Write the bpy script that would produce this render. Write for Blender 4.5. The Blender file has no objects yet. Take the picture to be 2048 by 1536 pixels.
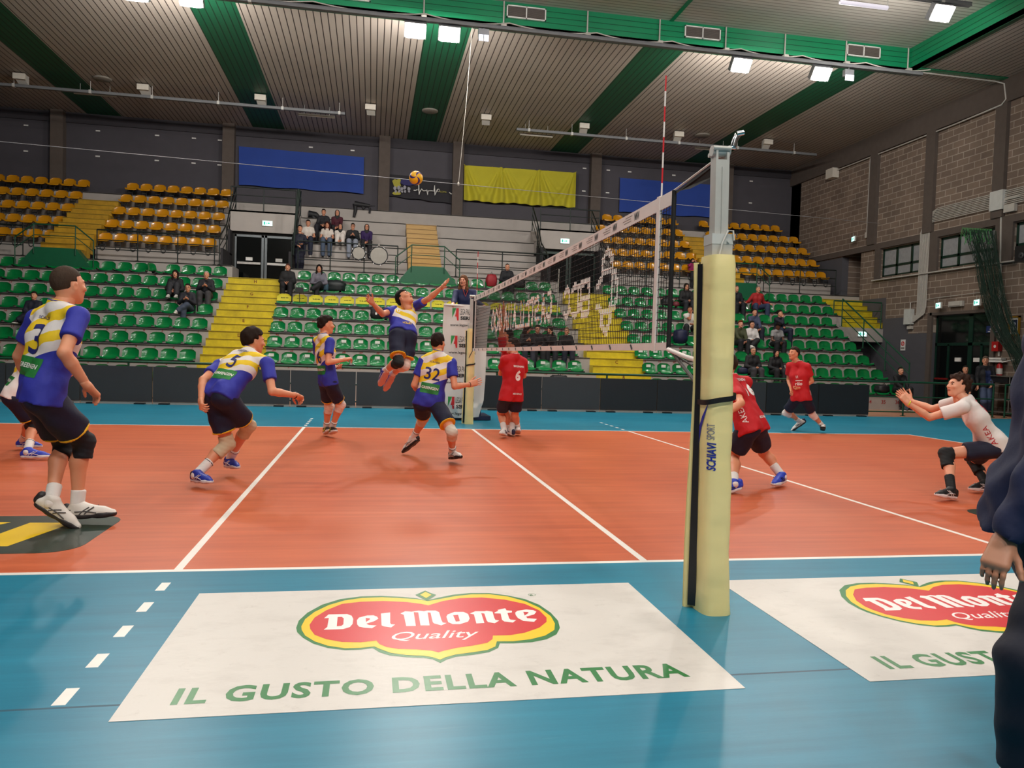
import bpy, bmesh, math, random
import numpy as np
from mathutils import Vector, Matrix
from mathutils.bvhtree import BVHTree
random.seed(7); RNG = np.random.RandomState(7)
C = bpy.context.scene.collection
scn = bpy.context.scene
V = Vector
# ------------------------------------------------------------------ camera
FPX = 1530.34
CAM = np.array([-1.8514, -4.8454, 1.3612])
YAW, PIT, ROL = 0.1830, -0.0370, 0.0305
def _basis():
    cy, sy, cp, sp = math.cos(YAW), math.sin(YAW), math.cos(PIT), math.sin(PIT)
    f = np.array([sy*cp, cy*cp, sp]); r = np.array([cy, -sy, 0.]); u = np.cross(r, f)
    cr, sr = math.cos(ROL), math.sin(ROL)
    return cr*r+sr*u, -sr*r+cr*u, f
CR, CU, CF = _basis()
cam_d = bpy.data.cameras.new('camera'); cam = bpy.data.objects.new('camera', cam_d); C.objects.link(cam)
cam_d.sensor_width = 36; cam_d.lens = FPX/2048*36; cam_d.clip_end = 200; cam_d.clip_start = .05
M = Matrix([[CR[0], CU[0], -CF[0], CAM[0]], [CR[1], CU[1], -CF[1], CAM[1]], [CR[2], CU[2], -CF[2], CAM[2]], [0, 0, 0, 1]])
cam.matrix_world = M
scn.camera = cam
def pix(px, py, x=None, y=None, z=None):
    """world point seen at a photo pixel on the plane x=, y= or z="""
    d = CF+CR*(px-1024)/FPX-CU*(py-768)/FPX
    t = (x-CAM[0])/d[0] if x is not None else (y-CAM[1])/d[1] if y is not None else (z-CAM[2])/d[2]
    return CAM+t*d
# ------------------------------------------------------------------ colour management, world, lamps
scn.view_settings.view_transform = 'Standard'
scn.view_settings.look = 'None'
scn.view_settings.gamma = 1
scn.view_settings.use_curve_mapping = False
scn.view_settings.exposure = 0.06
scn.cycles.max_bounces = 6; scn.cycles.diffuse_bounces = 3; scn.cycles.glossy_bounces = 3
scn.cycles.transparent_max_bounces = 8; scn.cycles.caustics_reflective = False; scn.cycles.caustics_refractive = False
scn.cycles.sample_clamp_indirect = 6
w = bpy.data.worlds.new('world'); scn.world = w; w.use_nodes = True
w.node_tree.nodes['Background'].inputs[0].default_value = (.8, .85, 1, 1)
w.node_tree.nodes['Background'].inputs[1].default_value = .05
FLOODS = []          # (x, y, z, visible fixture)
for x, yy, zz in [(-6.35, 15.15, 9.75), (-.93, 15.3, 9.62), (-.05, 15.3, 9.62), (8.1, 15.3, 9.62), (10.55, 15.3, 9.62), (11.6, 11.9, 9.98), (-7.6, 15.15, 9.75)]:
    FLOODS.append((x, yy, zz))
UNSEEN_LAMPS = [(-7, 9.5, 10.4), (-2.3, 9.5, 10.4), (2.3, 9.5, 10.4), (7, 9.5, 10.4), (-7, 2.5, 10.4), (-2.3, 2.5, 10.4), (2.3, 2.5, 10.4), (7, 2.5, 10.4), (-5, -4.5, 10.4), (0, -4.5, 10.4), (5, -4.5, 10.4), (-6, -10, 10.4), (-1, -10, 10.4), (4, -10, 10.4)]
LAMP_W = 92.0; FLOOD_W = 190.0; STAND_W = 245.0
def area(name, loc, size, watts, col, aim, spread=180):
    l = bpy.data.lights.new(name, 'AREA'); l.shape = 'RECTANGLE'; l.size = size[0]; l.size_y = size[1]
    l.energy = watts; l.color = col; l.spread = math.radians(spread)
    o = bpy.data.objects.new(name, l); C.objects.link(o); o.location = loc
    o.rotation_euler = (V(aim)-V(loc)).to_track_quat('-Z', 'Y').to_euler()
    return o
# ------------------------------------------------------------------ object helpers
def tag(o, label=None, cat=None, group=None, kind=None):
    if label: o['label'] = label
    if cat: o['category'] = cat
    if group: o['group'] = group
    if kind: o['kind'] = kind
    return o
def thing(name, label, cat, loc=(0, 0, 0), group=None, rz=0):
    o = bpy.data.objects.new(name, None); C.objects.link(o); o.empty_display_size = .1
    o.location = loc; o.rotation_euler = (0, 0, rz)
    return tag(o, label, cat, group)
def link_mesh(name, me, parent=None):
    o = bpy.data.objects.new(name, me); C.objects.link(o)
    if parent is not None: o.parent = parent
    return o
def origin_of(o):
    v = V((0, 0, 0))
    while o is not None: v += o.location; o = o.parent
    return v
class MB:
    """collects shapes in world coordinates; build() links them as one mesh object"""
    def __init__(s): s.v = []; s.f = []; s.m = []; s.sm = []
    def add(s, vs, fs, m=0, smooth=False):
        n = len(s.v); s.v += [tuple(p) for p in vs]
        for f in fs: s.f.append([i+n for i in f]); s.m.append(m); s.sm.append(smooth)
        return s
    def box(s, lo, hi, m=0):
        (a, b, c), (d, e, f) = lo, hi
        return s.add([(a, b, c), (d, b, c), (d, e, c), (a, e, c), (a, b, f), (d, b, f), (d, e, f), (a, e, f)],
                     [(3, 2, 1, 0), (4, 5, 6, 7), (0, 1, 5, 4), (1, 2, 6, 5), (2, 3, 7, 6), (3, 0, 4, 7)], m)
    def obox(s, c, ax, ay, az, m=0):
        c, ax, ay, az = V(c), V(ax), V(ay), V(az)
        vs = [c+i*ax+j*ay+k*az for k in (-1, 1) for i, j in ((-1, -1), (1, -1), (1, 1), (-1, 1))]
        return s.add(vs, [(3, 2, 1, 0), (4, 5, 6, 7), (0, 1, 5, 4), (1, 2, 6, 5), (2, 3, 7, 6), (3, 0, 4, 7)], m)
    def cone(s, a, b, r0, r1=None, n=10, m=0, smooth=True):
        return s.tube([a, b], r0, n, m, r1, smooth)
    def tube(s, pts, r, n=8, m=0, r1=None, smooth=True, caps=True):
        pts = [V(p) for p in pts]; r1 = r if r1 is None else r1; rings = []; up = None
        for i, p in enumerate(pts):
            t = (pts[min(i+1, len(pts)-1)]-pts[max(i-1, 0)])
            t = t.normalized() if t.length > 1e-9 else V((0, 0, 1))
            if up is None: up = t.orthogonal().normalized()
            up = (up-t*up.dot(t)); up = up.normalized() if up.length > 1e-6 else t.orthogonal().normalized()
            w_ = t.cross(up); rr = r+(r1-r)*i/max(1, len(pts)-1)
            rings.append([p+(up*math.cos(2*math.pi*k/n)+w_*math.sin(2*math.pi*k/n))*rr for k in range(n)])
        vs = [q for g in rings for q in g]; fs = []
        for i in range(len(rings)-1):
            for k in range(n): fs.append((i*n+k, i*n+(k+1) % n, (i+1)*n+(k+1) % n, (i+1)*n+k))
        s.add(vs, fs, m, smooth)
        if caps:
            s.add(rings[0], [tuple(range(n))[::-1]], m); s.add(rings[-1], [tuple(range(n))], m)
        return s
    def prism(s, poly, d, m=0):
        """poly: list of 3d points (a planar loop), d: extrusion vector"""
        n = len(poly); a = [V(p) for p in poly]; b = [p+V(d) for p in a]
        return s.add(a+b, [tuple(range(n))[::-1], tuple(range(n, 2*n))]+[(i, (i+1) % n, (i+1) % n+n, i+n) for i in range(n)], m)
    def lathe(s, c, axis, prof, n=20, m=0, smooth=True):
        c = V(c); ax = V(axis).normalized(); u = ax.orthogonal().normalized(); w_ = ax.cross(u); vs = []
        for r, h in prof: vs += [c+ax*h+(u*math.cos(2*math.pi*k/n)+w_*math.sin(2*math.pi*k/n))*r for k in range(n)]
        fs = [(i*n+k, i*n+(k+1) % n, (i+1)*n+(k+1) % n, (i+1)*n+k) for i in range(len(prof)-1) for k in range(n)]
        return s.add(vs, fs, m, smooth)
    def grid(s, fn, nu, nv, m=0, smooth=True):
        vs = [fn(i/nu, j/nv) for j in range(nv+1) for i in range(nu+1)]
        return s.add(vs, [(j*(nu+1)+i, j*(nu+1)+i+1, (j+1)*(nu+1)+i+1, (j+1)*(nu+1)+i) for j in range(nv) for i in range(nu)], m, smooth)
    def quad(s, a, b, c, d, m=0): return s.add([a, b, c, d], [(0, 1, 2, 3)], m)
    def mesh(s, name, mats, org=(0, 0, 0)):
        me = bpy.data.meshes.new(name); o = V(org)
        me.from_pydata([(x-o[0], y-o[1], z-o[2]) for x, y, z in s.v], [], s.f)
        for m in (mats if isinstance(mats, (list, tuple)) else [mats]): me.materials.append(m)
        me.polygons.foreach_set('material_index', s.m); me.polygons.foreach_set('use_smooth', s.sm)
        me.update(); return me
    def build(s, name, mats, parent=None, fix=False):
        me = s.mesh(name, mats, origin_of(parent) if parent is not None else (0, 0, 0))
        if fix:
            bm = bmesh.new(); bm.from_mesh(me); bmesh.ops.recalc_face_normals(bm, faces=bm.faces); bm.to_mesh(me); bm.free()
        return link_mesh(name, me, parent)
def solo(mb, name, mats, label, cat, group=None, loc=None, fix=False):
    """a thing that is one mesh, its origin at loc"""
    loc = loc or mb.v[0]
    me = mb.mesh(name, mats, loc)
    if fix:
        bm = bmesh.new(); bm.from_mesh(me); bmesh.ops.recalc_face_normals(bm, faces=bm.faces); bm.to_mesh(me); bm.free()
    o = link_mesh(name, me); o.location = loc
    return tag(o, label, cat, group)
def struct(mb, name, mats, fix=False):
    return tag(mb.build(name, mats, fix=fix), kind='structure')
# ------------------------------------------------------------------ materials
MATS = {}
def lin(c):
    if isinstance(c, str): c = [int(c[i:i+2], 16)/255 for i in (0, 2, 4)]
    return tuple(((x+.055)/1.055)**2.4 if x > .04045 else x/12.92 for x in c)+(1,)
class N:
    """tiny node-graph helper"""
    def __init__(s, name):
        s.m = bpy.data.materials.new(name); s.m.use_nodes = True; s.t = s.m.node_tree; s.b = s.t.nodes['Principled BSDF']
    def n(s, typ, **k):
        x = s.t.nodes.new(typ)
        for a, b in k.items(): setattr(x, a, b)
        return x
    def l(s, a, b): s.t.links.new(a, b)
    def math(s, op, a, b=None, c=None):
        x = s.n('ShaderNodeMath', operation=op)
        for i, q in enumerate((a, b, c)):
            if q is None: continue
            if isinstance(q, (int, float)): x.inputs[i].default_value = q
            else: s.l(q, x.inputs[i])
        return x.outputs[0]
    def mix(s, f, a, b):
        x = s.n('ShaderNodeMix', data_type='RGBA')
        for i, q in ((0, f), (6, a), (7, b)):
            if isinstance(q, (int, float)): x.inputs[i].default_value = q
            elif isinstance(q, tuple): x.inputs[i].default_value = q
            else: s.l(q, x.inputs[i])
        return x.outputs[2]
    def coord(s, kind='Object', scale=(1, 1, 1)):
        t = s.n('ShaderNodeTexCoord'); mp = s.n('ShaderNodeMapping'); mp.inputs['Scale'].default_value = scale
        s.l(t.outputs[kind], mp.inputs[0]); return mp.outputs[0]
    def noise(s, vec, sc, det=3, rough=.5):
        x = s.n('ShaderNodeTexNoise'); x.inputs['Scale'].default_value = sc; x.inputs['Detail'].default_value = det
        x.inputs['Roughness'].default_value = rough
        if vec is not None: s.l(vec, x.inputs['Vector'])
        return x.outputs['Fac']
    def ramp(s, f, a, b, lo=0., hi=1.):
        x = s.n('ShaderNodeMapRange'); x.inputs[1].default_value = a; x.inputs[2].default_value = b
        x.inputs[3].default_value = lo; x.inputs[4].default_value = hi; s.l(f, x.inputs[0]); return x.outputs[0]
    def bump(s, h, st=.3, dist=.01):
        x = s.n('ShaderNodeBump'); x.inputs['Strength'].default_value = st; x.inputs['Distance'].default_value = dist
        s.l(h, x.inputs['Height']); s.l(x.outputs[0], s.b.inputs['Normal'])
    def xyz(s, vec):
        x = s.n('ShaderNodeSeparateXYZ'); s.l(vec, x.inputs[0]); return x.outputs
    def set(s, **k):
        for a, b in k.items(): s.b.inputs[a.replace('_', ' ')].default_value = b
        return s
    def col(s, c):
        if isinstance(c, tuple): s.b.inputs['Base Color'].default_value = c
        else: s.l(c, s.b.inputs['Base Color'])
        return s
def mat(name, c, rough=.6, metal=0, var=.12, sc=8, bump=0, bsc=40, coat=0, spec=.5):
    """plain material: colour with a little mottling, optional fine bump"""
    if name in MATS: return MATS[name]
    n = N(name); c = lin(c); v = n.coord()
    f = n.noise(v, sc, 4)
    n.col(n.mix(f, tuple(x*(1-var) for x in c[:3])+(1,), tuple(min(1, x*(1+var)) for x in c[:3])+(1,)))
    n.set(Roughness=rough, Metallic=metal); n.b.inputs['Specular IOR Level'].default_value = spec
    if coat: n.b.inputs['Coat Weight'].default_value = coat
    if bump: n.bump(n.noise(v, bsc, 3), bump, .01)
    MATS[name] = n.m; return n.m
def emit(name, c, st):
    if name in MATS: return MATS[name]
    n = N(name); n.col(lin(c)); n.b.inputs['Emission Color'].default_value = lin(c); n.b.inputs['Emission Strength'].default_value = st
    MATS[name] = n.m; return n.m
# ------------------------------------------------------------------ text
_TX = {}
def text_mesh(s, bold=0.0, shear=0.0, space=1.0):
    """flat glyph mesh (verts Nx2, faces), cap height about .7, cached"""
    k = (s, bold, shear, space)
    if k in _TX: return _TX[k]
    cu = bpy.data.curves.new('tmp', 'FONT'); cu.body = s; cu.offset = bold; cu.shear = shear; cu.space_character = space
    cu.resolution_u = 3; cu.align_x = 'CENTER'
    o = bpy.data.objects.new('tmp', cu); C.objects.link(o)
    dg = bpy.context.evaluated_depsgraph_get(); me = bpy.data.meshes.new_from_object(o.evaluated_get(dg))
    vs = [(v.co.x, v.co.y) for v in me.vertices]; fs = [tuple(p.vertices) for p in me.polygons]
    bpy.data.objects.remove(o); bpy.data.curves.remove(cu); bpy.data.meshes.remove(me)
    _TX[k] = (vs, fs); return _TX[k]
def put_text(mb, s, c, right, up, h, w=None, m=0, bold=0.0, shear=0.0, space=1.0):
    """text centred at c, cap height h, optional total width w"""
    vs, fs = text_mesh(s, bold, shear, space)
    if not vs: return mb
    xs = [v[0] for v in vs]; ys = [v[1] for v in vs]; x0, x1, y0, y1 = min(xs), max(xs), min(ys), max(ys)
    sy = h/max(1e-6, y1-y0); sx = sy if w is None else w/max(1e-6, x1-x0)
    c, R, U = V(c), V(right).normalized(), V(up).normalized()
    return mb.add([c+R*((x-(x0+x1)/2)*sx)+U*((y-(y0+y1)/2)*sy) for x, y in vs], fs, m)
# ------------------------------------------------------------------ floor
def court_mat(name, base, dark, light):
    n = N(name); v = n.coord(); st = n.coord(scale=(.35, 5, 1))
    f1 = n.noise(st, 1.6, 6, .65); f2 = n.noise(v, .5, 3); sc = n.coord(scale=(.8, 9, 1)); f3 = n.noise(sc, 3.5, 7, .7)
    c = n.mix(n.ramp(f1, .35, .68), lin(dark), lin(base)); c = n.mix(n.ramp(f2, .4, .7, 0, .45), c, lin(light))
    c = n.mix(n.ramp(f3, .62, .8, 0, .22), c, lin('f0c8b0' if name == 'court_orange' else '7fb6c0'))
    n.col(c); n.set(Roughness=.36)
    n.b.inputs['Specular IOR Level'].default_value = .28
    n.bump(n.noise(n.coord(scale=(1, 1.6, 1)), 60, 2, .5), .05, .003)
    return n.m
M_OR = court_mat('court_orange', 'cf6844', 'b65537', 'd97853'); M_BL = court_mat('court_blue', '1f7f9c', '166d88', '2f8ea8')
M_LINE = mat('court_line', 'ece6df', .4, var=.06, sc=12); M_SEAM = mat('floor_seam', '0f4a60', .5)
M_RES = mat('resin_floor', 'b5836a', .35, var=.1, sc=2); M_SEAM2 = mat('floor_seam_orange', 'd9896a', .4)
xs = sorted({-22., -16, 17.35, -9, -8.95, 8.95, 9, -3, -2.95, 2.95, 3, -.025, .025, 13, -2.5, 2.5}); ys = {-13., 0, .05, 8.95, 9, 13.9, 17.1, 1.68, 1.688, -1.80, -1.785}
for k in range(5):
    ys |= {-.22-.35*k, -.37-.35*k, 9.22+.35*k, 9.37+.35*k}
ys = sorted(round(y, 4) for y in ys); dsh = [(-.37-.35*k, -.22-.35*k) for k in range(5)]+[(9.22+.35*k, 9.37+.35*k) for k in range(5)]
mb = MB(); idx = {}
def vid(x, y):
    if (x, y) not in idx: idx[(x, y)] = len(mb.v); mb.v.append((x, y, 0.))
    return idx[(x, y)]
for x0, x1 in zip(xs, xs[1:]):
    for y0, y1 in zip(ys, ys[1:]):
        x, y = (x0+x1)/2, (y0+y1)/2; m = 1
        if abs(x) < 9 and 0 < y < 9:
            m = 0
            if abs(x) > 8.95 or y < .05 or y > 8.95 or 2.95 < abs(x) < 3 or abs(x) < .025: m = 2
            elif 1.68 < y < 1.688: m = 5
        elif 2.95 < abs(x) < 3 and any(a-.001 < y < b+.001 for a, b in dsh): m = 2
        elif -1.80 < y < -1.785: m = 3
        if y > 13.9: m = 4
        mb.f.append([vid(x0, y0), vid(x1, y0), vid(x1, y1), vid(x0, y1)]); mb.m.append(m); mb.sm.append(False)
struct(mb, 'floor', [M_OR, M_BL, M_LINE, M_SEAM, M_RES, M_SEAM2])
# ------------------------------------------------------------------ ceiling
def plank_mat(name, base, axis, pitch, gap, stripe=None, dark='3a3230', rough=.55):
    n = N(name); o = n.xyz(n.coord()); a = o[axis]
    fr = n.math('FRACT', n.math('DIVIDE', a, pitch)); g = n.math('LESS_THAN', fr, gap)
    c = lin(base)
    if stripe:
        s = n.math('ABSOLUTE', n.math('SUBTRACT', n.math('MODULO', n.math('ADD', o[0], 62.5+3.125-.05), 6.25), 3.125))
        c = n.mix(n.math('LESS_THAN', s, .63), c, lin(stripe)); dk = n.mix(n.math('LESS_THAN', s, .63), lin(dark), lin('08301f'))
    else: dk = lin(dark)
    f = n.noise(n.coord(), .6, 3); c = n.mix(g, c, dk)
    c = n.mix(n.ramp(f, .3, .7, 0, .12), c, lin('2c2420'))
    n.col(c); n.set(Roughness=rough); n.bump(n.math('SUBTRACT', 1., g), .6, .02); return n.m
M_CEIL = plank_mat('ceiling_slats', 'b9aea4', 0, .19, .14, '0b5a3c')
M_CEIL2 = plank_mat('upper_ceiling_slats', 'c9c4bc', 1, .16, .2, dark='8a847c', rough=.35)
M_FAS = plank_mat('fascia_slats', '14875a', 2, .155, .1, dark='08472e', rough=.3)
mb = MB()
mb.box((-22, 16.45, 10.4), (17.4, 28.4, 10.55)).box((14.2, -13, 10.4), (17.4, 16.45, 10.55)).box((-22, -13, 10.4), (-16, 16.45, 10.55))
struct(mb, 'ceiling', M_CEIL)
struct(MB().box((-16, -13, 11.15), (14.2, 16.45, 11.3)), 'ceiling', M_CEIL2)
mb = MB(); mb.box((-16, 16.45, 10.385), (14.25, 16.6, 11.2)).box((14.2, -13, 10.385), (14.35, 16.6, 11.2)).box((-16.15, -13, 10.4), (-16, 16.6, 11.2))
mb.box((14.2, 15.95, 10.37), (17.35, 16.15, 10.4)); mb.box((6.38, -13, 11.13), (6.5, 16.45, 11.15))
struct(mb, 'trim_1', M_FAS)
# ------------------------------------------------------------------ walls
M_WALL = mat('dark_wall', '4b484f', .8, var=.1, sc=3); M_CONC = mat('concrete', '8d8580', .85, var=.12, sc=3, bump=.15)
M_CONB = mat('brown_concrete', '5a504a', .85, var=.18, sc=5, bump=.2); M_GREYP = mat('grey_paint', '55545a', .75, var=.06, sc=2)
M_STEP = mat('riser_concrete', 'aaa39e', .8, var=.1, sc=3, bump=.1); M_LIP = mat('dark_tier_lip', '26231f', .8)
M_BLACK = mat('black_metal', '15161a', .45); M_WHITE = mat('white_paint', 'e6e4e0', .5); M_GREY = mat('grey_plastic', 'bdb9b2', .5)
n = N('block_wall'); v = n.coord(); cs = n.xyz(v); cb = n.n('ShaderNodeCombineXYZ'); n.l(cs[1], cb.inputs[0]); n.l(cs[2], cb.inputs[1])
bt = n.n('ShaderNodeTexBrick'); n.l(cb.outputs[0], bt.inputs['Vector']); bt.offset = .5
for k, q in (('Color1', lin('76665b')), ('Color2', lin('887668')), ('Mortar', lin('b3a79a'))): bt.inputs[k].default_value = q
bt.inputs['Scale'].default_value = 1; bt.inputs['Mortar Size'].default_value = .012; bt.inputs['Brick Width'].default_value = .5; bt.inputs['Row Height'].default_value = .22
n.col(n.mix(n.ramp(n.noise(v, 1.2, 5), .35, .75, 0, .35), bt.outputs['Color'], lin('4a3d36'))); n.set(Roughness=.85); n.bump(bt.outputs['Fac'], -.4, .01)
M_BRICK = n.m
mb = MB(); mb.box((-22, 28.4, 0), (17.65, 28.7, 10.55)); mb.box((-22, 28.33, 10.0), (17.4, 28.4, 10.4), 1)
for xx in (-15.4, -12.8, -10.6, -9.2, -8.2, -4.6, -2.9, 7.2, 8.3, 9.3, 11.4, 13.9, 15.2):
    for zz in (9.75, 8.75): mb.box((xx, 28.385, zz), (xx+.16, 28.4, zz+.05), 2)
struct(mb, 'wall_back', [M_WALL, mat('dark_wall_band', '353238', .8), M_WHITE])
for k, x in enumerate((-14.1, -7.73, -1.49, 1.62, 7.74, 14.0)):
    struct(MB().box((x-.23, 28.05, 6.8 if abs(x) < 5 else 7.0), (x+.23, 28.4, 10.4)), 'trim_%d' % (k+2), M_CONB)
struct(MB().box((17.35, 27.6, 0), (17.65, 28.4, 10.4)), 'trim_8', M_WALL)
YB = [-13, 10.9, 13.4, 15.5, 16.15, 16.17, 18.65, 18.75, 19.3, 20.0, 21.3, 21.7, 22.6, 22.95, 24.2, 28.4]; ZB = [0, 1.9, 2.6, 3.2, 4.0, 4.8, 5.87, 6.1, 10.4]
HO = [(19.3, 21.7, 4.8, 5.87), (16.17, 18.65, 4.8, 5.87), (13.0, 15.5, 4.8, 5.87), (16.15, 18.75, 0, 3.2), (22.95, 24.2, 0, 6.1)]
YB = sorted(set(YB) | {13.0}); mb = MB()
for y0, y1 in zip(YB, YB[1:]):
    for z0, z1 in zip(ZB, ZB[1:]):
        y, z = (y0+y1)/2, (z0+z1)/2
        if any(a < y < b and c < z < d for a, b, c, d in HO): continue
        m = 1 if (18.75 < y < 20 and z < 2.6) or (20 < y < 21.3 and z < 3.2) or (21.3 < y < 22.95 and z < 4.0) or (y > 24.2 and z < 5.87) else 0
        mb.box((17.35, y0, z0), (17.65, y1, z1), m)
struct(mb, 'wall_right', [M_BRICK, M_GREYP])
mb = MB().box((18.4, 22.9, 0), (18.5, 24.3, 6.2)).box((17.65, 24.2, 0), (18.5, 24.3, 6.2)).box((17.65, 22.8, 0), (18.5, 22.95, 6.2)).box((17.65, 22.9, 6.1), (18.5, 24.3, 6.2))
struct(mb, 'wall_niche', [M_BRICK])
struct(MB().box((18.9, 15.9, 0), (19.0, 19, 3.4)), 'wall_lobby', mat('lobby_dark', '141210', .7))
struct(MB().box((17.65, 15.9, -.02), (19.0, 19, 0)), 'floor_lobby', M_RES)
mb = MB().box((17.25, -13, 9.65), (17.35, 28.4, 10.4)).box((17.27, -13, 5.9), (17.35, 28.4, 6.12))
for y in (22.25, 19.17, 16.12, 13.0, 9.9): mb.box((17.22, y-.22, 6.12), (17.35, y+.22, 9.65))
mb.box((17.27, 18.65, 4.7), (17.35, 19.3, 5.9)); mb.box((17.27, 15.5, 4.7), (17.35, 16.17, 5.9)); mb.box((17.27, 21.7, 4.7), (17.35, 22.0, 5.9))
mb.box((17.27, 16.05, 3.2), (17.35, 18.85, 3.3)); mb.box((17.27, 18.75, 0), (17.35, 18.95, 3.3)); mb.box((17.27, 15.98, 0), (17.35, 16.15, 3.3))
struct(mb, 'trim_9', M_CONB)
struct(MB().box((17.2, 15.3, 4.68), (17.4, 22.05, 4.72)), 'trim_10', M_GREY)
struct(MB().box((-22.2, -13, 0), (-22, 28.4, 10.55)), 'wall_left', M_WALL)
struct(MB().box((-22, -13.2, 0), (17.65, -13, 11.3)), 'wall_near', M_BRICK)
# windows and the double door on the right wall
M_DG = mat('dark_green_frame', '0c2e24', .4); n = N('frosted_pane'); n.col(n.mix(n.noise(n.coord(), 7, 5, .7), lin('7c8085'), lin('a9abae'))); n.set(Roughness=.25); M_FROST = n.m
n = N('dark_glass'); n.col(lin('0c0f10')); n.set(Roughness=.08); n.b.inputs['Specular IOR Level'].default_value = .6; M_DGL = n.m
for k, (y0, y1) in enumerate(((19.3, 21.7), (16.17, 18.65), (13.0, 15.5))):
    x0, x1 = 17.42, 17.5; z0, z1 = 4.8, 5.87; t = .07; f = MB()
    f.box((x0, y0, z0), (x1, y1, z0+t)).box((x0, y0, z1-t), (x1, y1, z1)).box((x0, y0, z0), (x1, y0+t, z1)).box((x0, y1-t, z0), (x1, y1, z1))
    f.box((x0, y0, z0+.36), (x1, y1, z0+.44))
    for q in (1, 2): ym = y0+(y1-y0)*q/3; f.box((x0, ym-.05, z0), (x1, ym+.05, z1))
    o = f.build('window_%d' % (k+1), M_DG); tag(o, kind='structure')
    tag(MB().box((17.45, y0+.03, z0+.03), (17.46, y1-.03, z1-.03)).build('pane', M_FROST, o))
def leaf_door(name, y0, y1, z1, x=17.45):
    d = MB(); t = .07
    for a, b, c, e in [(y0, y1, z1-t, z1), (y0, y0+t, 0, z1), (y1-t, y1, 0, z1), (y0, y1, 2.15, 2.25), (y0, y1, 0.02, .14), (y0, y1, .95, 1.02)]: d.box((x, a, c), (x+.06, b, e))
    for q in (y1-.62, y1-.72-.9, (y0+y1)/2-.25, y0+.5): d.box((x, q-.045, 0), (x+.06, q+.045, z1 if abs(q-(y1-1.62)) < .1 else 2.2))
    o = d.build(name, M_DG); tag(o, kind='structure')
    MB().box((x+.025, y0+.03, .03), (x+.035, y1-.03, z1-.03)).build('pane', M_DGL, o)
    p = MB().box((x-.012, y1-1.2, 1.62), (x+.024, y1-.95, 1.75)).box((x-.012, y0+.55, 1.62), (x+.024, y0+.8, 1.75)).build('notice', M_WHITE, o)
    b = MB().box((x-.05, y1-.7, .99), (x-.01, y1-.1, 1.05)).build('push_bar', mat('red_bar', '7a1a18', .4), o)
    return o
leaf_door('door_1', 16.17, 18.73, 3.18)
# ------------------------------------------------------------------ concrete stands
TY = lambda k: 16.95+(8-k)*.751
TZ = lambda k: .439+(8-k)*.467
UY = lambda j: 24.25+.758*j
UZ = lambda j: 4.75+.6*j
def lower_prof():
    p = [(16.95, 0)]
    for k in range(8, 0, -1): p += [(TY(k), TZ(k)), (TY(k)+.751, TZ(k))]
    p += [(22.958, 4.17)]; return p
def upper_prof(j0=0):
    p = []
    for j in range(j0, 5): p += [(UY(j), UZ(j) if j else 4.75), (UY(j)+.758, UZ(j))]
    return p
stand = MB()
def extr(x0, x1, prof, m_r=1, m_t=0, close_z=0):
    for (a, b), (c, d) in zip(prof, prof[1:]):
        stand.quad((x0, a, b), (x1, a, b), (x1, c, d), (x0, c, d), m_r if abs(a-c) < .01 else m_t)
        if abs(b-d) < .01 and abs(a-c) > .5:   # thin dark lip under each tread edge
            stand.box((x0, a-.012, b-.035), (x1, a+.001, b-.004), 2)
    poly = [(a, b) for a, b in prof]+[(prof[-1][0], close_z), (prof[0][0], close_z)]
    for x, rev in ((x0, 1), (x1, 0)):
        n0 = len(stand.v); stand.v += [(x, a, b) for a, b in poly]; f = list(range(n0, n0+len(poly)))
        stand.f.append(f[::-1] if rev else f); stand.m.append(1); stand.sm.append(False)
LP = lower_prof()
for x0, x1 in ((-22, -6.62), (-4.87, 4.93), (6.7, 15.0)):
    extr(x0, x1, LP+[(24.25, 4.17)], close_z=0)
extr(15.0, 15.6, [(21.4, 2.3), (21.4, 3.241), (22.207, 3.241), (22.207, 3.708), (22.958, 3.708), (22.958, 4.17), (24.25, 4.17)], close_z=2.3)
def half_prof(): return [(16.95, 0)]
for x0, x1 in ((-22, -12.8), (-11.4, -7.0), (-4.7, -.6), (.65, 4.55), (6.95, 11.3), (12.55, 16.9)):
    extr(x0, x1, [(24.25, 4.17)]+upper_prof()+[(28.4, 7.15)], close_z=4.1)
for x0, x1 in ((-12.8, -11.4), (-.6, .65), (11.3, 12.55)):   # beyond the upper stairs
    extr(x0, x1, [(27.0, 4.17), (27.0, 6.55), (27.29, 6.55), (27.29, 7.15), (28.4, 7.15)], close_z=4.1)
extr(15.6, 17.35, [(22.958, 2.8), (22.958, 4.17), (24.25, 4.17)], close_z=2.3)
extr(16.9, 17.35, [(24.25, 4.1), (24.25, 4.17), (28.4, 4.17)], close_z=4.1)
for x0, x1 in ((-7.0, -4.7), (4.55, 6.95)):   # vomitory floors, lintel panels and the tiers above them
    stand.box((x0, 22.9, 3.6), (x1, 24.9, 3.70)); stand.box((x0, 24.6, 5.6), (x1, 24.75, 6.36), 1)
    extr(x0, x1, [(25.0, 5.35), (25.0, 5.95), (25.77, 5.95), (25.77, 5.95)]+upper_prof(3)+[(28.4, 7.15)], close_z=5.5)
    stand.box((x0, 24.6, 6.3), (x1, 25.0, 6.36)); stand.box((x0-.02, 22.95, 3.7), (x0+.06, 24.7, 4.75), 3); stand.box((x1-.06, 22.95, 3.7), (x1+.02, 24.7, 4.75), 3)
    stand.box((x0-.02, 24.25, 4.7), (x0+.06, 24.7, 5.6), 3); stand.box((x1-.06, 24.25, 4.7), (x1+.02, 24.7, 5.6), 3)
stand.box((15.6, 21.4, 2.3), (17.35, 22.96, 2.82), 1)        # landing of the corner stair
for x0, x1 in ((15.02, 17.3),): stand.box((x0, 22.0, 0), (x1, 22.1, 2.3), 3)
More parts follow.
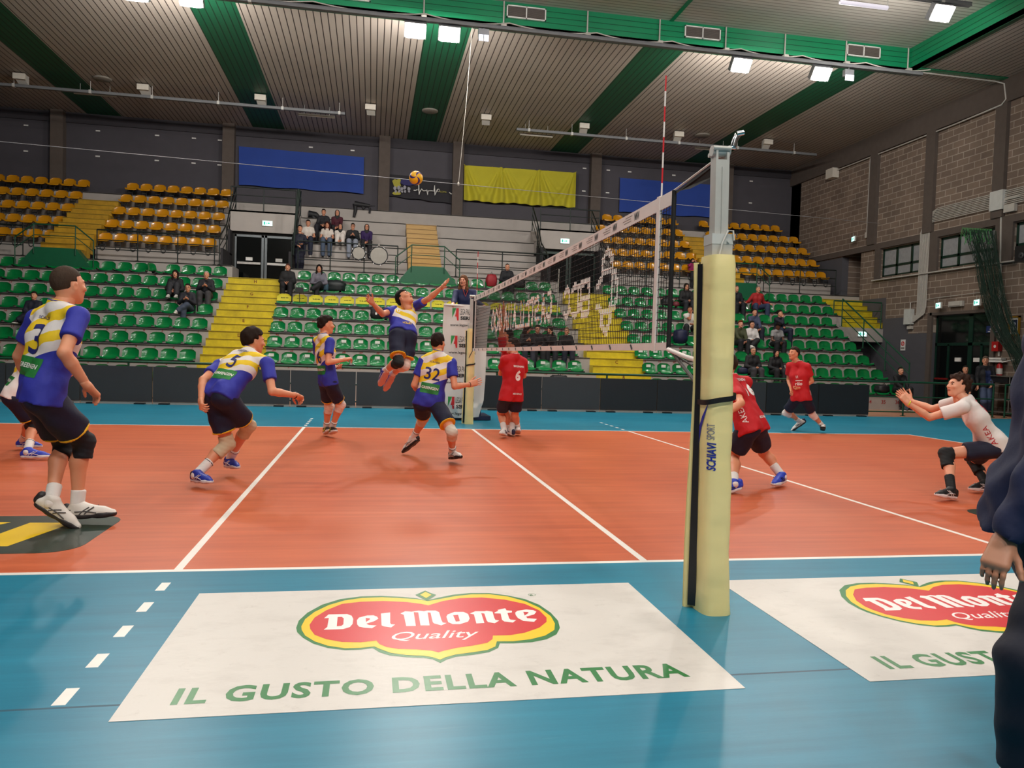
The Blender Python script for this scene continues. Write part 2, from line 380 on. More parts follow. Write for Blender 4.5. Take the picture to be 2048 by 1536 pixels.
# painted seat numbers on the risers
LX = [-6.93-.5*n for n in range(22)]; MX = [-4.67+.5*n for n in range(19)]; RX = [6.73+.5*n for n in range(18)]
def rowx(sec, k):
    if sec == 'L': return [x for x in LX if x > -6.93-.5*(21-(8-k)*.4)]
    if sec == 'M': return [x for x in MX if x < 4.5]
    return [x for x in RX if x <= (15.3 if k <= 2 else 14.8)]
for k in range(2, 9):
    for sec in 'LMR':
        for i, x in enumerate(rowx(sec, k)):
            num = i+2+(8-k)*22 if sec == 'M' else i+1+((8-k)*22 if sec == 'R' else 0)
            if sec == 'R': num = i+1+(8-k)*17
            put_text(stand, str(num), (x+.02, TY(k)+.746, TZ(k)+.415), (1, 0, 0), (0, 0, 1), .075, m=4, bold=.02)
for i, x in enumerate(rowx('M', 8)[:]+rowx('R', 8)): put_text(stand, str(i+1), (x, 16.945, .25), (1, 0, 0), (0, 0, 1), .12, m=4, bold=.02)
M_RED = mat('red_number', '9c2a26', .7, var=.2, sc=20)
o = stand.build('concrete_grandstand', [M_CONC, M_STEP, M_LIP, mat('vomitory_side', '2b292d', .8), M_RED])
tag(o, 'stepped grey concrete grandstand with red painted seat numbers, filling the far side of the hall', 'grandstand')
# ------------------------------------------------------------------ painted stairs
def worn_yellow(name, base, dk):
    n = N(name); v = n.coord(); n.col(n.mix(n.ramp(n.noise(v, 2.5, 6, .7), .35, .75), lin(base), lin(dk))); n.set(Roughness=.6); return n.m
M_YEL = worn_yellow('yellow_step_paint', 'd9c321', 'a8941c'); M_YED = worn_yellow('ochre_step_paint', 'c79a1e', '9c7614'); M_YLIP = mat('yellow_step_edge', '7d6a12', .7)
def flight(x0, x1, y0, z0, n, tr, ri, mats, name, label, z_base=None, marks=None):
    mb = MB(); zb = z0-ri if z_base is None else z_base
    for i in range(n):
        y, z = y0+i*tr, z0+i*ri
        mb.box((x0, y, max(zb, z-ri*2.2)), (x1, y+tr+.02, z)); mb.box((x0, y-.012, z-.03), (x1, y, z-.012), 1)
        if marks and i % 2 == 1 and i//2 < len(marks): put_text(mb, marks[i//2], ((x0+x1)/2, y-.004, z-ri*.5), (1, 0, 0), (0, 0, 1), .1, m=2, bold=.02)
    return solo(mb, name, mats, label, 'stairs', 'painted stairs in the grandstand', loc=((x0+x1)/2, y0, zb))
mt = [M_YEL, M_YLIP, mat('dark_mark', '6e2f14', .7)]
flight(-6.62, -4.87, 16.575, .2055, 16, .3755, .2335, mt, 'yellow_stairs', 'yellow painted lower stairs in front of the left glazed exit door', 0, 'ABCDEFGH')
flight(4.93, 6.7, 16.575, .2055, 16, .3755, .2335, mt, 'yellow_stairs', 'yellow painted lower stairs seen through and right of the volleyball net', 0, 'ABCDEFGH')
flight(15.62, 17.33, 21.42, 3.035, 5, .32, .2335, [M_YEL, M_YLIP, M_RED], 'yellow_stairs', 'short yellow corner stairs beside the brick wall', 2.8)
for x0, x1, nm in ((-12.8, -11.4, 'ochre upper stairs between the two left blocks of amber seats'), (11.3, 12.55, 'ochre upper stairs between the right blocks of amber seats, behind the padded post')):
    flight(x0, x1, 22.97, 4.45, 11, .366, .23, [M_YED, M_YLIP, M_RED], 'yellow_stairs', nm, 4.17)
n = N('light_wood'); v = n.coord(scale=(1, 6, 6)); n.col(n.mix(n.noise(v, 4, 5, .6), lin('c9a25a'), lin('a9823f'))); n.set(Roughness=.5); M_WOOD = n.m
flight(-.58, .64, 23.4, 4.45, 10, .36, .235, [M_WOOD, mat('wood_edge', '7d5a2c', .6), M_RED], 'wooden_stairs', 'light wooden stairs climbing the bare grey tiers at centre', 4.17)
# ------------------------------------------------------------------ seats
def shell_mesh(name, mats, cover=False):
    """one moulded seat: pan and low wrapped back; origin at the middle of its rear bottom"""
    prof = [(-.15, .005), (-.158, .03), (-.14, .055), (-.1, .05), (-.03, .038), (.05, .035), (.12, .05), (.16, .095), (.178, .16), (.19, .22), (.198, .275), (.2, .31), (.194, .33)]
    nu = 10; L = len(prof)
    def f(off):
        vs = []
        for j, (y, z) in enumerate(prof):
            v = j/(L-1); hw = .215
            if v > .75: hw *= 1-.12*((v-.75)/.25)**2
            if v < .12: hw *= .96
            for i in range(nu+1):
                u = i/nu*2-1; uu = math.copysign(abs(u)**.9, u); x = uu*hw
                zz = z+(.03*u**4 if v < .5 else 0); yy = y-(.04*u*u if v > .55 else 0)+(.012*u*u if v < .2 else 0)
                if v > .7: zz -= .065*abs(u)**4*(v-.7)/.3
                yy += off*(1 if v > .5 else 0)*.9; zz -= off*(1 if v <= .5 else .15)
                vs.append((x, yy, zz))
        return vs
    me = MB(); a = f(0); b = f(.018); W = nu+1
    fs = [(j*W+i, j*W+i+1, (j+1)*W+i+1, (j+1)*W+i) for j in range(L-1) for i in range(nu)]
    if cover:   # fabric cover slipped over the top of the back
        q = MB(); keep = [fc for fc in fs if fc[0]//W >= 7]
        mv = [(x*1.04, y-.012, z+.008) for x, y, z in a]; mv2 = [(x*1.04, y+.012, z+.008) for x, y, z in b]
        q.add(mv+mv2, [fc for fc in keep]+[tuple(i+len(a) for i in fc[::-1]) for fc in keep]+[((L-1)*W+i, (L-1)*W+i+1, (L-1)*W+i+1+len(a), (L-1)*W+i+len(a)) for i in range(nu)], 0, True)
        for a_, b_ in ((-.1, .05), (-.03, .05), (.05, .08)): q.box((a_, .16, .2), (a_+b_, .172, .217), 1)
        used = sorted({i for f_ in q.f for i in f_}); ren = {o_: i for i, o_ in enumerate(used)}; q.v = [q.v[i] for i in used]; q.f = [[ren[i] for i in f_] for f_ in q.f]
        return q.mesh(name, mats)
    me.add(a+b, fs+[tuple(i+len(a) for i in fc[::-1]) for fc in fs], 0, True)
    rim = [(i, i+1) for i in range(nu)]+[(j*W+nu, (j+1)*W+nu) for j in range(L-1)]+[((L-1)*W+i+1, (L-1)*W+i) for i in range(nu-1, -1, -1)]+[((j+1)*W, j*W) for j in range(L-2, -1, -1)]
    me.add(a+b, [(p, p+len(a), q+len(a), q) for p, q in rim], 0, True)
    return me.mesh(name, mats)
M_SG = mat('green_seat_plastic', '06743a', .18, var=.05, sc=3, coat=.4); M_SY = mat('amber_seat_plastic', 'c98a12', .22, var=.08, sc=3, coat=.3)
ME_G = shell_mesh('seat_shell', M_SG); ME_Y = shell_mesh('seat_shell', M_SY)
ME_C = shell_mesh('seat_cover', [mat('yellow_cover', 'd8cb2a', .6), M_BLACK], True)
ME_BAR = MB().box((-.25, -.15, -.03), (.25, -.08, .012)).box((-.03, -.1, -.01), (.03, .13, .035)).mesh('mounting_bar', M_BLACK)
ME_LAB = MB().box((-.07, .166, .19), (.07, .178, .275)).mesh('paper_label', M_WHITE)
q = MB()
for s in (-1, 1): q.tube([(s*.11, .1, .03), (s*.11, -.1, .0), (s*.095, -.19, -.08), (s*.075, -.21, -.24), (s*.05, -.21, -.31), (0, -.21, -.34)], .014, 6)
q.box((-.11, -.02, -.01), (.11, .04, .02)); q.box((-.08, -.225, -.16), (.08, -.21, -.12))
ME_BR = q.mesh('seat_bracket', M_BLACK)
ORD = ['first', 'second', 'third', 'fourth', 'fifth', 'sixth', 'seventh', 'eighth', 'ninth', 'tenth', 'eleventh', 'twelfth', '13th', '14th', '15th', '16th', '17th', '18th', '19th', '20th', '21st', '22nd', '23rd']
ROWN = {8: 'bottom row', 7: 'second row up', 6: 'third row up', 5: 'fourth row up', 4: 'fifth row up', 3: 'sixth row up', 2: 'seventh row up', 1: 'topmost green row'}
SECN = {'L': 'left block', 'M': 'middle block', 'R': 'right block'}
def seat(kind, me, x, y, z, label, group, cover=False, lab=False, tilt=0, part=None):
    o = link_mesh(kind, me); o.location = (x, y, z); tag(o, label, 'seat', group)
    p = link_mesh('mounting_bar' if me is ME_G else 'seat_bracket', ME_BAR if me is ME_G else ME_BR, o)
    if cover: c = link_mesh('seat_cover', ME_C, o); c['label'] = 'yellow fabric seat cover'
    if lab: c = link_mesh('paper_label', ME_LAB, o)
    if tilt: o.rotation_euler = (0, 0, tilt)
    return o
GS = []
for k in range(1, 9):
    for sec in 'LMR':
        L_ = rowx(sec, k)
        for i, x in enumerate(L_):
            if sec == 'M' and k == 8: continue
            if sec == 'L' and x < -6.93-.5*(19-(k-1)*.9): continue
            if sec == 'M' and k <= 2 and x < -4.5: continue
            if k == 1 and sec == 'L' and i == 4: tl = 1.2
            else: tl = 0
            cov = sec == 'M' and k == 3; lab = (sec == 'M' and k in (6, 7) and i not in (3,)) or (sec == 'R' and k in (6, 7, 8) and i < 5)
            side = 'counted from the left yellow stairs' if sec in 'LM' else 'counted from the net-side stairs'
            GS.append((k, sec, i, 'green_seat', ME_G, x, TY(k)+.175, TZ(k)+.035, '%s seat, %s of the %s, %s %s' % ('yellow-covered' if cov else 'green', ROWN[k], SECN[sec], ORD[i], side),
                 'moulded green seats of the lower stand', cov, lab, tl))
GS.sort(key=lambda g: (g[5]-CAM[0])**2+(g[6]-CAM[1])**2)
for g in GS[:300]: seat(*g[3:])
mb = MB()
for g in GS[300:]:
    for me in (ME_G, ME_BAR):
        n0 = len(mb.v); c_, s_ = math.cos(g[12]), math.sin(g[12]); mb.v += [(v_.co.x*c_-v_.co.y*s_+g[5], v_.co.x*s_+v_.co.y*c_+g[6], v_.co.z+g[7]) for v_ in me.vertices]
        for p in me.polygons: mb.f.append([i+n0 for i in p.vertices]); mb.m.append(0 if me is ME_G else 1); mb.sm.append(True)
o = solo(mb, 'green_seats', [M_SG, M_BLACK], 'the remaining farthest green seats along the top rows of the lower stand', 'seats', loc=(0, 22, 3.7)); o['kind'] = 'stuff'
uro = [('far left', [-12.95-.5*n for n in range(9)], 'leftwards from the ochre stairs'), ('near left', [-11.18+.5*n for n in range(8)], 'rightwards from the ochre stairs'),
       ('near right', [11.16-.5*n for n in range(8)], 'leftwards from the padded post'), ('far right', [12.66+.5*n for n in range(9)], 'rightwards from the padded post')]
RU = ['lowest row', 'second row', 'middle row', 'fourth row', 'top row']
for sn, X, cnt in uro:
    for j in range(5):
        for i, x in enumerate(X):
            if j == 4 and (sn == 'near right' and i == 7 or sn == 'near left' and False): continue
            if j == 4 and sn == 'far right' and i > 7: continue
            seat('amber_seat', ME_Y, x, UY(j)+.2, UZ(j)+.2, 'amber seat on black bracket, %s block, %s, %s %s' % (sn, RU[j], ORD[i], cnt), 'amber seats of the upper stand')
# ------------------------------------------------------------------ railings
M_RAILG = mat('green_rail', '0f4a33', .4); M_RAILD = mat('dark_rail', '1b2523', .4, metal=.3)
def railing(name, label, path, posts, h=.98, mids=(.35, .66), mt=None, r=.02, group=None, down=0):
    """path: floor points the rail follows; posts: indices/fractions along path; each post its own part"""
    mt = mt or M_RAILD; t = thing(name, label, 'railing', path[0], group)
    P_ = [V(p) for p in path]
    m = MB().tube([p+V((0, 0, h)) for p in P_], r*1.25, 8); m.build('handrail', mt, t)
    m = MB()
    for q in mids: m.tube([p+V((0, 0, h*q)) for p in P_], r*.8, 6)
    m.build('lower_rail', mt, t)
    for a in posts:
        i = min(int(a), len(P_)-2); p = P_[i].lerp(P_[i+1], a-i)
        MB().tube([p-V((0, 0, down)), p+V((0, 0, h))], r, 8).box((p.x-.05, p.y-.05, p.z-down-.001), (p.x+.05, p.y+.05, p.z-down+.012)).build('rail_post', mt, t)
    return t
G = 'steel railings of the grandstand'
dz = 4.17
railing('deck_railing', 'dark steel railing on the walkway edge below the near left amber seats', [(-10.95, 23.0, dz), (-7.1, 23.0, dz)], [0, .33, .66, .97], group=G)
railing('deck_railing', 'dark steel railing on the walkway edge at the far left', [(-17.5, 23.0, dz), (-13.2, 23.0, dz)], [0, .33, .66, 1], group=G)
railing('deck_railing', 'dark steel railing on the walkway left of the central green landing, drums hang on it', [(-4.45, 23.0, dz), (-1.0, 23.0, dz)], [0, .32, .66, 1], group=G)
railing('deck_railing', 'dark steel railing on the walkway right of the central green landing', [(1.1, 23.0, dz), (4.5, 23.0, dz)], [0, .5, 1], group=G)
railing('deck_railing', 'dark steel railing on the walkway between the net-side stairs and the padded post', [(7.0, 23.0, dz), (11.1, 23.0, dz)], [0, .33, .66, 1], group=G)
railing('deck_railing', 'dark steel railing on the walkway below the far right amber seats', [(13.2, 23.0, dz), (16.3, 23.0, dz)], [0, .5, 1], group=G)
for x0, x1, a, b in ((-7.05, -4.66, 'left', 'left'), (4.5, 7.0, 'net-side', 'net-side')):
    railing('parapet_railing', 'steel railing on the concrete panel over the %s exit opening' % a, [(x0+.05, 24.68, 6.36), (x1-.05, 24.68, 6.36)], [0, .5, 1], h=.85, group=G)
    for x, s in ((x0, 'left'), (x1, 'right')):
        pts = [(x, 22.96, 4.17), (x, 24.2, 4.8), (x, 24.9, 5.6), (x, 26.0, 6.5)]
        railing('side_railing', 'sloping steel railing on the %s side of the %s exit opening' % (s, a), pts, [0, 1, 2, 3], h=.95, group=G)
railing('corner_railing', 'dark green railing across the corner stair landing beside the brick wall', [(15.25, 21.42, 2.82), (17.25, 21.42, 2.82)], [0, 1], mt=M_RAILG, group=G)
railing('stepped_railing', 'dark railing sloping down the right end of the green seats', [(15.06, 20.6, 2.8), (15.06, 16.9, .5)], [0, .35, .68, 1], h=1.0, mt=M_RAILG, group=G)
y = 14.3
t = railing('court_railing', 'long dark green railing standing behind the grey boards', [(-19, y, 0), (15.8, y, 0)], [i/12 for i in range(13)], h=.95, mids=(.12, .56), mt=M_RAILG, r=.024)
railing('court_railing', 'short green railing in front of the brick wall doors', [(16.2, y, 0), (17.2, y, 0)], [0, 1], h=.95, mids=(.12, .56), mt=M_RAILG, r=.024)
for i, (cx, hw, lb) in enumerate(((-12.05, .62, 'green steel landing with railing at the foot of the left ochre stairs'), (.05, .58, 'green steel landing with railing at the foot of the wooden stairs'), (12.0, .62, 'green steel landing with railing right behind the padded post'))):
    t = thing('steel_landing', lb, 'landing', (cx, 22.6, 3.72), 'green steel landings')
    m = MB(); m.prism([(cx-hw-.55, 22.5, 3.72), (cx+hw+.55, 22.5, 3.72), (cx+hw, 22.5, 4.42), (cx-hw, 22.5, 4.42)], (0, .44, 0)); m.build('platform', mat('green_steel', '0d5c3c', .45, var=.1), t)
    P0 = [V((cx-hw-.55, 22.47, 3.95)), V((cx-hw, 22.47, 4.4)), V((cx+hw, 22.47, 4.4)), V((cx+hw+.55, 22.47, 3.95))]
    MB().tube([p+V((0, 0, .75)) for p in P0], .022, 8).build('handrail', M_RAILG, t); MB().tube([p+V((0, 0, .4)) for p in P0], .014, 6).build('lower_rail', M_RAILG, t)
    for p in P0: MB().tube([p-V((0, 0, .2)), p+V((0, 0, .75))], .018, 8).build('rail_post', M_RAILG, t)
# glazed exit doors in the vomitories
for k, (x0, x1, lb) in enumerate(((-6.85, -4.78, 'left'), (4.65, 6.85, 'right'))):
    mt = mat('brushed_frame', '63686b', .4, metal=.6) if k == 0 else M_DG; y = 24.72; xm = (x0+x1)/2
    d = MB().box((x0, y, 3.7), (x0+.06, y+.05, 5.5)).box((x1-.06, y, 3.7), (x1, y+.05, 5.5)).box((xm-.1, y, 3.7), (xm-.015, y+.05, 5.5)).box((xm+.015, y, 3.7), (xm+.1, y+.05, 5.5)).box((x0, y, 5.42), (x1, y+.05, 5.5)).box((x0, y, 3.7), (x1, y+.05, 3.78))
    o = tag(d.build('door_%d' % (k+2), mt), kind='structure')
    MB().box((x0+.03, y+.02, 3.75), (x1-.03, y+.03, 5.45)).build('pane', M_DGL, o)
    for a, b in ((x0+.1, xm-.12), (xm+.12, x1-.1)):
        if k: break
        MB().box((a, y-.07, 4.42), (b, y-.03, 4.5)).box((a, y-.05, 4.43), (a+.05, y, 4.49)).box((b-.05, y-.05, 4.43), (b, y, 4.49)).build('push_bar', mat('push_bar_steel', 'b8b4b0', .3, metal=.7), o)
        MB().box(((a+b)/2-.12, y-.004, 4.56), ((a+b)/2+.12, y+.021, 4.68)).build('notice', M_WHITE, o)
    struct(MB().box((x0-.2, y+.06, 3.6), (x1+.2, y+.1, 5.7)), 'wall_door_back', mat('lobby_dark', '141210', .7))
# ------------------------------------------------------------------ floor stickers
def P0(px, py, z=0.0): p = pix(px, py, z=z); return V((p[0], p[1], z))
M_VIN = None
n = N('white_vinyl'); v = n.coord(); f = n.noise(n.coord(scale=(1, 2, 1)), 3, 6, .7); g = n.noise(v, 9, 5, .75)
n.col(n.mix(n.ramp(f, .5, .72, 0, .5), n.mix(n.ramp(g, .6, .75, 0, .5), lin('d9d3cd'), lin('b8b0a8')), lin('c0b9b3'))); n.set(Roughness=.4); n.b.inputs['Specular IOR Level'].default_value = .25; n.bump(n.noise(n.coord(scale=(1, 3, 1)), 3, 5, .6), .15, .02); M_VIN = n.m
M_LG = mat('logo_green', '2c7a3f', .35, var=.05); M_LY = mat('logo_yellow', 'f7cb0c', .35, var=.04); M_LR = mat('logo_red', 'd4242c', .35, var=.06, sc=3); M_LW = mat('logo_white', 'f2eeea', .4, var=.03)
o560 = lambda a, b: (560+a/3.471, 1150+b/3.471)
GRN = [(1018,180),(1100,160),(1200,140),(1320,128),(1450,128),(1580,145),(1700,170),(1800,210),(1880,265),(1930,320),(1943,370),(1920,415),(1850,450),(1750,470),(1620,478),(1526,478),(1515,510),(1450,540),(1340,558),(1220,572),(1160,590),(1113,615),(1060,590),(1000,580),(880,575),(760,562),(690,540),(650,515),(640,512),(560,522),(450,525),(330,510),(230,480),(160,440),(118,400),(112,370),(130,320),(190,265),(290,210),(420,170),(560,152),(700,148),(850,155),(950,165)]
YLW = [(1025,185),(1100,172),(1220,150),(1330,138),(1450,137),(1580,153),(1700,185),(1800,230),(1880,290),(1908,340),(1905,385),(1840,425),(1740,450),(1620,464),(1505,465),(1495,500),(1440,525),(1340,540),(1220,556),(1150,575),(1112,592),(1060,575),(1000,565),(880,560),(770,545),(700,520),(655,500),(560,510),(450,513),(330,495),(240,465),(175,425),(150,385),(148,360),(175,310),(240,260),(340,212),(450,180),(570,163),(710,158),(850,165),(950,172)]
REDP = [(1030,215),(1130,185),(1250,165),(1400,160),(1560,175),(1700,205),(1800,250),(1850,300),(1850,330),(1800,370),(1700,405),(1600,422),(1478,425),(1475,450),(1440,475),(1340,495),(1230,510),(1140,530),(1100,542),(1050,530),(950,522),(820,518),(740,505),(690,485),(668,460),(560,472),(430,470),(320,450),(240,420),(210,380),(205,350),(240,300),(320,250),(430,205),(560,190),(720,185),(880,192),(980,205)]
def poly_flat(name, pts, z, m, parent, dx=0):
    mb = MB(); P_ = [P0(*o560(*q)) for q in pts]; mb.v = [(p.x+dx, p.y, z) for p in P_]; mb.f = [list(range(len(P_)))[::-1]]; mb.m = [0]; mb.sm = [False]
    return mb.build(name, m, parent, fix=False)
for k, (dx, lb) in enumerate(((0, 'white floor sticker with a complete red and yellow food logo, left of the padded post'), (3.05, 'white floor sticker with a red food logo partly hidden by the person in navy'))):
    x0, x1, y0, y1 = -2.75+dx, -.28+dx, -1.93, -.445
    t = solo(MB().box((x0, y0, .0003), (x1, y1, .002)), 'floor_sticker', M_VIN, lb, 'sticker', 'advertising stickers on the blue floor', loc=((x0+x1)/2, (y0+y1)/2, 0))
    for nm, pts, z, m in (('logo_outline', GRN, .0026, M_LG), ('logo_band', YLW, .0031, M_LY), ('logo_field', REDP, .0036, M_LR)):
        poly_flat(nm, pts, z, m, t, dx)
    poly_flat('logo_gem', [(1008,112),(1045,128),(1085,142),(1050,165),(1018,182),(985,165),(940,142),(975,126)], .0033, M_LG, t, dx)
    poly_flat('logo_gem', [(1010,121),(1052,142),(1015,164),(973,142)], .0038, M_LY, t, dx)
    def arc_text(s, a, b, h, nm, m, bold, sk, arch=0, space=1.0):
        shear = 0
        A, B = P0(*o560(*a)), P0(*o560(*b)); vs, fs = text_mesh(s, bold, shear, space); xs_ = [q[0] for q in vs]; ya = [q[1] for q in vs]
        mb = MB(); w_ = (B-A); 
        for x, y_ in vs:
            u = (x-min(xs_))/(max(xs_)-min(xs_)); q = A+w_*u+V((sk*y_*h/.7, 0, 0))+V((0, 1, 0))*((y_-min(0, 0))*h/.7+arch*(1-(2*u-1)**2)); mb.v.append((q.x+dx, q.y, .0041))
        mb.f = [list(f) for f in fs]; mb.m = [0]*len(fs); mb.sm = [False]*len(fs); return mb.build(nm, m, t)
    def trace(nm, polys, z, m):
        for ox, pts in polys:
            mb = MB(); n0 = len(mb.v); mb.v += [(lambda p: (p.x+dx, p.y, z))(P0(ox+a/5.522, 1205+b/5.522)) for a, b in pts]; mb.f.append(list(range(n0, n0+len(pts)))[::-1]); mb.m.append(0); mb.sm.append(False); mb.build(nm, m, t)
    trace('logo_letter', [(640, [(45,183),(95,140),(300,136),(350,155),(367,190),(360,245),(330,280),(255,303),(40,310),(80,280),(98,180)]),
        (640, [(407,205),(430,175),(520,152),(590,150),(630,165),(645,187),(600,215),(510,243),(540,258),(625,262),(575,293),(490,288),(430,275),(410,250)]),
        (640, [(673,130),(775,118),(775,235),(785,248),(830,252),(785,285),(700,272),(680,262)]),
        (640, [(887,130),(940,105),(1010,110),(1090,98),(1150,105),(1180,97),(1275,97),(1315,115),(1340,200),(1355,230),(1398,235),(1340,262),(1260,240),(1245,225),(1220,120),(1188,118),(1210,262),(1110,262),(1085,118),(1035,115),(1058,268),(952,270),(925,145)]),
        (860, [(180,165),(195,140),(270,112),(370,112),(420,135),(438,185),(420,220),(330,248),(250,248),(200,225)]),
        (860, [(440,130),(500,105),(600,105),(625,100),(690,110),(710,180),(722,200),(765,208),(715,238),(640,225),(625,205),(600,130),(565,125),(600,235),(512,240),(485,140)]),
        (860, [(745,90),(830,72),(845,95),(905,100),(905,118),(855,125),(875,185),(890,198),(952,203),(915,230),(820,218),(795,200),(780,130),(715,128),(710,120),(755,100)]),
        (860, [(940,120),(965,100),(1060,85),(1140,92),(1175,110),(1150,140),(1060,165),(1075,182),(1180,190),(1150,222),(1030,212),(970,180),(945,145)])], .0041, M_LW)
    trace('letter_counter', [(640, [(195,170),(240,168),(262,185),(258,250),(235,268),(185,272)]), (640, [(505,180),(550,185),(553,195),(508,225)]), (860, [(255,150),(310,145),(330,215),(285,220)]), (860, [(1030,112),(1085,115),(1088,125),(1045,152)])], .0046, M_LR)
    arc_text('Quality', (755, 458), (1360, 434), .1, 'logo_subtitle', M_LW, .004, .35)
    MB().lathe((P0(*o560(1748, 140)).x+dx, P0(*o560(1748, 140)).y, .0026), (0, 0, 1), [(.019, 0), (.022, 0)], 20).build('trademark_ring', M_LG, t)
    arc_text('R', (1738, 148), (1760, 147), .022, 'trademark_letter', M_LG, .01, 0)
    mb = MB(); A = P0(340, 1410); B = P0(1380, 1353); vs, fs = text_mesh('IL GUSTO DELLA NATURA', .032, 0, 1.12); xs_ = [q[0] for q in vs]
    for x, y_ in vs:
        q = A+(B-A)*((x-min(xs_))/(max(xs_)-min(xs_)))+V((0, y_*.135/.7, 0)); mb.v.append((q.x+dx, q.y, .0027))
    mb.f = [list(f) for f in fs]; mb.m = [0]*len(fs); mb.sm = [False]*len(fs); mb.build('slogan', M_LG, t)
M_DSK = mat('dark_sticker', '2d3a33', .35, var=.15, sc=3)
def rounded(x0, x1, y0, y1, r, n=5):
    P_ = []
    for cx, cy, a in ((x1-r, y1-r, 0), (x0+r, y1-r, 90), (x0+r, y0+r, 180), (x1-r, y0+r, 270)):
        P_ += [(cx+r*math.cos(math.radians(a+90*i/n)), cy+r*math.sin(math.radians(a+90*i/n))) for i in range(n+1)]
    return P_
for x0, x1, lb, sg in ((-6.3, -3.72, 'dark floor emblem with yellow strokes under the player wearing number 3', 1), (3.78, 6.3, 'dark floor emblem by the crouching libero in white', -1)):
    mb = MB()
    pl = rounded(x0, x1, .49, 1.64, .22); mb.prism([(a, b, .0003) for a, b in pl], (0, 0, .0014))
    t = solo(mb, 'floor_emblem', M_DSK, lb, 'sticker', 'dark emblems on the orange court', loc=(x0, .5, 0))
    cx = (x0+x1)/2; mb = MB()
    st = [P0(147, 1046), P0(15, 1093), P0(-70, 1093), P0(60, 1046)] if sg > 0 else [V((x, y_, 0)) for x, y_ in ((4.7, 1.5), (5.2, 1.5), (4.6, .6), (4.2, .6))]
    mb.prism([(p.x, p.y, .0018) for p in st], (0, 0, .0006)); st = [P0(22, 1045), P0(-60, 1062), P0(-160, 1062), P0(-60, 1045)] if sg > 0 else [V((x, y_, 0)) for x, y_ in ((5.5, 1.5), (5.9, 1.5), (5.4, .6), (5.0, .6))]
    mb.prism([(p.x, p.y, .0018) for p in st], (0, 0, .0006)); mb.build('emblem_stroke', M_LY, t)
# ------------------------------------------------------------------ net
M_NETW = mat('white_net_tape', 'efe4de', .6, var=.05); M_CORD = mat('black_net_cord', '0c0c0e', .7); M_ROPE = mat('white_rope', 'cfcac2', .6); M_STEEL = mat('galvanised_steel', 'c4c3be', .42, metal=.2, var=.15, sc=9); M_REDP = mat('antenna_red', 'd0202a', .4)
M_GTX = mat('grey_print', '8d8780', .6)
net = thing('volleyball_net', 'white-banded black volleyball net with woven white lettering across the court', 'net', (0, 4.5, 1.43))
def sag(y): return -.02*(1-((y-4.5)/4.7)**2)
cords = MB(); r = .0022
def strand(mb, a, b, r, m=0):
    a, b = V(a), V(b); d = (b-a).normalized(); u = V((1, 0, 0)); w_ = d.cross(u).normalized(); n0 = len(mb.v)
    for p in (a, b):
        for q in (u*r, w_*r, -u*r, -w_*r): mb.v.append(tuple(p+q))
    for k in range(4): mb.f.append([n0+k, n0+(k+1) % 4, n0+4+(k+1) % 4, n0+4+k]); mb.m.append(m); mb.sm.append(False)
yy = -.22
while yy < 9.22: strand(cords, (0, yy, 1.47), (0, yy, 2.35+sag(yy)), r); yy += .0455
for i in range(18):
    z = 1.475+i*.05
    for k in range(30): a, b = -.22+9.44*k/30, -.22+9.44*(k+1)/30; strand(cords, (0, a, z+sag(a)*i/18), (0, b, z+sag(b)*i/18), r)
cords.build('net_mesh', M_CORD, net)
band = MB()
for z0, z1, s_ in ((2.345, 2.435, 1), (1.425, 1.475, 0)):
    for sx in (-.006, .006):
        band.grid(lambda u, v: (sx, -.245+9.49*u, z0+(z1-z0)*v+sag(-.245+9.49*u)*s_), 40, 2)
    band.grid(lambda u, v: (-.006+.012*v, -.245+9.49*u, z1+sag(-.245+9.49*u)*s_), 40, 1)
band.build('net_band', M_NETW, net)
pr = MB(); gp = MB(); yy = .42
while yy < 9:
    put_text(pr, 'NNV', (-.0072, yy, 2.392+sag(yy)), (0, -1, 0), (0, 0, 1), .055, .1, bold=.03)
    for q, (a, b) in enumerate(((-.05, .0), (-.02, .06), (-.03, .03))): gp.box((-.0075, yy+.2+a-.05, 2.41-.018*q+sag(yy)), (-.0068, yy+.2+b+.05, 2.414-.018*q+sag(yy)))
    strand(pr, (-.0075, yy, 1.435), (-.0075, yy+.03, 1.465), .008); yy += .5
pr.build('band_print', M_BLACK, net); gp.build('band_small_print', M_GTX, net)
for y_ in (0., 9.0): MB().box((-.01, y_-.026, 1.42), (.01, y_+.026, 2.44)).build('side_band', M_NETW, net)
for y_ in (-.25, 9.25): MB().tube([(0, y_, 1.43), (0, y_, 2.43)], .016, 8).build('side_cord', M_CORD, net)
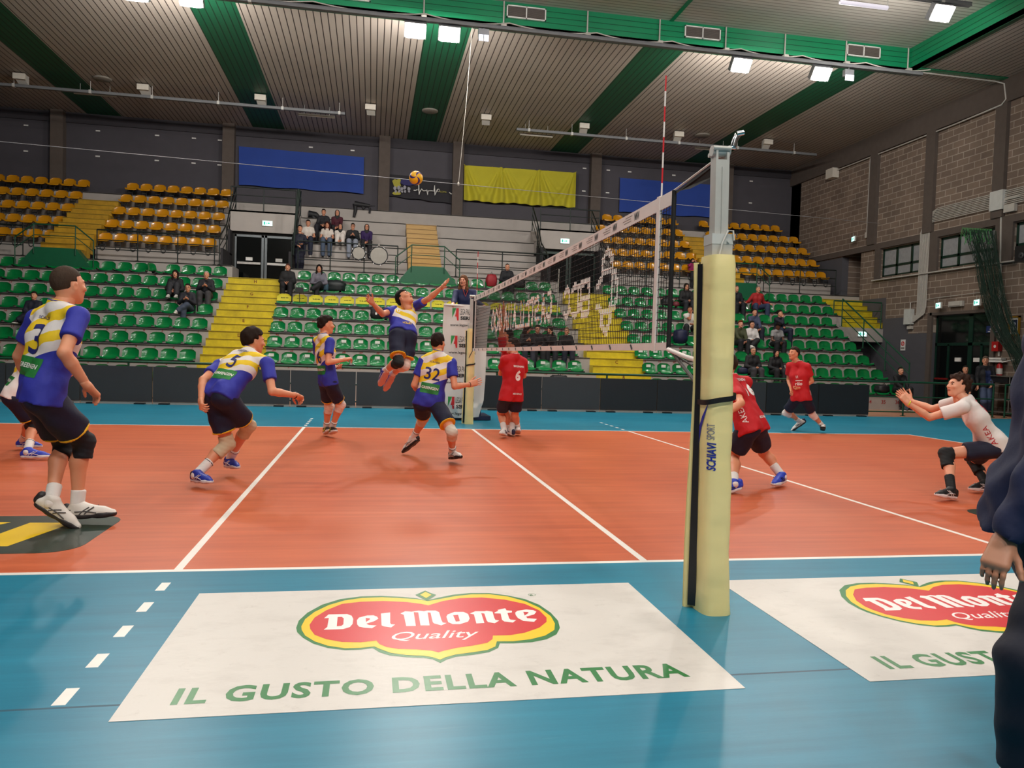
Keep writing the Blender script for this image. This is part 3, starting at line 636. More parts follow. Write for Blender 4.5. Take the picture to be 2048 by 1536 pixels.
strokes = [[(1215,502),(1208,515),(1204,545),(1203,560),(1195,575)], [(1204,548),(1222,540),(1232,545),(1235,580),(1230,612),(1222,620)], [(1215,502),(1224,512),(1225,545),(1222,600),(1220,625)], [(1220,620),(1203,625),(1198,612),(1192,615)], [(1203,627),(1203,650),(1212,670),(1220,640),(1220,625)],
 [(1161,570),(1178,560),(1178,625),(1163,630),(1161,570)], [(1162,600),(1178,593)], [(1144,582),(1150,572),(1156,575),(1157,620),(1150,632),(1144,628)], [(1130,590),(1135,575),(1138,585),(1139,620),(1133,636),(1128,628)], [(1097,587),(1101,583),(1103,600),(1102,622),(1098,640),(1094,630)],
 [(1082,645),(1087,592),(1090,645)], [(1084,625),(1090,622)], [(1070,605),(1075,595),(1078,600),(1077,615),(1070,625),(1070,640),(1078,636)], [(1052,610),(1068,597)], [(1066,598),(1064,648)], [(1058,606),(1058,648),(1051,650)], [(1048,604),(1047,652),(1032,655)], [(1042,605),(1041,650)],
 [(1026,652),(1030,608),(1031,652)], [(1027,638),(1031,637)], [(1023,610),(1022,655)], [(1018,610),(1017,657)], [(1008,660),(1012,616),(1014,658)], [(999,630),(1001,616),(1003,630),(1002,655),(1000,660),(998,650),(999,630)], [(991,633),(993,619),(996,633),(995,655),(992,661),(990,650),(991,633)], [(984,635),(987,621),(989,635),(988,655),(985,662),(983,650),(984,635)]]
segs = []
for s_ in strokes:
    q = [pix(a, b, x=0) for a, b in s_]; segs += [((p[1], p[2]), (r_[1], r_[2])) for p, r_ in zip(q, q[1:])]
def dseg(p, a, b):
    ax, ay = b[0]-a[0], b[1]-a[1]; L = ax*ax+ay*ay; t_ = 0 if L < 1e-9 else max(0, min(1, ((p[0]-a[0])*ax+(p[1]-a[1])*ay)/L))
    return math.hypot(p[0]-a[0]-t_*ax, p[1]-a[1]-t_*ay)
let = MB(); rc = random.Random(3)
for i in range(200):
    y_ = -.22+.0455*i
    if y_ > 9: break
    for j in range(36):
        z = 1.475+j*.025
        if min(dseg((y_, z), a, b) for a, b in segs if abs(a[0]-y_) < .8) < .03 if any(abs(a[0]-y_) < .8 for a, b in segs) else False:
            strand(let, (-.0005, y_, z-.0125), (-.0005, y_, z+.0125), .0048, 0 if y_ < 3.2 or rc.random() < .75 else (1 if rc.random() < .6 else 2))
            if j % 2 == 0: strand(let, (-.0005, y_-.023, z), (-.0005, y_+.023, z), .0042)
let.build('woven_lettering', [mat('white_woven_cord', 'f4ebe4', .6), mat('orange_woven_cord', 'e8a878', .6), mat('blue_woven_cord', '7fc4d8', .6)], net)
for y_, lb in ((-.0, 'near red and white net antenna beside the padded post'), (9.0, 'far red and white net antenna beside the referee')):
    t = thing('net_antenna', lb, 'antenna', (.012, y_, 1.43), 'antennas clipped to the net')
    for i in range(18): MB().tube([(.012, y_, 1.43+.1*i), (.012, y_, 1.53+.1*i)], .006, 8).build('antenna_band', M_REDP if i % 2 else M_NETW, t)
# ------------------------------------------------------------------ posts
M_PAD = None
n = N('yellow_pad_vinyl'); v = n.coord(scale=(1, 1, .5)); n.col(n.mix(n.noise(v, 2.2, 5, .6), lin('fdecb0'), lin('f4de90'))); n.set(Roughness=.42)
n.bump(n.noise(n.coord(scale=(1, 1, 2.2)), 4, 2, .4), .35, .03); M_PAD = n.m
def padded_post(cx, cy, sgn, label, hp, decal):
    t = thing('net_post', label, 'post', (cx, cy, 0), 'padded posts holding the net')
    nz, na = 40, 44
    def f(u, v):
        a = 2*math.pi*u; c, s_ = math.cos(a), math.sin(a); e = .62
        x = .079*math.copysign(abs(c)**e, c); y = .1*math.copysign(abs(s_)**e, s_); z = v*hp
        wr = .004*math.sin(z*9+2*c)+.003*math.sin(z*23+5*s_) if z < .75 else .0022*math.sin(z*11+3*c)
        if .42*hp < z < .46*hp or abs(z-1.32) < .03: wr -= .006
        k = 1+.10*max(0, 1-z/.35)**2; tw = -.03*max(0, .9-z)*0
        if z > hp-.03: k *= .93
        return (cx+x*k*(1+wr*6), cy+y*k*(1+wr*6), z)
    m = MB().grid(f, na, nz); top = [f(i/na, 1) for i in range(na)]; m.add(top, [tuple(range(na))]); pad = m.build('post_padding', M_PAD, t)
    m = MB(); m.grid(lambda u, v: (cx-.085-.018*u-.03*u*max(0, 1-v*1.6)-.006*math.sin(v*7)*u, cy+.05+.01*u, v*(hp-.03)), 3, 30); m.grid(lambda u, v: (cx-.085-.018*u-.03*u*max(0, 1-v*1.6)-.006*math.sin(v*7)*u, cy+.062+.01*u, v*(hp-.03)), 3, 30)
    m.build('padding_flap', M_PAD, t)
    MB().grid(lambda u, v: (cx-.078-.014*u, cy+.035+.025*u-.006*math.sin(v*7), .02+v*(hp-.06)), 2, 30).grid(lambda u, v: (cx-.098+.016*u-.02*max(0, 1-v*1.6)*(1-u), cy+.04-.03*u, .02+v*(hp-.06)), 2, 30).build('fastening_strip', M_BLACK, t)
    s = MB().box((cx-.058, cy-.05, 1.6), (cx+.058, cy+.05, hp+.1)); s.build('lower_tube', M_STEEL, t)
    MB().box((cx-.06, cy-.052, hp+.06), (cx+.06, cy+.052, hp+.115)).tube([(cx+.03, cy-.055, hp+.075), (cx+.03, cy-.062, hp+.075)], .008).build('clamp_collar', mat('pale_plastic', 'c9cbc8', .4), t)
    m = MB().box((cx-.038, cy-.034, hp), (cx+.038, cy+.034, 2.44)); m.box((cx-.038, cy-.034, 2.44), (cx-.026, cy+.034, 2.5)).box((cx+.024, cy-.034, 2.44), (cx+.038, cy+.034, 2.48)); m.box((cx-.004, cy-.04, hp+.11), (cx+.004, cy-.034, 2.4)); m.build('upper_tube', M_STEEL, t)
    MB().tube([(cx-.05, cy, 2.49), (cx+.05, cy, 2.49)], .028, 14).tube([(cx-.055, cy-.03, 2.5), (cx+.045, cy-.03, 2.5)], .012).tube([(cx-.05, cy+.035, 2.475), (cx+.045, cy+.035, 2.475)], .012).build('pulley', M_STEEL, t)
    if decal:
        MB().tube([(cx+.02, cy, 2.5), (cx+.05, cy, 2.515), (cx+.085, cy, 2.515)], .01).tube([(cx+.075, cy, 2.52), (cx+.085, cy, 2.56), (cx+.1, cy, 2.585)], .017).tube([(cx+.085, cy-.012, 2.585), (cx+.125, cy-.012, 2.595)], .014).build('crank_handle', mat('chrome', 'c9ccd0', .15, metal=1), t)
        MB().tube([(cx-.03, cy-.07, hp-.02), (cx-.01, cy-.068, hp+.06), (cx+.025, cy-.066, hp+.13), (cx+.055, cy-.06, hp+.13), (cx+.062, cy-.058, hp+.08)], .005).build('strap_cord', M_ROPE, t)
    z = 1.15
    m = MB().grid(lambda u, v: (cx+.092*math.copysign(abs(math.cos(2*math.pi*u))**.62, math.cos(2*math.pi*u)), cy+.12*math.copysign(abs(math.sin(2*math.pi*u))**.62, math.sin(2*math.pi*u)), z+.028*v+.02*math.cos(2*math.pi*u)), 40, 1); m.build('retaining_strap', M_BLACK, t)
    return t, pad
npost, npad = padded_post(.015, -.96, 1, 'near net post wrapped in tall pale yellow padding with blue lettering', 1.93, True)
fpost, fpad = padded_post(.06, 10.02, -1, 'far net post in yellow padding before the white banner', 1.86, False)
MB().tube([(0, -.93, 2.49), (0, -.24, 2.43)], .006).build('top_cable', M_ROPE, net); MB().tube([(0, 9.24, 2.43), (.05, 9.98, 2.49)], .006).build('top_cable', M_ROPE, net)
MB().add([(0, -.26, 2.42), (0, -.26, 2.40), (0, -.88, 2.46), (0, -.88, 2.47)], [(0, 1, 2, 3)]).add([(0, -.26, 2.42), (.0, -.5, 2.39), (.02, -.88, 2.40), (0, -.88, 2.47)], [(0, 1, 2, 3)]).build('black_ribbon', M_CORD, net)
for a, b, r_ in (((0, -.26, 1.44), (-.04, -.88, 1.19), .011), ((0, -.26, 1.42), (-.02, -.9, 1.28), .006), ((0, 9.26, 1.44), (.02, 9.94, 1.3), .008)): MB().tube([a, b], r_, 6).build('tension_strap', mat('strap_grey', '4a4744', .6), net)
MB().tube([(-.01, -.27, 1.43), (-.03, -.6, 1.385), (-.05, -.86, 1.36)], .014, 8).build('tape_tail', M_NETW, net)
# ---- projecting flat print on a curved surface
def bvh_of(o):
    me = o.data; org = origin_of(o)
    return BVHTree.FromPolygons([v_.co+org for v_ in me.vertices], [tuple(p.vertices) for p in me.polygons])
def project(bvh, vs, fs, org, right, up, nrm, name, m, parent, off=.003, maxe=.02):
    """flat print (vs in metres in the right/up frame) wrapped onto a surface"""
    bm = bmesh.new(); bv = [bm.verts.new((x, y, 0)) for x, y in vs]
    for f in fs:
        try: bm.faces.new([bv[i] for i in f])
        except ValueError: pass
    bmesh.ops.triangulate(bm, faces=bm.faces)
    for _ in range(4):
        ed = [e for e in bm.edges if e.calc_length() > maxe]
        if not ed: break
        bmesh.ops.subdivide_edges(bm, edges=ed, cuts=1); bmesh.ops.triangulate(bm, faces=bm.faces)
    org, R, U, Nn = V(org), V(right).normalized(), V(up).normalized(), V(nrm).normalized(); po = origin_of(parent); dead = []
    for v_ in bm.verts:
        w_ = org+R*v_.co.x+U*v_.co.y; h, hn, _, _ = bvh.ray_cast(w_+Nn*.6, -Nn, 1.2)
        if h is not None and hn.dot(Nn) < 0: hn = -hn
        if h is None or hn.dot(Nn) < .12: dead.append(v_); v_.co = (0, 0, 0)
        else: v_.co = h+hn*off-po
    bmesh.ops.delete(bm, geom=dead, context='VERTS')
    me = bpy.data.meshes.new(name); bm.to_mesh(me); bm.free(); me.materials.append(m)
    for p in me.polygons: p.use_smooth = True
    if not me.polygons: bpy.data.meshes.remove(me); return None
    return link_mesh(name, me, parent)
def text_fit(s, h, w_=None, bold=0, shear=0, space=1):
    vs, fs = text_mesh(s, bold, shear, space); xs_ = [q[0] for q in vs]; ya = [q[1] for q in vs]; sy = h/(max(ya)-min(ya)); sx = sy if w_ is None else w_/(max(xs_)-min(xs_))
    cx, cy = (min(xs_)+max(xs_))/2, (min(ya)+max(ya))/2
    return [((x-cx)*sx, (y-cy)*sy) for x, y in vs], fs
bv = bvh_of(npad); M_PB = mat('blue_print', '1c2f9c', .4)
face = V((-.35, -1, 0)); rt = V((1, -.35, 0)).normalized()
def on_pad(px, py): return V(pix(px, py, y=-1.07))
vs, fs = text_fit('SCHIAVI', .045, .15, .03, .15); project(bv, vs, fs, on_pad(1430, 914), (0, 0, 1), -rt, face, 'pad_lettering', M_PB, npost, maxe=.015)
vs, fs = text_fit('SPORT', .038, .085, -.0, 0); project(bv, vs, fs, on_pad(1430, 864), (0, 0, 1), -rt, face, 'pad_lettering', mat('grey_blue_print', '6f7390', .5), npost, maxe=.015)
lg = [(-.034, .155), (-.022, .155), (-.006, -.12), (-.02, -.14)]; lg2 = [(-.02, -.14), (0, -.14), (.018, .04), (.05, .19), (.02, .1), (.0, .0), (-.008, -.1)]
project(bv, lg+lg2, [(0, 3, 2, 1), tuple(range(4, 11))], on_pad(1407, 872), rt, (0, 0, 1), face, 'pad_emblem', M_PB, npost, maxe=.015)
project(bv, [(.012*math.cos(k), .012*math.sin(k)) for k in [i*.628 for i in range(10)]], [tuple(range(10))], on_pad(1406, 836), rt, (0, 0, 1), face, 'pad_emblem', M_PB, npost)
npost.rotation_euler = (0, -.02, 0)
# ------------------------------------------------------------------ ball
bc = V(pix(832, 356, y=7.0)); R_ = .105
n = N('ball_panels'); o_ = n.xyz(n.coord())
ang = n.math('ARCTAN2', o_[2], o_[0]); swirl = n.math('ADD', ang, n.math('MULTIPLY', o_[1], 12.)); fr = n.math('FRACT', n.math('MULTIPLY', swirl, 3/6.2832))
n.col(n.mix(n.math('LESS_THAN', fr, .24), n.mix(n.math('GREATER_THAN', n.math('ADD', n.math('ABSOLUTE', n.math('SUBTRACT', fr, .62)), n.math('MULTIPLY', o_[2], 1.2)), .2), lin('f7c313'), lin('f5ae12')), lin('2a2a78'))); n.set(Roughness=.45)
mb = MB().lathe(bc, (.2, -1, .1), [(R_*math.sin(math.pi*i/18)+1e-4, -R_*math.cos(math.pi*i/18)) for i in range(19)], 28)
solo(mb, 'volleyball', n.m, 'yellow and blue volleyball flying high above the left half of the court', 'ball', loc=bc)
# ------------------------------------------------------------------ boards along the court
M_BD = mat('grey_board_panel', '3b3a3c', .55, var=.12, sc=2); M_BD2 = mat('dark_board_panel', '242427', .5, var=.1, sc=2)
for i in range(16):
    x1 = 11.48-i*1.52; x0 = x1-1.5; t = thing('court_board', 'blank dark court-side board, %s from the right end of the long row' % ORD[i], 'board', ((x0+x1)/2, 13.85, 0), 'blank boards along the far side of the court')
    MB().box((x0, 13.82, .055), (x1, 13.88, .86)).build('board_panel', M_BD2 if i < 8 and i % 3 != 2 else M_BD, t)
    MB().box((x0, 13.84, 0), (x1, 13.87, .05)).build('base_strip', M_GREY, t)
    for q in (x0+.15, x1-.35): MB().box((q, 13.70, 0), (q+.22, 14.05, .03)).build('board_foot', M_BLACK, t)
# ------------------------------------------------------------------ referee stand with banner
t = thing('referee_stand', 'referee platform on a navy base behind the white banner', 'stand', (.05, 11.2, 0))
m = MB()
for x, y_ in ((-.3, 10.9), (.4, 10.9), (-.3, 11.7), (.4, 11.7)): m.tube([(x, y_, .05), (x, y_, 1.4)], .02)
for x in (-.3, .4): m.tube([(x, 10.9, 1.4), (x, 10.9, 2.28)], .02); m.tube([(x, 10.9, .05), (x, 11.7, .05)], .02)
m.tube([(-.3, 10.9, 2.28), (.4, 10.9, 2.28)], .022); m.build('frame', mat('navy_metal', '1b2344', .4), t)
MB().box((-.36, 10.9, 1.33), (.46, 11.75, 1.38)).build('platform', M_BLACK, t); MB().box((-.5, 10.82, .01), (.62, 11.8, .09)).build('base', mat('navy_metal', '1b2344', .4), t)
outl = [(888,606),(886,640),(885,700),(885,792),(893,820),(901,836),(930,837),(958,834),(964,815),(968,793),(971,740),(974,690),(978,650),(981,612)]
BY = 10.8; E_ = [pix(a, b, y=BY) for a, b in outl]
L_ = [(887.5,607),(885.5,655),(885,710),(885,760),(886,800),(902,836)]; Rr = [(981,612),(976,655),(972,709),(970,760),(967,800),(957,834)]
def brow(Lp, Rp, v):
    k = v*(len(Lp)-1); i = min(int(k), len(Lp)-2); f_ = k-i; a = [Lp[i][q]*(1-f_)+Lp[i+1][q]*f_ for q in (0, 1)]; b = [Rp[i][q]*(1-f_)+Rp[i+1][q]*f_ for q in (0, 1)]; return a, b
def bfn(u, v):
    a, b = brow(L_, Rr, v); px = a[0]*(1-u)+b[0]*u; py = a[1]*(1-u)+b[1]*u; d = .05*math.sin(u*9+v*2)+.03*math.sin(v*12+u*5)+(.1 if v > .85 else 0)*math.sin(u*14)
    p = pix(px, py, y=BY-.0); return (p[0], BY-.02+d*.4, p[2])
n = N('banner_vinyl'); n.col(lin('e3ded9')); n.set(Roughness=.4); n.bump(n.noise(n.coord(), 3, 2, .4), .15, .03); M_BAN = n.m
mb = MB().grid(bfn, 24, 40).grid(lambda u, v: tuple(np.array(bfn(1-u, v))+np.array([0, .006, 0])), 24, 40)
mb.tube([(-.42, BY-.01, 2.36), (.5, BY-.01, 2.33)], .02)
ban = solo(mb, 'banner', M_BAN, 'creased white volleyball league banner hanging in front of the referee stand', 'banner', loc=(0.03, BY, 0)); bb = bvh_of(ban)
M_T1 = mat('print_green', '2f9a4e', .5); M_T2 = mat('print_red', 'd8262e', .5)
for px0, py in ((905, 616), (902, 671), (897, 731), (896, 793)):
    A = V(pix(px0, py, y=BY)); R3, U3, N3 = (1, 0, 0), (0, 0, 1), (0, -1, 0)
    def pr_(vs, fs, dx, dz, m, nm='banner_print'): project(bb, vs, fs, A+V((dx, 0, dz)), R3, U3, N3, nm, m, ban, maxe=.06, off=.005)
    pr_([(0, 0), (.08, 0), (0, -.2)], [(0, 2, 1)], 0, 0, M_T1); pr_([(.08, 0), (.13, 0), (.13, -.25), (.1, -.25), (.085, -.17), (.055, -.17), (.075, -.09)], [(0, 6, 5, 4, 3, 2, 1)], 0, 0, M_T2)
    vs, fs = text_fit('LEGA PALLAVOLO', .12, .38, .0); pr_(vs, fs, .345, -.07, M_BLACK)
    vs, fs = text_fit('SERIE A', .075, .36, .045); pr_(vs, fs, .345, -.2, M_BLACK)
    vs, fs = text_fit('www.legavolley.it', .07, .56, .01); pr_(vs, fs, .24, -.35, M_BLACK)
# ------------------------------------------------------------------ banners on the back wall
def cloth(name, c, rough=.8):
    n = N(name); v = n.coord(); n.col(n.mix(n.noise(v, 2, 4), lin(c), tuple(x*.8 for x in lin(c)[:3])+(1,))); n.set(Roughness=rough); n.b.inputs['Sheen Weight'].default_value = .1; return n.m
def wallcloth(px, mt, label, fold, name='banner'):
    """px: corner pixels tl, tr, br, bl on the wall; fold(u, v) = how far it stands off"""
    q = [pix(a, b, y=28.28) for a, b in px]
    def f(u, v, s=0):
        p = (q[0]*(1-u)+q[1]*u)*(1-v)+(q[3]*(1-u)+q[2]*u)*v; d = fold(u, v)
        return (p[0], 28.32-.06-d-s, p[2]+.02*math.sin(u*17)*v)
    m = MB().grid(lambda u, v: f(u, v), 90, 20).grid(lambda u, v: f(1-u, v, -.008), 90, 20)
    for u in (0, .25, .5, .75, 1): p = f(u, 0); m.tube([(p[0], p[1]-.01, p[2]), (p[0], 28.4, p[2]+.05)], .012, 6)
    return solo(m, name, mt, label, 'banner', loc=tuple(f(.5, 0)))
M_BLUB = cloth('blue_cloth', '2446a0'); M_YB = cloth('yellow_cloth', 'c9bf2c')
wallcloth([(478, 293), (728, 315), (727, 387), (478, 370)], M_BLUB, 'wide plain blue cloth banner over the left exit', lambda u, v: .012*math.sin(u*30)*v+.02*math.sin(u*9))
wallcloth([(1240, 356), (1426, 370), (1426, 435), (1238, 424)], M_BLUB, 'plain blue cloth banner behind the padded post', lambda u, v: .012*math.sin(u*26+1)*v+.02*math.sin(u*7))
def swag(u, v):
    s = 0
    for a in (0., .335, .665, 1.0):
        d = (u-a)/(.02+.16*v); s += .13*math.exp(-d*d*.6)*math.cos(d*9)
    return s+.14
wallcloth([(927, 332), (1149, 347), (1147, 416), (926, 402)], M_YB, 'draped golden yellow cloth banner with gathered folds', swag)
bl = wallcloth([(770, 348), (912, 360), (908, 408), (778, 392)], cloth('black_cloth', '2a282e'), 'black supporters banner with a white heartbeat line and yellow art', lambda u, v: .03*math.exp(-((u-v*.4)/.06)**2)+.03*math.exp(-((1-u-v*.4)/.06)**2))
W28 = lambda a, b, d=.13: V(pix(a, b, y=28.28))+V((0, -d, 0))
hb = [(827, 382), (832, 382), (834, 380), (836, 383), (837, 371), (838, 391), (840, 384), (843, 379), (846, 383), (850, 383), (853, 381), (855, 391), (856, 383), (864, 383), (867, 384), (868.5, 372), (869.5, 392), (873, 383), (876, 380)]
MB().tube([W28(*q) for q in hb], .022, 6).tube([W28(a, b) for a, b in ((898, 386), (901, 389), (905, 389))], .02, 6).build('heartbeat_line', M_WHITE, bl)
m = MB().tube([W28(876+3*math.cos(k*.7), 382+3*math.sin(k*.7)) for k in range(10)], .012, 6); m.build('banner_ball', M_GREY, bl)
def blob(c, rx, rz, nn=9, j=.25): return [V(c)+V((rx*math.cos(2*math.pi*k/nn)*(1+j*RNG.uniform(-1, 1)), 0, rz*math.sin(2*math.pi*k/nn)*(1+j*RNG.uniform(-1, 1)))) for k in range(nn)]
m = MB(); m.prism(blob(W28(794, 367), .19, .2, 11, .4), (0, .01, 0)); m.prism(blob(W28(793, 388), .2, .07), (0, .01, 0)); m.build('banner_art', mat('banner_yellow', 'a8a036', .7), bl)
m = MB()
for px in (790, 797, 803, 809, 817): m.prism(blob(W28(px, 377+RNG.uniform(-1, 3), .14), .07, .09, 8), (0, .01, 0)).prism(blob(W28(px+1, 384, .14), .05, .06, 7), (0, .01, 0))
m.build('banner_art', mat('banner_grey', '9a98a0', .7), bl)
m = MB(); m.prism(blob(W28(815, 366, .115), .35, .12, 9, .2), (0, .01, 0)); m.build('banner_art', mat('banner_violet', '26235e', .7), bl)
put_text(MB(), 'KOMA', W28(886, 385), (1, 0, 0), (0, 0, 1), .07).build('banner_word', mat('banner_yellow', 'a8a036', .7), bl)
# ------------------------------------------------------------------ trays, lamps and cables under the ceiling
def tray(name, label, x0, x1, y, z, top, rods, r=.04):
    t = thing(name, label, 'cable tray', ((x0+x1)/2, y, z), 'galvanised trays under the ceiling')
    MB().box((x0, y-.05, z-.045), (x1, y+.05, z+.035)).box((x0, y-.062, z+.03), (x1, y+.062, z+.042)).box((x0, y-.062, z-.05), (x1, y+.062, z-.04)).build('rail', mat('tray_steel', '75777a', .6, metal=.2), t)
    for x in rods: MB().tube([(x, y, z), (x, y, top)], .012, 6).box((x-.04, y-.07, z-.06), (x+.04, y+.07, z+.06)).build('hanger', M_STEEL, t)
tray('cable_tray', 'long galvanised tray carrying the floodlights along the green fascia', -16, 13.75, 15.3, 9.93, 11.15, [-14, -11, -8, -5])
tray('cable_tray', 'galvanised tray under the rear ceiling at left', -15.8, -3.0, 24.2, 10.02, 10.4, [-14, -11.6, -9.6, -7.4, -5.2, -3.2])
tray('cable_tray', 'galvanised tray under the rear ceiling at right', 3.42, 16.0, 24.3, 10.02, 10.4, [3.9, 5.6, 7.8, 10, 12.5, 15])
tray('cable_tray', 'short galvanised tray on the upper ceiling at top right', 8.2, 12.4, 11.95, 10.3, 11.15, [8.6, 10.1, 11.6])
t = thing('fascia_conduits', 'pale conduits and junction boxes climbing the green fascia with sagging cables', 'conduit', (0, 16.3, 10.4))
cx = [pix(a, 60, y=16.4)[0] for a in (847, 1007, 1175, 1320, 1453, 1572, 1695, 1820)]
for i, x in enumerate(cx): MB().tube([(x, 16.42, 10.38), (x, 16.42, 11.14)], .022, 8).build('conduit', M_GREY, t); MB().box((x-.07, 16.3, 10.36), (x+.07, 16.44, 10.5)).build('junction_box', M_GREY, t)
for a, b in zip([-9.5, -6.5, -3.5]+cx, [-6.5, -3.5]+cx): MB().tube([(a+(b-a)*k/10, 15.42, 10.02+.11*(2*k/10-1)**2) for k in range(11)], .016, 6).build('sagging_cable', M_ROPE, t)
MB().tube([(cx[-1], 16.2, 10.36), (17.0, 16.2, 10.34), (17.25, 16.1, 10.25), (17.25, 16.0, 9.75), (17.2, 16.1, 9.6), (17.25, 18, 9.58), (17.25, 25.5, 9.58)], .025, 8).build('conduit', M_GREY, t)
def floodlight(x, y, z, k):
    lab = ['floodlight at the far left top edge of the photo', 'left lamp of the glaring floodlight pair over the flying ball', 'right lamp of the glaring floodlight pair over the flying ball', 'left floodlight of the two over the padded post', 'right floodlight of the two over the padded post', 'lone floodlight near the top right corner', 'second floodlight from the left top edge'][k]
    t = thing('floodlight', lab, 'floodlight', (x, y, z), 'floodlights hung from the front tray')
    dx, dy, dz_ = 0, -.78, -.62; D = V((dx, dy, dz_)).normalized(); U = V((1, 0, 0)); W = D.cross(U); c = V((x, y, z))
    MB().obox(c-D*.1, U*.28, W*.19, D*.09).build('housing', mat('lamp_housing', '8b8d92', .4, metal=.5), t)
    MB().obox(c+D*.0, U*.25, W*.165, D*.012).build('lens', emit('flood_lens', 'fff6e6', 90), t)
    MB().tube([c-U*.26-D*.05, c-U*.26-D*.05+V((0, 0, .26)), c+U*.26-D*.05+V((0, 0, .26)), c+U*.26-D*.05], .012, 6).build('bracket', M_STEEL, t)
    area('floodlight_beam', c+D*.03, (.42, .24), FLOOD_W, (1, .95, .88), (x*.55, y-9.5, 0), 170)
    area('stand_fill_light', c+V((0, .12, -.16)), (.42, .2), STAND_W, (1, .95, .88), (x, y+9, 7.2), 180)  # added fill light at each fixture, brightens the stands and rear ceiling
for k, (x, y, z) in enumerate(FLOODS): floodlight(x, y, z, k)
for k, (x, y, z) in enumerate(UNSEEN_LAMPS):     # unseen court lamps, assumed; the row behind the camera is added frontal light
    area('ceiling_fill_light', (x, y, z+.14), (.5, .3), 110, (1, .955, .9), (x, y+3, z+2), 175)  # added upward light that brightens the upper ceiling, no fixture of its own
    t = thing('unseen_hall_lamp', 'unseen court lamp assumed on the upper ceiling', 'floodlight', (x, y, z), 'unseen court lamps')
    MB().box((x-.3, y-.2, z), (x+.3, y+.2, z+.12)).tube([(x, y, z+.1), (x, y, 11.15)], .02).build('housing', mat('lamp_housing', '8b8d92', .4, metal=.5), t)
    MB().box((x-.27, y-.17, z-.01), (x+.27, y+.17, z+.001)).build('lens', emit('unseen_lamp_lens', 'fff8ec', 12), t)
    area('unseen_lamp_beam', (x, y, z-.03), (.54, .34), LAMP_W*(4.6 if y < -8 else 1.2 if y < -3 else 1), (1, .955, .88), (x, 3 if y < -8 else y-.01, .5), 165)
for i, (px, py) in enumerate(((40, 148), (287, 172), (521, 193), (741, 215), (972, 237), (1168, 256), (1357, 271), (1535, 287))):
    p = pix(px, py, y=24.0); x = p[0]
    t = thing('wall_washer', 'white box lamp under the rear ceiling, %s from the left' % ORD[i], 'lamp', (x, 24.0, 10.25), 'white box lamps in a row under the rear ceiling')
    MB().box((x-.19, 23.9, 10.17), (x+.19, 24.0, 10.36)).build('lamp_face', mat('cream_plastic', 'd9d2c6', .5), t)
    MB().prism([(x-.15, 23.99, 10.36), (x-.15, 23.99, 10.2), (x-.12, 24.25, 10.06), (x-.12, 24.25, 10.36)], (.3, 0, 0)).build('lamp_body', M_GREY, t)
    MB().tube([(x, 24.1, 10.3), (x, 24.1, 10.4)], .03).build('mount', M_GREY, t)
for i, (a, b, py) in enumerate(((148, 232, 188), (597, 670, 231), (1040, 1105, 270), (1390, 1455, 298))):
    y = 24.8 if i else 24.6; p0 = pix(a, py-2, y=y); p1 = pix(b, py+3, y=y); z = (p0[2]+p1[2])/2
    t = thing('strip_light', 'unlit fluorescent strip light below the rear tray, %s from the left' % ORD[i], 'lamp', (p0[0], y, z), 'fluorescent strip lights')
    MB().tube([(p0[0], y, z), (p1[0], y, z)], .05, 10).build('tube_cover', mat('opal_plastic', 'c5c0b6', .3), t); MB().tube([(p0[0]+.2, y, z), (p0[0]+.2, y, 10.4)], .008, 6).tube([(p1[0]-.2, y, z), (p1[0]-.2, y, 10.4)], .008, 6).build('hanger', M_STEEL, t)
p0 = pix(1680, 4, y=11.9); p1 = pix(1775, 12, y=11.9)
t = thing('strip_light', 'opal fluorescent strip light on the upper ceiling at top right', 'lamp', tuple(p0)); MB().tube([tuple(p0), (p1[0], p1[1], p0[2])], .05, 10).build('tube_cover', emit('opal_lit', 'e8e4f0', .6), t); MB().tube([tuple(p0), (p0[0], p0[1], 11.15)], .01, 6).tube([(p1[0], p1[1], p0[2]), (p1[0], p1[1], 11.15)], .01, 6).build('hanger', M_STEEL, t)
for i, (px, py) in enumerate(((205, 158), (860, 222), (1405, 271))):
    p = pix(px, py, z=10.38)
    solo(MB().lathe((p[0], p[1], 10.40), (0, 0, -1), [(.3, 0), (.3, .03), (.26, .05), (.02, .05)], 24), 'ceiling_speaker', mat('speaker_grille', '8e8880', .6), 'round ceiling speaker, %s from the left' % ORD[i], 'speaker', 'round ceiling speakers', loc=(p[0], p[1], 10.4))
for i, (px, py) in enumerate(((967, 72), (1697, 152))):
    p = pix(px, py, y=15.3); x, y, z = p; t = thing('emergency_lamp', 'twin lens emergency lamp %s' % ('beside the left floodlight pair' if i == 0 else 'right of the padded post floodlights'), 'lamp', (x, y, z), 'twin lens emergency lamps')
    MB().box((x-.14, y-.05, z-.02), (x+.14, y+.08, z+.17)).tube([(x, y, z+.1), (x, y, 9.93)], .015).build('housing', mat('lamp_housing', '8b8d92', .4, metal=.5), t)
    for s in (-.07, .07): MB().box((x+s-.06, y-.07, z-.15), (x+s+.06, y-.04, z+.01)).build('lens', emit('off_lens_glow', 'e6e8f4', .9), t)  # lamps are off; a slight glow is put into the lenses
VG = mat('vent_grille', '6f6560', .6)
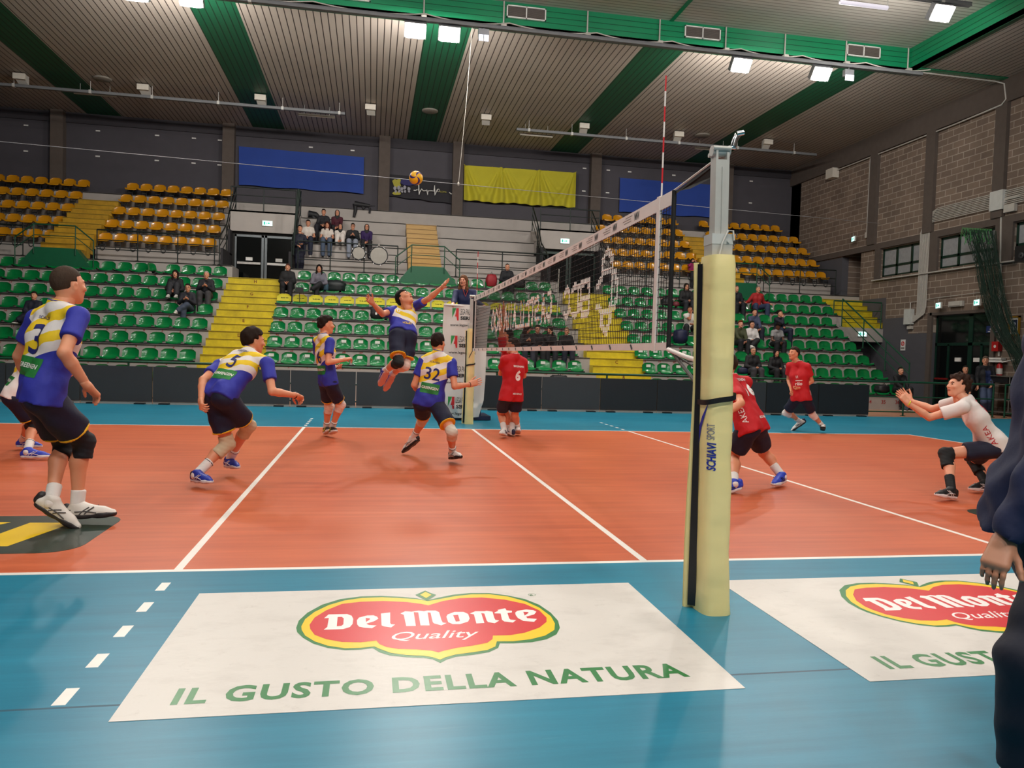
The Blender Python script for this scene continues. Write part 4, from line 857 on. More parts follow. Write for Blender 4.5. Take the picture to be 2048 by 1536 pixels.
for i, (a, b) in enumerate(((1013, 1091), (1370, 1441), (1696, 1762), (655, 740))):
    x0, x1 = pix(a, 30, y=16.45)[0], pix(b, 50, y=16.45)[0]; z0, z1 = 10.72, 11.06
    t = thing('air_vent', 'white-framed air grille on the green fascia, %s' % ['left of the hanging rope end', 'over the net antenna', 'rightmost', 'leftmost, above the floodlight pair'][i], 'vent', (x0, 16.42, z0), 'air grilles on the green fascia')
    f = MB(); xm = (x0+x1)/2
    for q in ((x0, z0, x1, z0+.03), (x0, z1-.03, x1, z1), (x0, z0, x0+.03, z1), (x1-.03, z0, x1, z1), (xm-.015, z0, xm+.015, z1)): f.box((q[0], 16.4, q[1]), (q[2], 16.45, q[3]))
    f.build('vent_frame', M_WHITE, t); s = MB()
    for k in range(11): s.box((x0+.02, 16.42, z0+.03+.026*k), (x1-.02, 16.445, z0+.045+.026*k))
    s.build('louvres', VG, t)
# steel cable and rope
solo(MB().tube([(-16.5, 11.2, 5.25), (17.3, 21.8, 6.88)], .007, 6), 'steel_cable', mat('steel_wire', '8f8f92', .4), 'thin steel cable slung across the whole hall', 'cable', loc=(0, 16, 6))
a_, b_ = V((-16.5, 11.2, 5.25)), V((17.35, 21.8, 6.88)); k_ = (.42+16.5)/33.85; cp = a_.lerp(b_, k_)
pt = V(pix(947, 22, y=cp.y)); solo(MB().tube([cp, cp.lerp(pt, .5)+V((.02, 0, 0)), (pt.x, pt.y, pt.z)], .008, 6).lathe(cp, (0, 0, 1), [(.001, -.06), (.03, -.04), (.03, .04), (.001, .06)], 8), 'hanging_rope', mat('dull_rope', '9a968e', .7), 'thin white rope dropping from the ceiling onto the steel cable', 'rope', loc=tuple(cp))
# ------------------------------------------------------------------ exit signs
M_EX = emit('sign_glow', 'bff3ee', 1.6); M_EXG = emit('sign_green', '1ea98a', .8)
def exit_sign(c, right, nrm, label, hang=0, w_=.34, h_=.17):
    c, R3, N3 = V(c), V(right).normalized(), V(nrm).normalized(); U3 = V((0, 0, 1)); t = thing('exit_sign', label, 'sign', tuple(c), 'lit green exit signs')
    MB().obox(c-N3*.03, R3*(w_/2+.02), N3*.028, U3*(h_/2+.02)).build('sign_box', M_GREY, t)
    MB().obox(c+N3*.002, R3*w_/2, N3*.004, U3*h_/2).build('sign_face', M_EX, t)
    m = MB(); q = N3*.008
    m.obox(c+q-R3*.1, R3*.028, N3*.001, U3*.055); m.obox(c+q+R3*.035, R3*.02, N3*.001, U3*.03); m.prism([c+q+R3*.06+U3*.035, c+q+R3*.06-U3*.035, c+q+R3*.1], N3*.002)
    m.obox(c+q-R3*.035-U3*.01, R3*.008, N3*.001, U3*.035); m.obox(c+q-R3*.03+U3*.04, R3*.01, N3*.001, U3*.01); m.obox(c+q-R3*.02-U3*.01, R3*.022, N3*.001, U3*.008); m.build('running_figure', M_EXG, t)
    if hang: MB().tube([c+U3*.08, c+U3*(.08+hang)], .008, 6).build('hanger', M_GREY, t)
exit_sign((-5.7, 24.56, 5.93), (1, 0, 0), (0, -1, 0), 'lit green exit sign on the concrete panel over the left exit')
p = pix(1130, 482, y=24.56); exit_sign(tuple(p), (1, 0, 0), (0, -1, 0), 'lit green exit sign above the net, over the right exit')
p = pix(1725, 668, y=21.36); exit_sign(tuple(p), (1, 0, 0), (0, -1, 0), 'lit exit sign low on the corner stair landing')
for px, py, lb in ((1706, 478, 'high on the brick wall beside the amber seats'), (1876, 611, 'left of the pair over the dark green doors'), (1953, 605, 'right of the pair over the dark green doors')):
    p = pix(px, py, x=17.1); exit_sign((17.1, p[1], p[2]), (-.3, -1, 0), (-1, .3, 0), 'lit green exit sign %s' % lb, .15)
# ------------------------------------------------------------------ things on the brick wall
X = 17.33
def wpx(a, b, d=.0): p = pix(a, b, x=X-d); return (X-d, p[1], p[2])
t = thing('conduit_bundle', 'wide bundle of grey pipes bending down the brick wall beside the windows', 'conduit', (X, 19.1, 3)); 
for i in range(9):
    o_ = i*.055; y0 = 19.5-o_; z1 = 6.46+o_*1.0
    MB().tube([(X-.06, 14.5, z1+.0), (X-.06, y0-.35, z1), (X-.06, y0-.1, z1-.09), (X-.06, y0, z1-.3), (X-.06, y0, 3.05+o_*.9+.12), (X-.06, y0+.05, 3.05+o_*.6), (X-.06, y0+.12, 3.02+o_*.5), (X-.06, 19.75, 3.02+o_*.5)], .017, 6).build('pipe', M_GREY, t)
MB().box((X-.16, 19.7, 2.93), (X, 20.05, 3.48)).build('junction_box', mat('pale_plastic', 'c9cbc8', .4), t)
MB().box((X-.16, 15.85, 6.35), (X, 16.35, 6.95)).build('junction_box', mat('pale_plastic', 'c9cbc8', .4), t)
t = thing('wall_trunking', 'upright pale trunking with a box on the brick wall above the high exit sign', 'conduit', (X, 22.6, 7)); q = wpx(1736, 470)
MB().box((X-.05, 22.35, q[2]), (X, 22.52, 9.6)).tube([(X-.03, 22.6, q[2]), (X-.03, 22.6, 9.6)], .02).build('trunking', M_GREY, t); MB().box((X-.1, 22.3, q[2]-.12), (X, 22.62, q[2]+.1)).build('junction_box', M_GREY, t)
t = thing('grey_conduit', 'pale pipe dropping beside the doors from a box at window height', 'conduit', (X, 15.9, 4)); MB().tube([wpx(2040, 390, .05), wpx(2012, 398, .05), wpx(2003, 415, .05), wpx(1998, 700, .05), wpx(1998, 712, .05)], .035, 8).build('pipe', M_GREY, t); MB().box((X-.12, wpx(2035, 415)[1], wpx(2035, 415)[2]-.1), (X, wpx(2035, 415)[1]+.4, wpx(2035, 415)[2]+.12)).build('junction_box', M_GREY, t)
t = thing('grey_conduit', 'thin pipe and socket box on the brick wall left of the doors', 'conduit', (X, 20, 3)); a = wpx(1821, 605, .04); b = wpx(1820, 655, .04); MB().tube([a, b], .02, 6).tube([a, (a[0], 18.6, a[2]+.08), (a[0], 16.6, a[2]+.12)], .012, 6).build('pipe', M_GREY, t); MB().box((X-.08, b[1]-.12, b[2]-.06), (X, b[1]+.12, b[2]+.06)).build('socket_box', M_GREY, t)
a = wpx(1915, 608); solo(MB().box((X-.1, a[1]-.3, a[2]-.09), (X, a[1]+.3, a[2]+.09)).box((X-.13, a[1]-.25, a[2]-.06), (X-.1, a[1]+.25, a[2]+.06)), 'emergency_light', M_GREY, 'unlit emergency light between the two exit signs over the doors', 'lamp', loc=a)
a = wpx(1671, 348); solo(MB().box((X-.3, a[1]-.25, a[2]-.2), (X, a[1]+.25, a[2]+.2)), 'wall_box', mat('cream_plastic', 'd9d2c6', .5), 'cream equipment box high on the brick wall near the far corner', 'box', loc=a)
a = wpx(1806, 690); t = thing('safety_notice', 'small white notice with a red ring on the grey painted wall', 'sign', a)
MB().box((X-.01, a[1]-.12, a[2]-.2), (X+.01, a[1]+.12, a[2]+.2)).build('notice_board', M_WHITE, t); MB().lathe((X-.012, a[1], a[2]+.05), (-1, 0, 0), [(.05, 0), (.05, .004), (.085, .004), (.085, 0)], 20).tube([(X-.014, a[1]-.05, a[2]+.1), (X-.014, a[1]+.05, a[2])], .01, 6).build('red_ring', M_T2, t); MB().box((X-.014, a[1]-.09, a[2]-.15), (X-.008, a[1]+.09, a[2]-.08)).build('notice_text', M_GTX, t)
a = wpx(2030, 652); t = thing('framed_picture', 'small gold-framed picture of a player on the brick wall', 'picture', a); h, w_ = .3, .2
for q in ((-w_, -h, w_, -h+.05), (-w_, h-.05, w_, h), (-w_, -h, -w_+.05, h), (w_-.05, -h, w_, h)): MB().box((X-.05, a[1]+q[0], a[2]+q[1]), (X, a[1]+q[2], a[2]+q[3])).build('gold_frame', mat('gold_frame', 'b8892e', .35, metal=.6), t)
MB().box((X-.02, a[1]-w_+.04, a[2]-h+.04), (X-.01, a[1]+w_-.04, a[2]+h-.04)).build('mount', M_WHITE, t); m = MB().box((X-.024, a[1]-.1, a[2]-.19), (X-.018, a[1]+.1, a[2]+.19)); m.build('print', mat('picture_dark', '1d2a44', .5), t); m = MB().lathe((X-.028, a[1], a[2]+.06), (-1, 0, 0), [(.001, .004), (.05, .004), (.055, 0)], 12).box((X-.028, a[1]-.06, a[2]-.12), (X-.02, a[1]+.06, a[2]-.02)); m.build('print_figure', mat('picture_pale', 'a9b0c0', .5), t)
t = thing('fire_extinguisher', 'red fire extinguisher with a white label on the wall by the metal trolley', 'extinguisher', wpx(1999, 752)); a = V(wpx(1999, 742, .12))
MB().lathe(a, (0, 0, 1), [(.001, -.26), (.08, -.25), (.085, -.2), (.085, .16), (.06, .22), (.03, .25), (.03, .29)], 18).build('cylinder', mat('extinguisher_red', 'b8161c', .3, coat=.3), t); MB().lathe(a, (0, 0, 1), [(.0865, -.1), (.0865, .08)], 18).build('label_band', M_WHITE, t)
MB().box((a.x-.03, a.y-.05, a.z+.28), (a.x+.03, a.y+.06, a.z+.31)).tube([a+V((0, .02, .27)), a+V((0, .12, .2)), a+V((0, .1, -.05))], .01, 6).build('valve_and_hose', M_BLACK, t)
a = wpx(1997, 693, .02); t = thing('extinguisher_sign', 'red folded sign above the fire extinguisher', 'sign', a); MB().box((X-.15, a[1]-.12, a[2]-.15), (X, a[1]+.13, a[2]+.15)).build('sign_plate', mat('extinguisher_red', 'b8161c', .3), t); MB().lathe((X-.152, a[1], a[2]), (-1, 0, 0), [(.001, .002), (.05, .002)], 10).build('sign_mark', M_WHITE, t)
a = wpx(1992, 718, .1); solo(MB().box((X-.22, a[1]-.35, a[2]-.1), (X, a[1]+.25, a[2]-.04)).box((X-.2, a[1]-.3, a[2]-.02), (X-.02, a[1]+.2, a[2]+.04)).tube([(X-.2, a[1]-.35, a[2]-.1), (X-.2, a[1]-.75, a[2]-.02), (X, a[1]-.8, a[2])], .02, 6), 'folded_stretcher', M_WHITE, 'white folded stretcher poles held on wall brackets above the extinguisher', 'stretcher', loc=a)
a = wpx(1985, 659, .02); t = thing('blue_plaque', 'small dark blue sign on the wall beside the net curtain', 'sign', a); MB().box((X-.02, a[1]-.3, a[2]-.1), (X, a[1]+.25, a[2]+.12)).build('plaque', mat('sign_blue', '1f2f66', .5), t); MB().box((X-.024, a[1]-.2, a[2]-.02), (X-.018, a[1]+.1, a[2]+.04)).box((X-.024, a[1]-.24, a[2]-.07), (X-.018, a[1]+.18, a[2]-.05)).build('plaque_text', M_WHITE, t)
p = pix(2045, 506, x=16.95); t = thing('loudspeaker', 'black loudspeaker bracketed before the right-hand window', 'speaker', tuple(p)); MB().box((16.8, p[1]-.35, p[2]-.27), (17.15, p[1]+.12, p[2]+.2)).build('cabinet', M_BLACK, t); MB().tube([(17.1, p[1]-.1, p[2]), (17.45, p[1]-.1, p[2])], .03).build('bracket', M_BLACK, t); MB().lathe((16.79, p[1]-.12, p[2]-.1), (-1, 0, 0), [(.1, 0), (.1, .01), (.03, .002)], 16).build('cone', mat('speaker_cone', '35363a', .5), t)
# metal trolley
t = thing('equipment_trolley', 'grey steel trolley with shelves against the wall at the right edge', 'trolley', (16.9, 14.9, 0)); m = MB()
for y_ in (15.75, 14.75, 13.9):
    for x in (16.75, 17.15): m.tube([(x, y_, .06), (x, y_, 1.2)], .022, 6)
for z in (.12, .5, .95, 1.2): m.box((16.73, 13.88, z-.02), (17.17, 15.77, z+.01))
m.build('frame', mat('trolley_steel', '6d6a66', .45, metal=.5), t)
for y_ in (15.75, 13.9): MB().lathe((16.95, y_, .05), (0, 1, 0), [(.001, -.02), (.05, -.02), (.05, .02), (.001, .02)], 14).build('wheel', M_BLACK, t)
MB().box((16.78, 14.85, .99), (17.12, 15.6, 1.17)).box((16.78, 14.0, .99), (17.12, 14.65, 1.15)).build('equipment_box', M_BLACK, t)
# divider net gathered along the wall
n = N('dark_net'); n.col(lin('1d3a2e')); n.set(Roughness=.8); M_DN = n.m
t = thing('divider_net', 'dark green divider net gathered and draped down the brick wall', 'net', (17.0, 16, 3)); ctl = [((1925, 458), (1992, 462)), ((1948, 520), (1998, 520)), ((1958, 575), (2010, 590)), ((1972, 630), (2030, 650)), ((1990, 672), (2052, 705)), ((2016, 705), (2085, 750)), ((2036, 760), (2100, 800)), ((2040, 835), (2100, 835))]
def dn(u, v, d):
    k = v*(len(ctl)-1); i = min(int(k), len(ctl)-2); f_ = k-i; a = [ctl[i][0][q]*(1-f_)+ctl[i+1][0][q]*f_ for q in (0, 1)]; b = [ctl[i][1][q]*(1-f_)+ctl[i+1][1][q]*f_ for q in (0, 1)]
    p = pix(a[0]*(1-u)+b[0]*u, a[1]*(1-u)+b[1]*u, x=16.75-d); return (p[0], p[1], max(.02, p[2]))
m = MB()
for k in range(110):
    u0 = RNG.uniform(0, 1); ph = RNG.uniform(0, 6); am = RNG.uniform(.02, .12); d = RNG.uniform(-.15, .25)
    m.tube([dn(min(1, max(0, u0+am*math.sin(v*7+ph))), v, d) for v in [i/24 for i in range(25)]], .006, 3, caps=False)
for k in range(70):
    v0 = (k+.5)/70; m.tube([dn(u, min(1, max(0, v0+.02*math.sin(u*9+k))), .05*math.sin(u*14+k)) for u in [i/10 for i in range(11)]], .005, 3, caps=False)
m.build('netting', M_DN, t)['kind'] = 'stuff'
m = MB()
for k in range(26): u0 = k/26; a = V(dn(u0*.9, .0, 0)); m.tube([a+V((0, 0, .05)), a+V((0, -.05+.1*RNG.rand(), -.15)), a+V((-.05, -.25+.4*RNG.rand(), -.3-.2*RNG.rand()))], .01, 4)
m.build('rope_fringe', mat('bright_green_rope', '4f9a5a', .7), t)
# ------------------------------------------------------------------ things lying about the stands
def lumpy(c, r3, seed, nz=10, na=16, j=.12, flat=.0):
    """soft irregular body such as a bag or a heap of cloth"""
    rs = np.random.RandomState(seed); ph = rs.uniform(0, 6, 6); vs = MB(); c = V(c)
    def f(u, v):
        a = 2*math.pi*u; b = math.pi*(v-.5); k = 1+j*(math.sin(3*a+ph[0])*math.cos(b)+.6*math.sin(5*a+4*b+ph[1])+.5*math.sin(7*b+ph[2])); e = .75
        s_ = lambda x: math.copysign(abs(x)**e, x)
        return tuple(c+V((r3[0]*s_(math.cos(a))*s_(math.cos(b))*k, r3[1]*s_(math.sin(a))*s_(math.cos(b))*k, max(-r3[2], r3[2]*s_(math.sin(b))*k))))
    return vs.grid(f, na, nz)
def bag(px, py, y, r3, mt, label, cat='bag', name='backpack', strap=True, seed=1, zb=None):
    p = V(pix(px, py, y=y)); p.z = zb+r3[2] if zb is not None else p.z
    t = thing(name, label, cat, tuple(p)); lumpy(p, r3, seed).build('body', mt, t)
    if strap: MB().tube([p+V((-r3[0]*.3, -r3[1]*.6, r3[2]*.7)), p+V((0, -r3[1]*.5, r3[2]*1.35)), p+V((r3[0]*.3, -r3[1]*.6, r3[2]*.7))], .012, 6).build('handle', M_BLACK, t)
    return t
M_NAVYB = mat('navy_nylon', '12183a', .6); M_DKB = mat('dark_nylon', '17171c', .6)
SB = lambda k: TZ(k)+.07
bg = bag(752, 636, TY(4)+.22, (.19, .13, .22), M_DKB, 'dark backpack with a small white tag on a seat left of the leaping player', seed=2, zb=SB(4)); p = bg.location; MB().box((p.x-.03, p.y-.15, p.z-.06), (p.x+.03, p.y-.12, p.z+.01)).build('tag', M_WHITE, bg)
bg = bag(772, 638, TY(4)+.2, (.13, .1, .13), mat('grey_nylon', '3a3c44', .6), 'small grey bag with a white label beside the dark backpack', seed=3, zb=SB(4)); p = bg.location; MB().box((p.x-.08, p.y-.12, p.z-.02), (p.x+.08, p.y-.095, p.z+.06)).build('tag', M_WHITE, bg)
bag(670, 577, TY(2)+.2, (.36, .16, .2), mat('black_puffer', '1a2224', .5), 'dark puffer coat heaped on a seat right of the woman in grey', 'coat', 'coat', False, 4, zb=SB(2))
bag(982, 570, TY(1)+.25, (.2, .15, .24), mat('red_nylon', '96202a', .6), 'red backpack on a top row seat behind the net band', seed=5, zb=SB(1))
bag(1035, 576, TY(1)+.2, (.3, .18, .19), M_DKB, 'dark coat heaped beside the lone man in the top row', 'coat', 'coat', False, 6, zb=SB(1))
bag(1362, 660, TY(5)+.2, (.24, .16, .25), M_NAVYB, 'navy coat on a seat left of the man resting his chin in white', 'coat', 'coat', False, 7, zb=SB(5))
bag(1335, 610, TY(2)+.2, (.22, .15, .17), M_DKB, 'dark bag left of the woman in the black hood', seed=8, zb=SB(2))
bag(1352, 612, TY(2)+.1, (.13, .1, .1), mat('maroon_bag', '6e2630', .6), 'small maroon bag by the woman in the black hood', seed=9, zb=SB(2))
bag(1487, 717, TY(7)+.15, (.17, .12, .12), M_NAVYB, 'navy bag under the feet of the young men right of the padded post', seed=10, zb=SB(7))
bag(1765, 770, TY(8)+.2, (.24, .16, .14), M_DKB, 'black sports bag on the front seat beside the man in black', seed=11, zb=SB(8))
bag(1118, 732, TY(8)+.25, (.28, .18, .16), M_DKB, 'black bag lying on the front row below the four watching women', seed=12, zb=SB(8))
bag(651, 571, TY(2)+.15, (.12, .1, .15), mat('denim_cloth', '2d4a5a', .7), 'teal jacket between the two seated women', 'coat', 'coat', False, 13, zb=SB(2))
def jacket(pxs, z0, label, mt):
    t = thing('draped_jacket', label, 'jacket', tuple(pix(pxs[0][0], pxs[0][1], y=27.9))); m = MB()
    for path, r0, r1 in z0: m.tube([tuple(pix(a, b, y=27.2)) for a, b in path], r0, 10, r1=r1)
    m.build('cloth', mt, t)
jacket([(712, 408)], [([(709, 408), (725, 410), (740, 412)], .13, .07), ([(710, 408), (711, 420), (708, 434)], .1, .05), ([(724, 410), (727, 418), (731, 414)], .07, .05), ([(736, 411), (740, 418), (739, 426)], .05, .04), ([(740, 412), (750, 412)], .03, .015)], 'dark jacket with hanging sleeves on the bare ledge below the black banner', M_DKB)
jacket([(625, 430)], [([(617, 428), (632, 430), (636, 434)], .15, .1), ([(625, 430), (629, 438)], .12, .1)], 'black coat heaped on the ledge left of the students on the top tier', M_DKB)
for i, (px, py, w_, lb) in enumerate(((717.5, 507, .24, 'smaller octagonal drum with white skin hanging on the walkway railing'), (757.5, 512, .31, 'larger bass drum with metal lugs hanging on the walkway railing'))):
    p = V(pix(px, py, y=22.78)); t = thing('drum', lb, 'drum', tuple(p), 'drums on the railing'); nn = 8 if i == 0 else 20
    MB().lathe(p, (0, -1, 0), [(w_, -.12), (w_, .1)], nn, smooth=False).build('drum_shell', M_DKB, t); MB().lathe(p, (0, -1, 0), [(w_*.97, .1), (.001, .105)], nn, smooth=False).build('drum_skin', mat('drum_skin', '9d9890' if i == 0 else '77767c', .5), t)
    MB().tube([p+V((w_*math.cos(k*2*math.pi/nn), -.1, w_*math.sin(k*2*math.pi/nn))) for k in range(nn+1)], .02, 6).build('hoop', M_BLACK, t)
    for k in range(8): q = p+V((w_*1.03*math.cos(k*math.pi/4+.2), -.11, w_*1.03*math.sin(k*math.pi/4+.2))); MB().tube([q, q+V((0, .06, 0))], .02, 6).build('lug', mat('chrome', 'c9ccd0', .15, metal=1), t)
    MB().tube([p+V((-.05, .05, w_)), p+V((0, .2, w_+.15)), p+V((.05, .05, w_))], .012, 6).build('hanging_strap', M_ROPE, t)
p = pix(1116, 600, y=20.5); a = pix(1118, 538, y=p[1]); b = pix(1113, 668, y=p[1]-.2); solo(MB().tube([tuple(b), tuple(a)], .017, 6), 'white_pole', M_ROPE, 'thin white flagpole leaning in the stand behind the net lettering', 'pole', loc=tuple(b))
p = pix(597, 480, y=23.2); solo(MB().tube([pix(597, 378, y=23.1), pix(592, 430, y=23.1), pix(586, 510, y=23.1)], .035, 8).tube([pix(600, 380, y=23.1), pix(593, 440, y=23.1)], .025, 8), 'rolled_flags', mat('dark_green_flag', '12241e', .7), 'rolled dark flags on poles standing by the students with yellow tape', 'flag', loc=tuple(p))
# camera tripod-like stick behind the seated women
b = pix(599, 617, y=TY(3)+.1); a = pix(599, 585, y=TY(3)+.1); solo(MB().tube([tuple(b), tuple(a)], .012, 6).box((a[0]-.12, a[1]-.05, a[2]), (a[0]+.12, a[1]+.05, a[2]+.16)), 'camera_stick', M_BLACK, 'camera on a thin black stick before the seated women', 'camera', loc=tuple(b))
# ================================================================== people
def A3(*a): return np.array(a, float)
def nrm(v): v = np.asarray(v, float); l = np.linalg.norm(v); return v/l if l > 1e-9 else A3(0, 0, 1)
class Field:
    """smooth union of tapered limbs, sampled on a grid and skinned into one continuous surface"""
    def __init__(s, k=.03): s.p = []; s.k = k; s.cut = []
    def cone(s, a, b, ra, rb, k=None, clip=(), tag_=0, sq=None):
        s.p.append(('c', np.asarray(a, float), np.asarray(b, float), ra, rb, s.k if k is None else k, clip, tag_, sq)); return s
    def ell(s, c, R, r, k=None, clip=(), neg=False, tag_=0):
        s.p.append(('e', np.asarray(c, float), np.asarray(R, float), np.asarray(r, float), neg, s.k if k is None else k, clip, tag_, None)); return s
    def bounds(s, pad):
        lo, hi = np.full(3, 1e9), np.full(3, -1e9)
        for p in s.p:
            if p[0] == 'c':
                for q, r in ((p[1], p[3]), (p[2], p[4])): lo = np.minimum(lo, q-r*1.1); hi = np.maximum(hi, q+r*1.1)
            elif not p[4]: lo = np.minimum(lo, p[1]-max(p[3])); hi = np.maximum(hi, p[1]+max(p[3]))
        return lo-pad, hi+pad
    def one(s, p, P):
        if p[0] == 'c':
            _, a, b, ra, rb, k, clip, t_, sq = p; ba = b-a; L = ba@ba; v = P-a
            t = np.clip((v@ba)/max(L, 1e-9), 0, 1); q = v-t[:, None]*ba
            if sq is not None: ax, f = sq; q = q+np.outer((q@ax)*(f-1), ax)
            d = np.sqrt((q*q).sum(1))-(ra+(rb-ra)*t)
        else:
            _, c, R, r, neg, k, clip, t_, _ = p; q = (P-c)@R.T; k0 = np.sqrt(((q/r)**2).sum(1)); k1 = np.sqrt(((q/(r*r))**2).sum(1)); d = k0*(k0-1)/np.maximum(k1, 1e-6)
        for cp, cn in clip: d = np.maximum(d, (P-cp)@cn)
        return d
    def value(s, P):
        out = None
        for p in s.p:
            d = s.one(p, P); k = p[5]
            if p[0] == 'e' and p[4]:
                h = np.clip(.5-.5*(out+d)/k, 0, 1); out = out*(1-h)-d*h+k*h*(1-h); continue
            if out is None: out = d; continue
            h = np.clip(.5+.5*(d-out)/k, 0, 1); out = d*(1-h)+out*h-k*h*(1-h)
        for cp, cn in s.cut: out = np.maximum(out, (P-cp)@cn)
        return out
    def skin(s, h, disp=None):
        lo, hi = s.bounds(h*2.5); n = np.maximum(3, np.ceil((hi-lo)/h).astype(int)+1)
        g = [lo[i]+h*np.arange(n[i]) for i in range(3)]; G = np.stack(np.meshgrid(*g, indexing='ij'), -1).reshape(-1, 3)
        D = s.value(G).reshape(n)
        if disp is not None: D = D+disp(G).reshape(n)
        return nets(D, lo, h)
def nets(D, lo, h):
    n = D.shape; S = D < 0; cnt = np.zeros([i-1 for i in n], int); acc = np.zeros(cnt.shape+(3,)); w_ = np.zeros(cnt.shape)
    sl = lambda o: tuple(slice(o[i], n[i]-1+o[i]) for i in range(3)); cs = [(i, j, k) for i in (0, 1) for j in (0, 1) for k in (0, 1)]
    for a in cs:
        for ax in range(3):
            if a[ax]: continue
            b = list(a); b[ax] = 1; da, db = D[sl(a)], D[sl(tuple(b))]; m = (da < 0) != (db < 0)
            t = np.where(m, da/np.where(m, da-db, 1), 0); base = np.array(a, float); pos = np.zeros(m.shape+(3,)); pos[...] = base; pos[..., ax] += t
            acc += pos*m[..., None]; w_ += m
    act = w_ > 0; ids = -np.ones(act.shape, int); ids[act] = np.arange(act.sum()); ijk = np.argwhere(act)
    v = lo+h*(ijk+acc[act]/w_[act][:, None]); F = []
    for ax in range(3):
        o = [0, 0, 0]; o[ax] = 1; a = D[tuple(slice(0, n[i]-o[i]) for i in range(3))] < 0; b = D[tuple(slice(o[i], n[i]) for i in range(3))] < 0
        e = np.argwhere(a != b); u, w2 = [(1, 2), (2, 0), (0, 1)][ax]
        e = e[(e[:, u] > 0) & (e[:, w2] > 0) & (e[:, u] < n[u]-1) & (e[:, w2] < n[w2]-1)]
        if not len(e): continue
        du = np.zeros(3, int); du[u] = 1; dw = np.zeros(3, int); dw[w2] = 1; q = [e-du-dw, e-dw, e, e-du]
        f = np.stack([ids[tuple(x.T)] for x in q], 1); flip = ~a[tuple(e.T)]; f[flip] = f[flip][:, ::-1]; F.append(f[(f >= 0).all(1)])
    F = np.concatenate(F) if F else np.zeros((0, 4), int)
    # one relaxation pass takes the stair-steps off
    s_ = v.copy(); c = np.ones(len(v))
    for i in range(4): np.add.at(s_, F[:, i], v[F[:, (i+1) % 4]]); np.add.at(c, F[:, i], 1)
    return v*.4+.6*s_/c[:, None], F
def np_mesh(name, parts, mats, parent, attrs=None, midx=None):
    """parts: list of (verts, quads); one mesh object under parent"""
    vs = np.concatenate([p[0] for p in parts]); fs = []; o = 0
    for p in parts: fs.append(p[1]+o); o += len(p[0])
    fs = np.concatenate(fs); org = np.array(origin_of(parent)); me = bpy.data.meshes.new(name)
    me.vertices.add(len(vs)); me.vertices.foreach_set('co', (vs-org).astype(np.float32).ravel())
    me.loops.add(len(fs)*4); me.loops.foreach_set('vertex_index', fs.ravel().astype(np.int32)); me.polygons.add(len(fs)); me.polygons.foreach_set('loop_start', np.arange(0, len(fs)*4, 4, dtype=np.int32))
    me.polygons.foreach_set('use_smooth', np.ones(len(fs), bool))
    for m in (mats if isinstance(mats, list) else [mats]): me.materials.append(m)
    if midx is not None: me.polygons.foreach_set('material_index', midx(vs[fs].mean(1)).astype(np.int32))
    me.update(calc_edges=True)
    if attrs is not None:
        for k, a in attrs(vs).items():
            if a.ndim == 2: t = me.attributes.new(k, 'FLOAT_VECTOR', 'POINT'); t.data.foreach_set('vector', a.astype(np.float32).ravel())
            else: t = me.attributes.new(k, 'FLOAT', 'POINT'); t.data.foreach_set('value', a.astype(np.float32))
    return link_mesh(name, me, parent)
# ---- skeleton
def fwd(deg): a = math.radians(deg); return A3(math.cos(a), math.sin(a), 0)
def left_of(f): return nrm(np.cross(A3(0, 0, 1), f))
def at_depth(px, py, Y): return pix(px, py, y=Y)
def on_ray(px, py, c, L, side):
    """point on the pixel's sight line at distance L from c, on the near (-1) or far (+1) side"""
    d = nrm(CF+CR*(px-1024)/FPX-CU*(py-768)/FPX); m = c-CAM; b = d@m; h2 = m@m-b*b; q = L*L-h2
    return CAM+d*(b+side*math.sqrt(max(q, 0)))
def knee_on_ray(px, py, a, b, La, Lb):
    d = nrm(CF+CR*(px-1024)/FPX-CU*(py-768)/FPX); t0 = d@(((a+b)/2)-CAM); best = None
    for t in np.linspace(t0-.7, t0+.7, 281):
        p = CAM+d*t; e = (np.linalg.norm(p-a)-La)**2+(np.linalg.norm(p-b)-Lb)**2
        if best is None or e < best[0]: best = (e, p)
    return best[1]
def bend(a, b, La, Lb, hint):
    """joint between a and b (two-bone limb), bulging towards hint"""
    d = b-a; D = np.linalg.norm(d); D2 = min(D, (La+Lb)*.999); x = (La*La-Lb*Lb+D2*D2)/(2*D2); y = math.sqrt(max(0, La*La-x*x)); u = d/D; h = hint-(hint@u)*u; return a+u*x+nrm(h)*y
SKIN = {}
def skin_mat(c):
    if c in SKIN: return SKIN[c]
    n = N('skin'); v = n.coord(); n.col(n.mix(n.noise(v, 9, 4), lin(c), tuple(min(1, x*k) for x, k in zip(lin(c)[:3], (1.0, .8, .75)))+(1,))); n.set(Roughness=.48); n.b.inputs['Subsurface Weight'].default_value = .0
    SKIN[c] = n.m; return n.m
def hair_mat(c):
    k = 'hair'+c
    if k in SKIN: return SKIN[k]
    n = N('hair'); v = n.coord(scale=(1, 1, .3)); n.col(n.mix(n.noise(v, 60, 4, .7), lin(c), tuple(x*.45 for x in lin(c)[:3])+(1,))); n.set(Roughness=.75); n.b.inputs['Specular IOR Level'].default_value = .2; n.bump(n.noise(v, 90, 3, .7), .6, .008)
    SKIN[k] = n.m; return n.m
def cloth_mat(c, name='fabric', rough=.75):
    k = name+c
    if k in SKIN: return SKIN[k]
    n = N(name); v = n.coord(); n.col(n.mix(n.noise(v, 5, 3), lin(c), tuple(x*.86 for x in lin(c)[:3])+(1,))); n.set(Roughness=rough); n.bump(n.noise(v, 11, 3, .5), .35, .015); SKIN[k] = n.m; return n.m
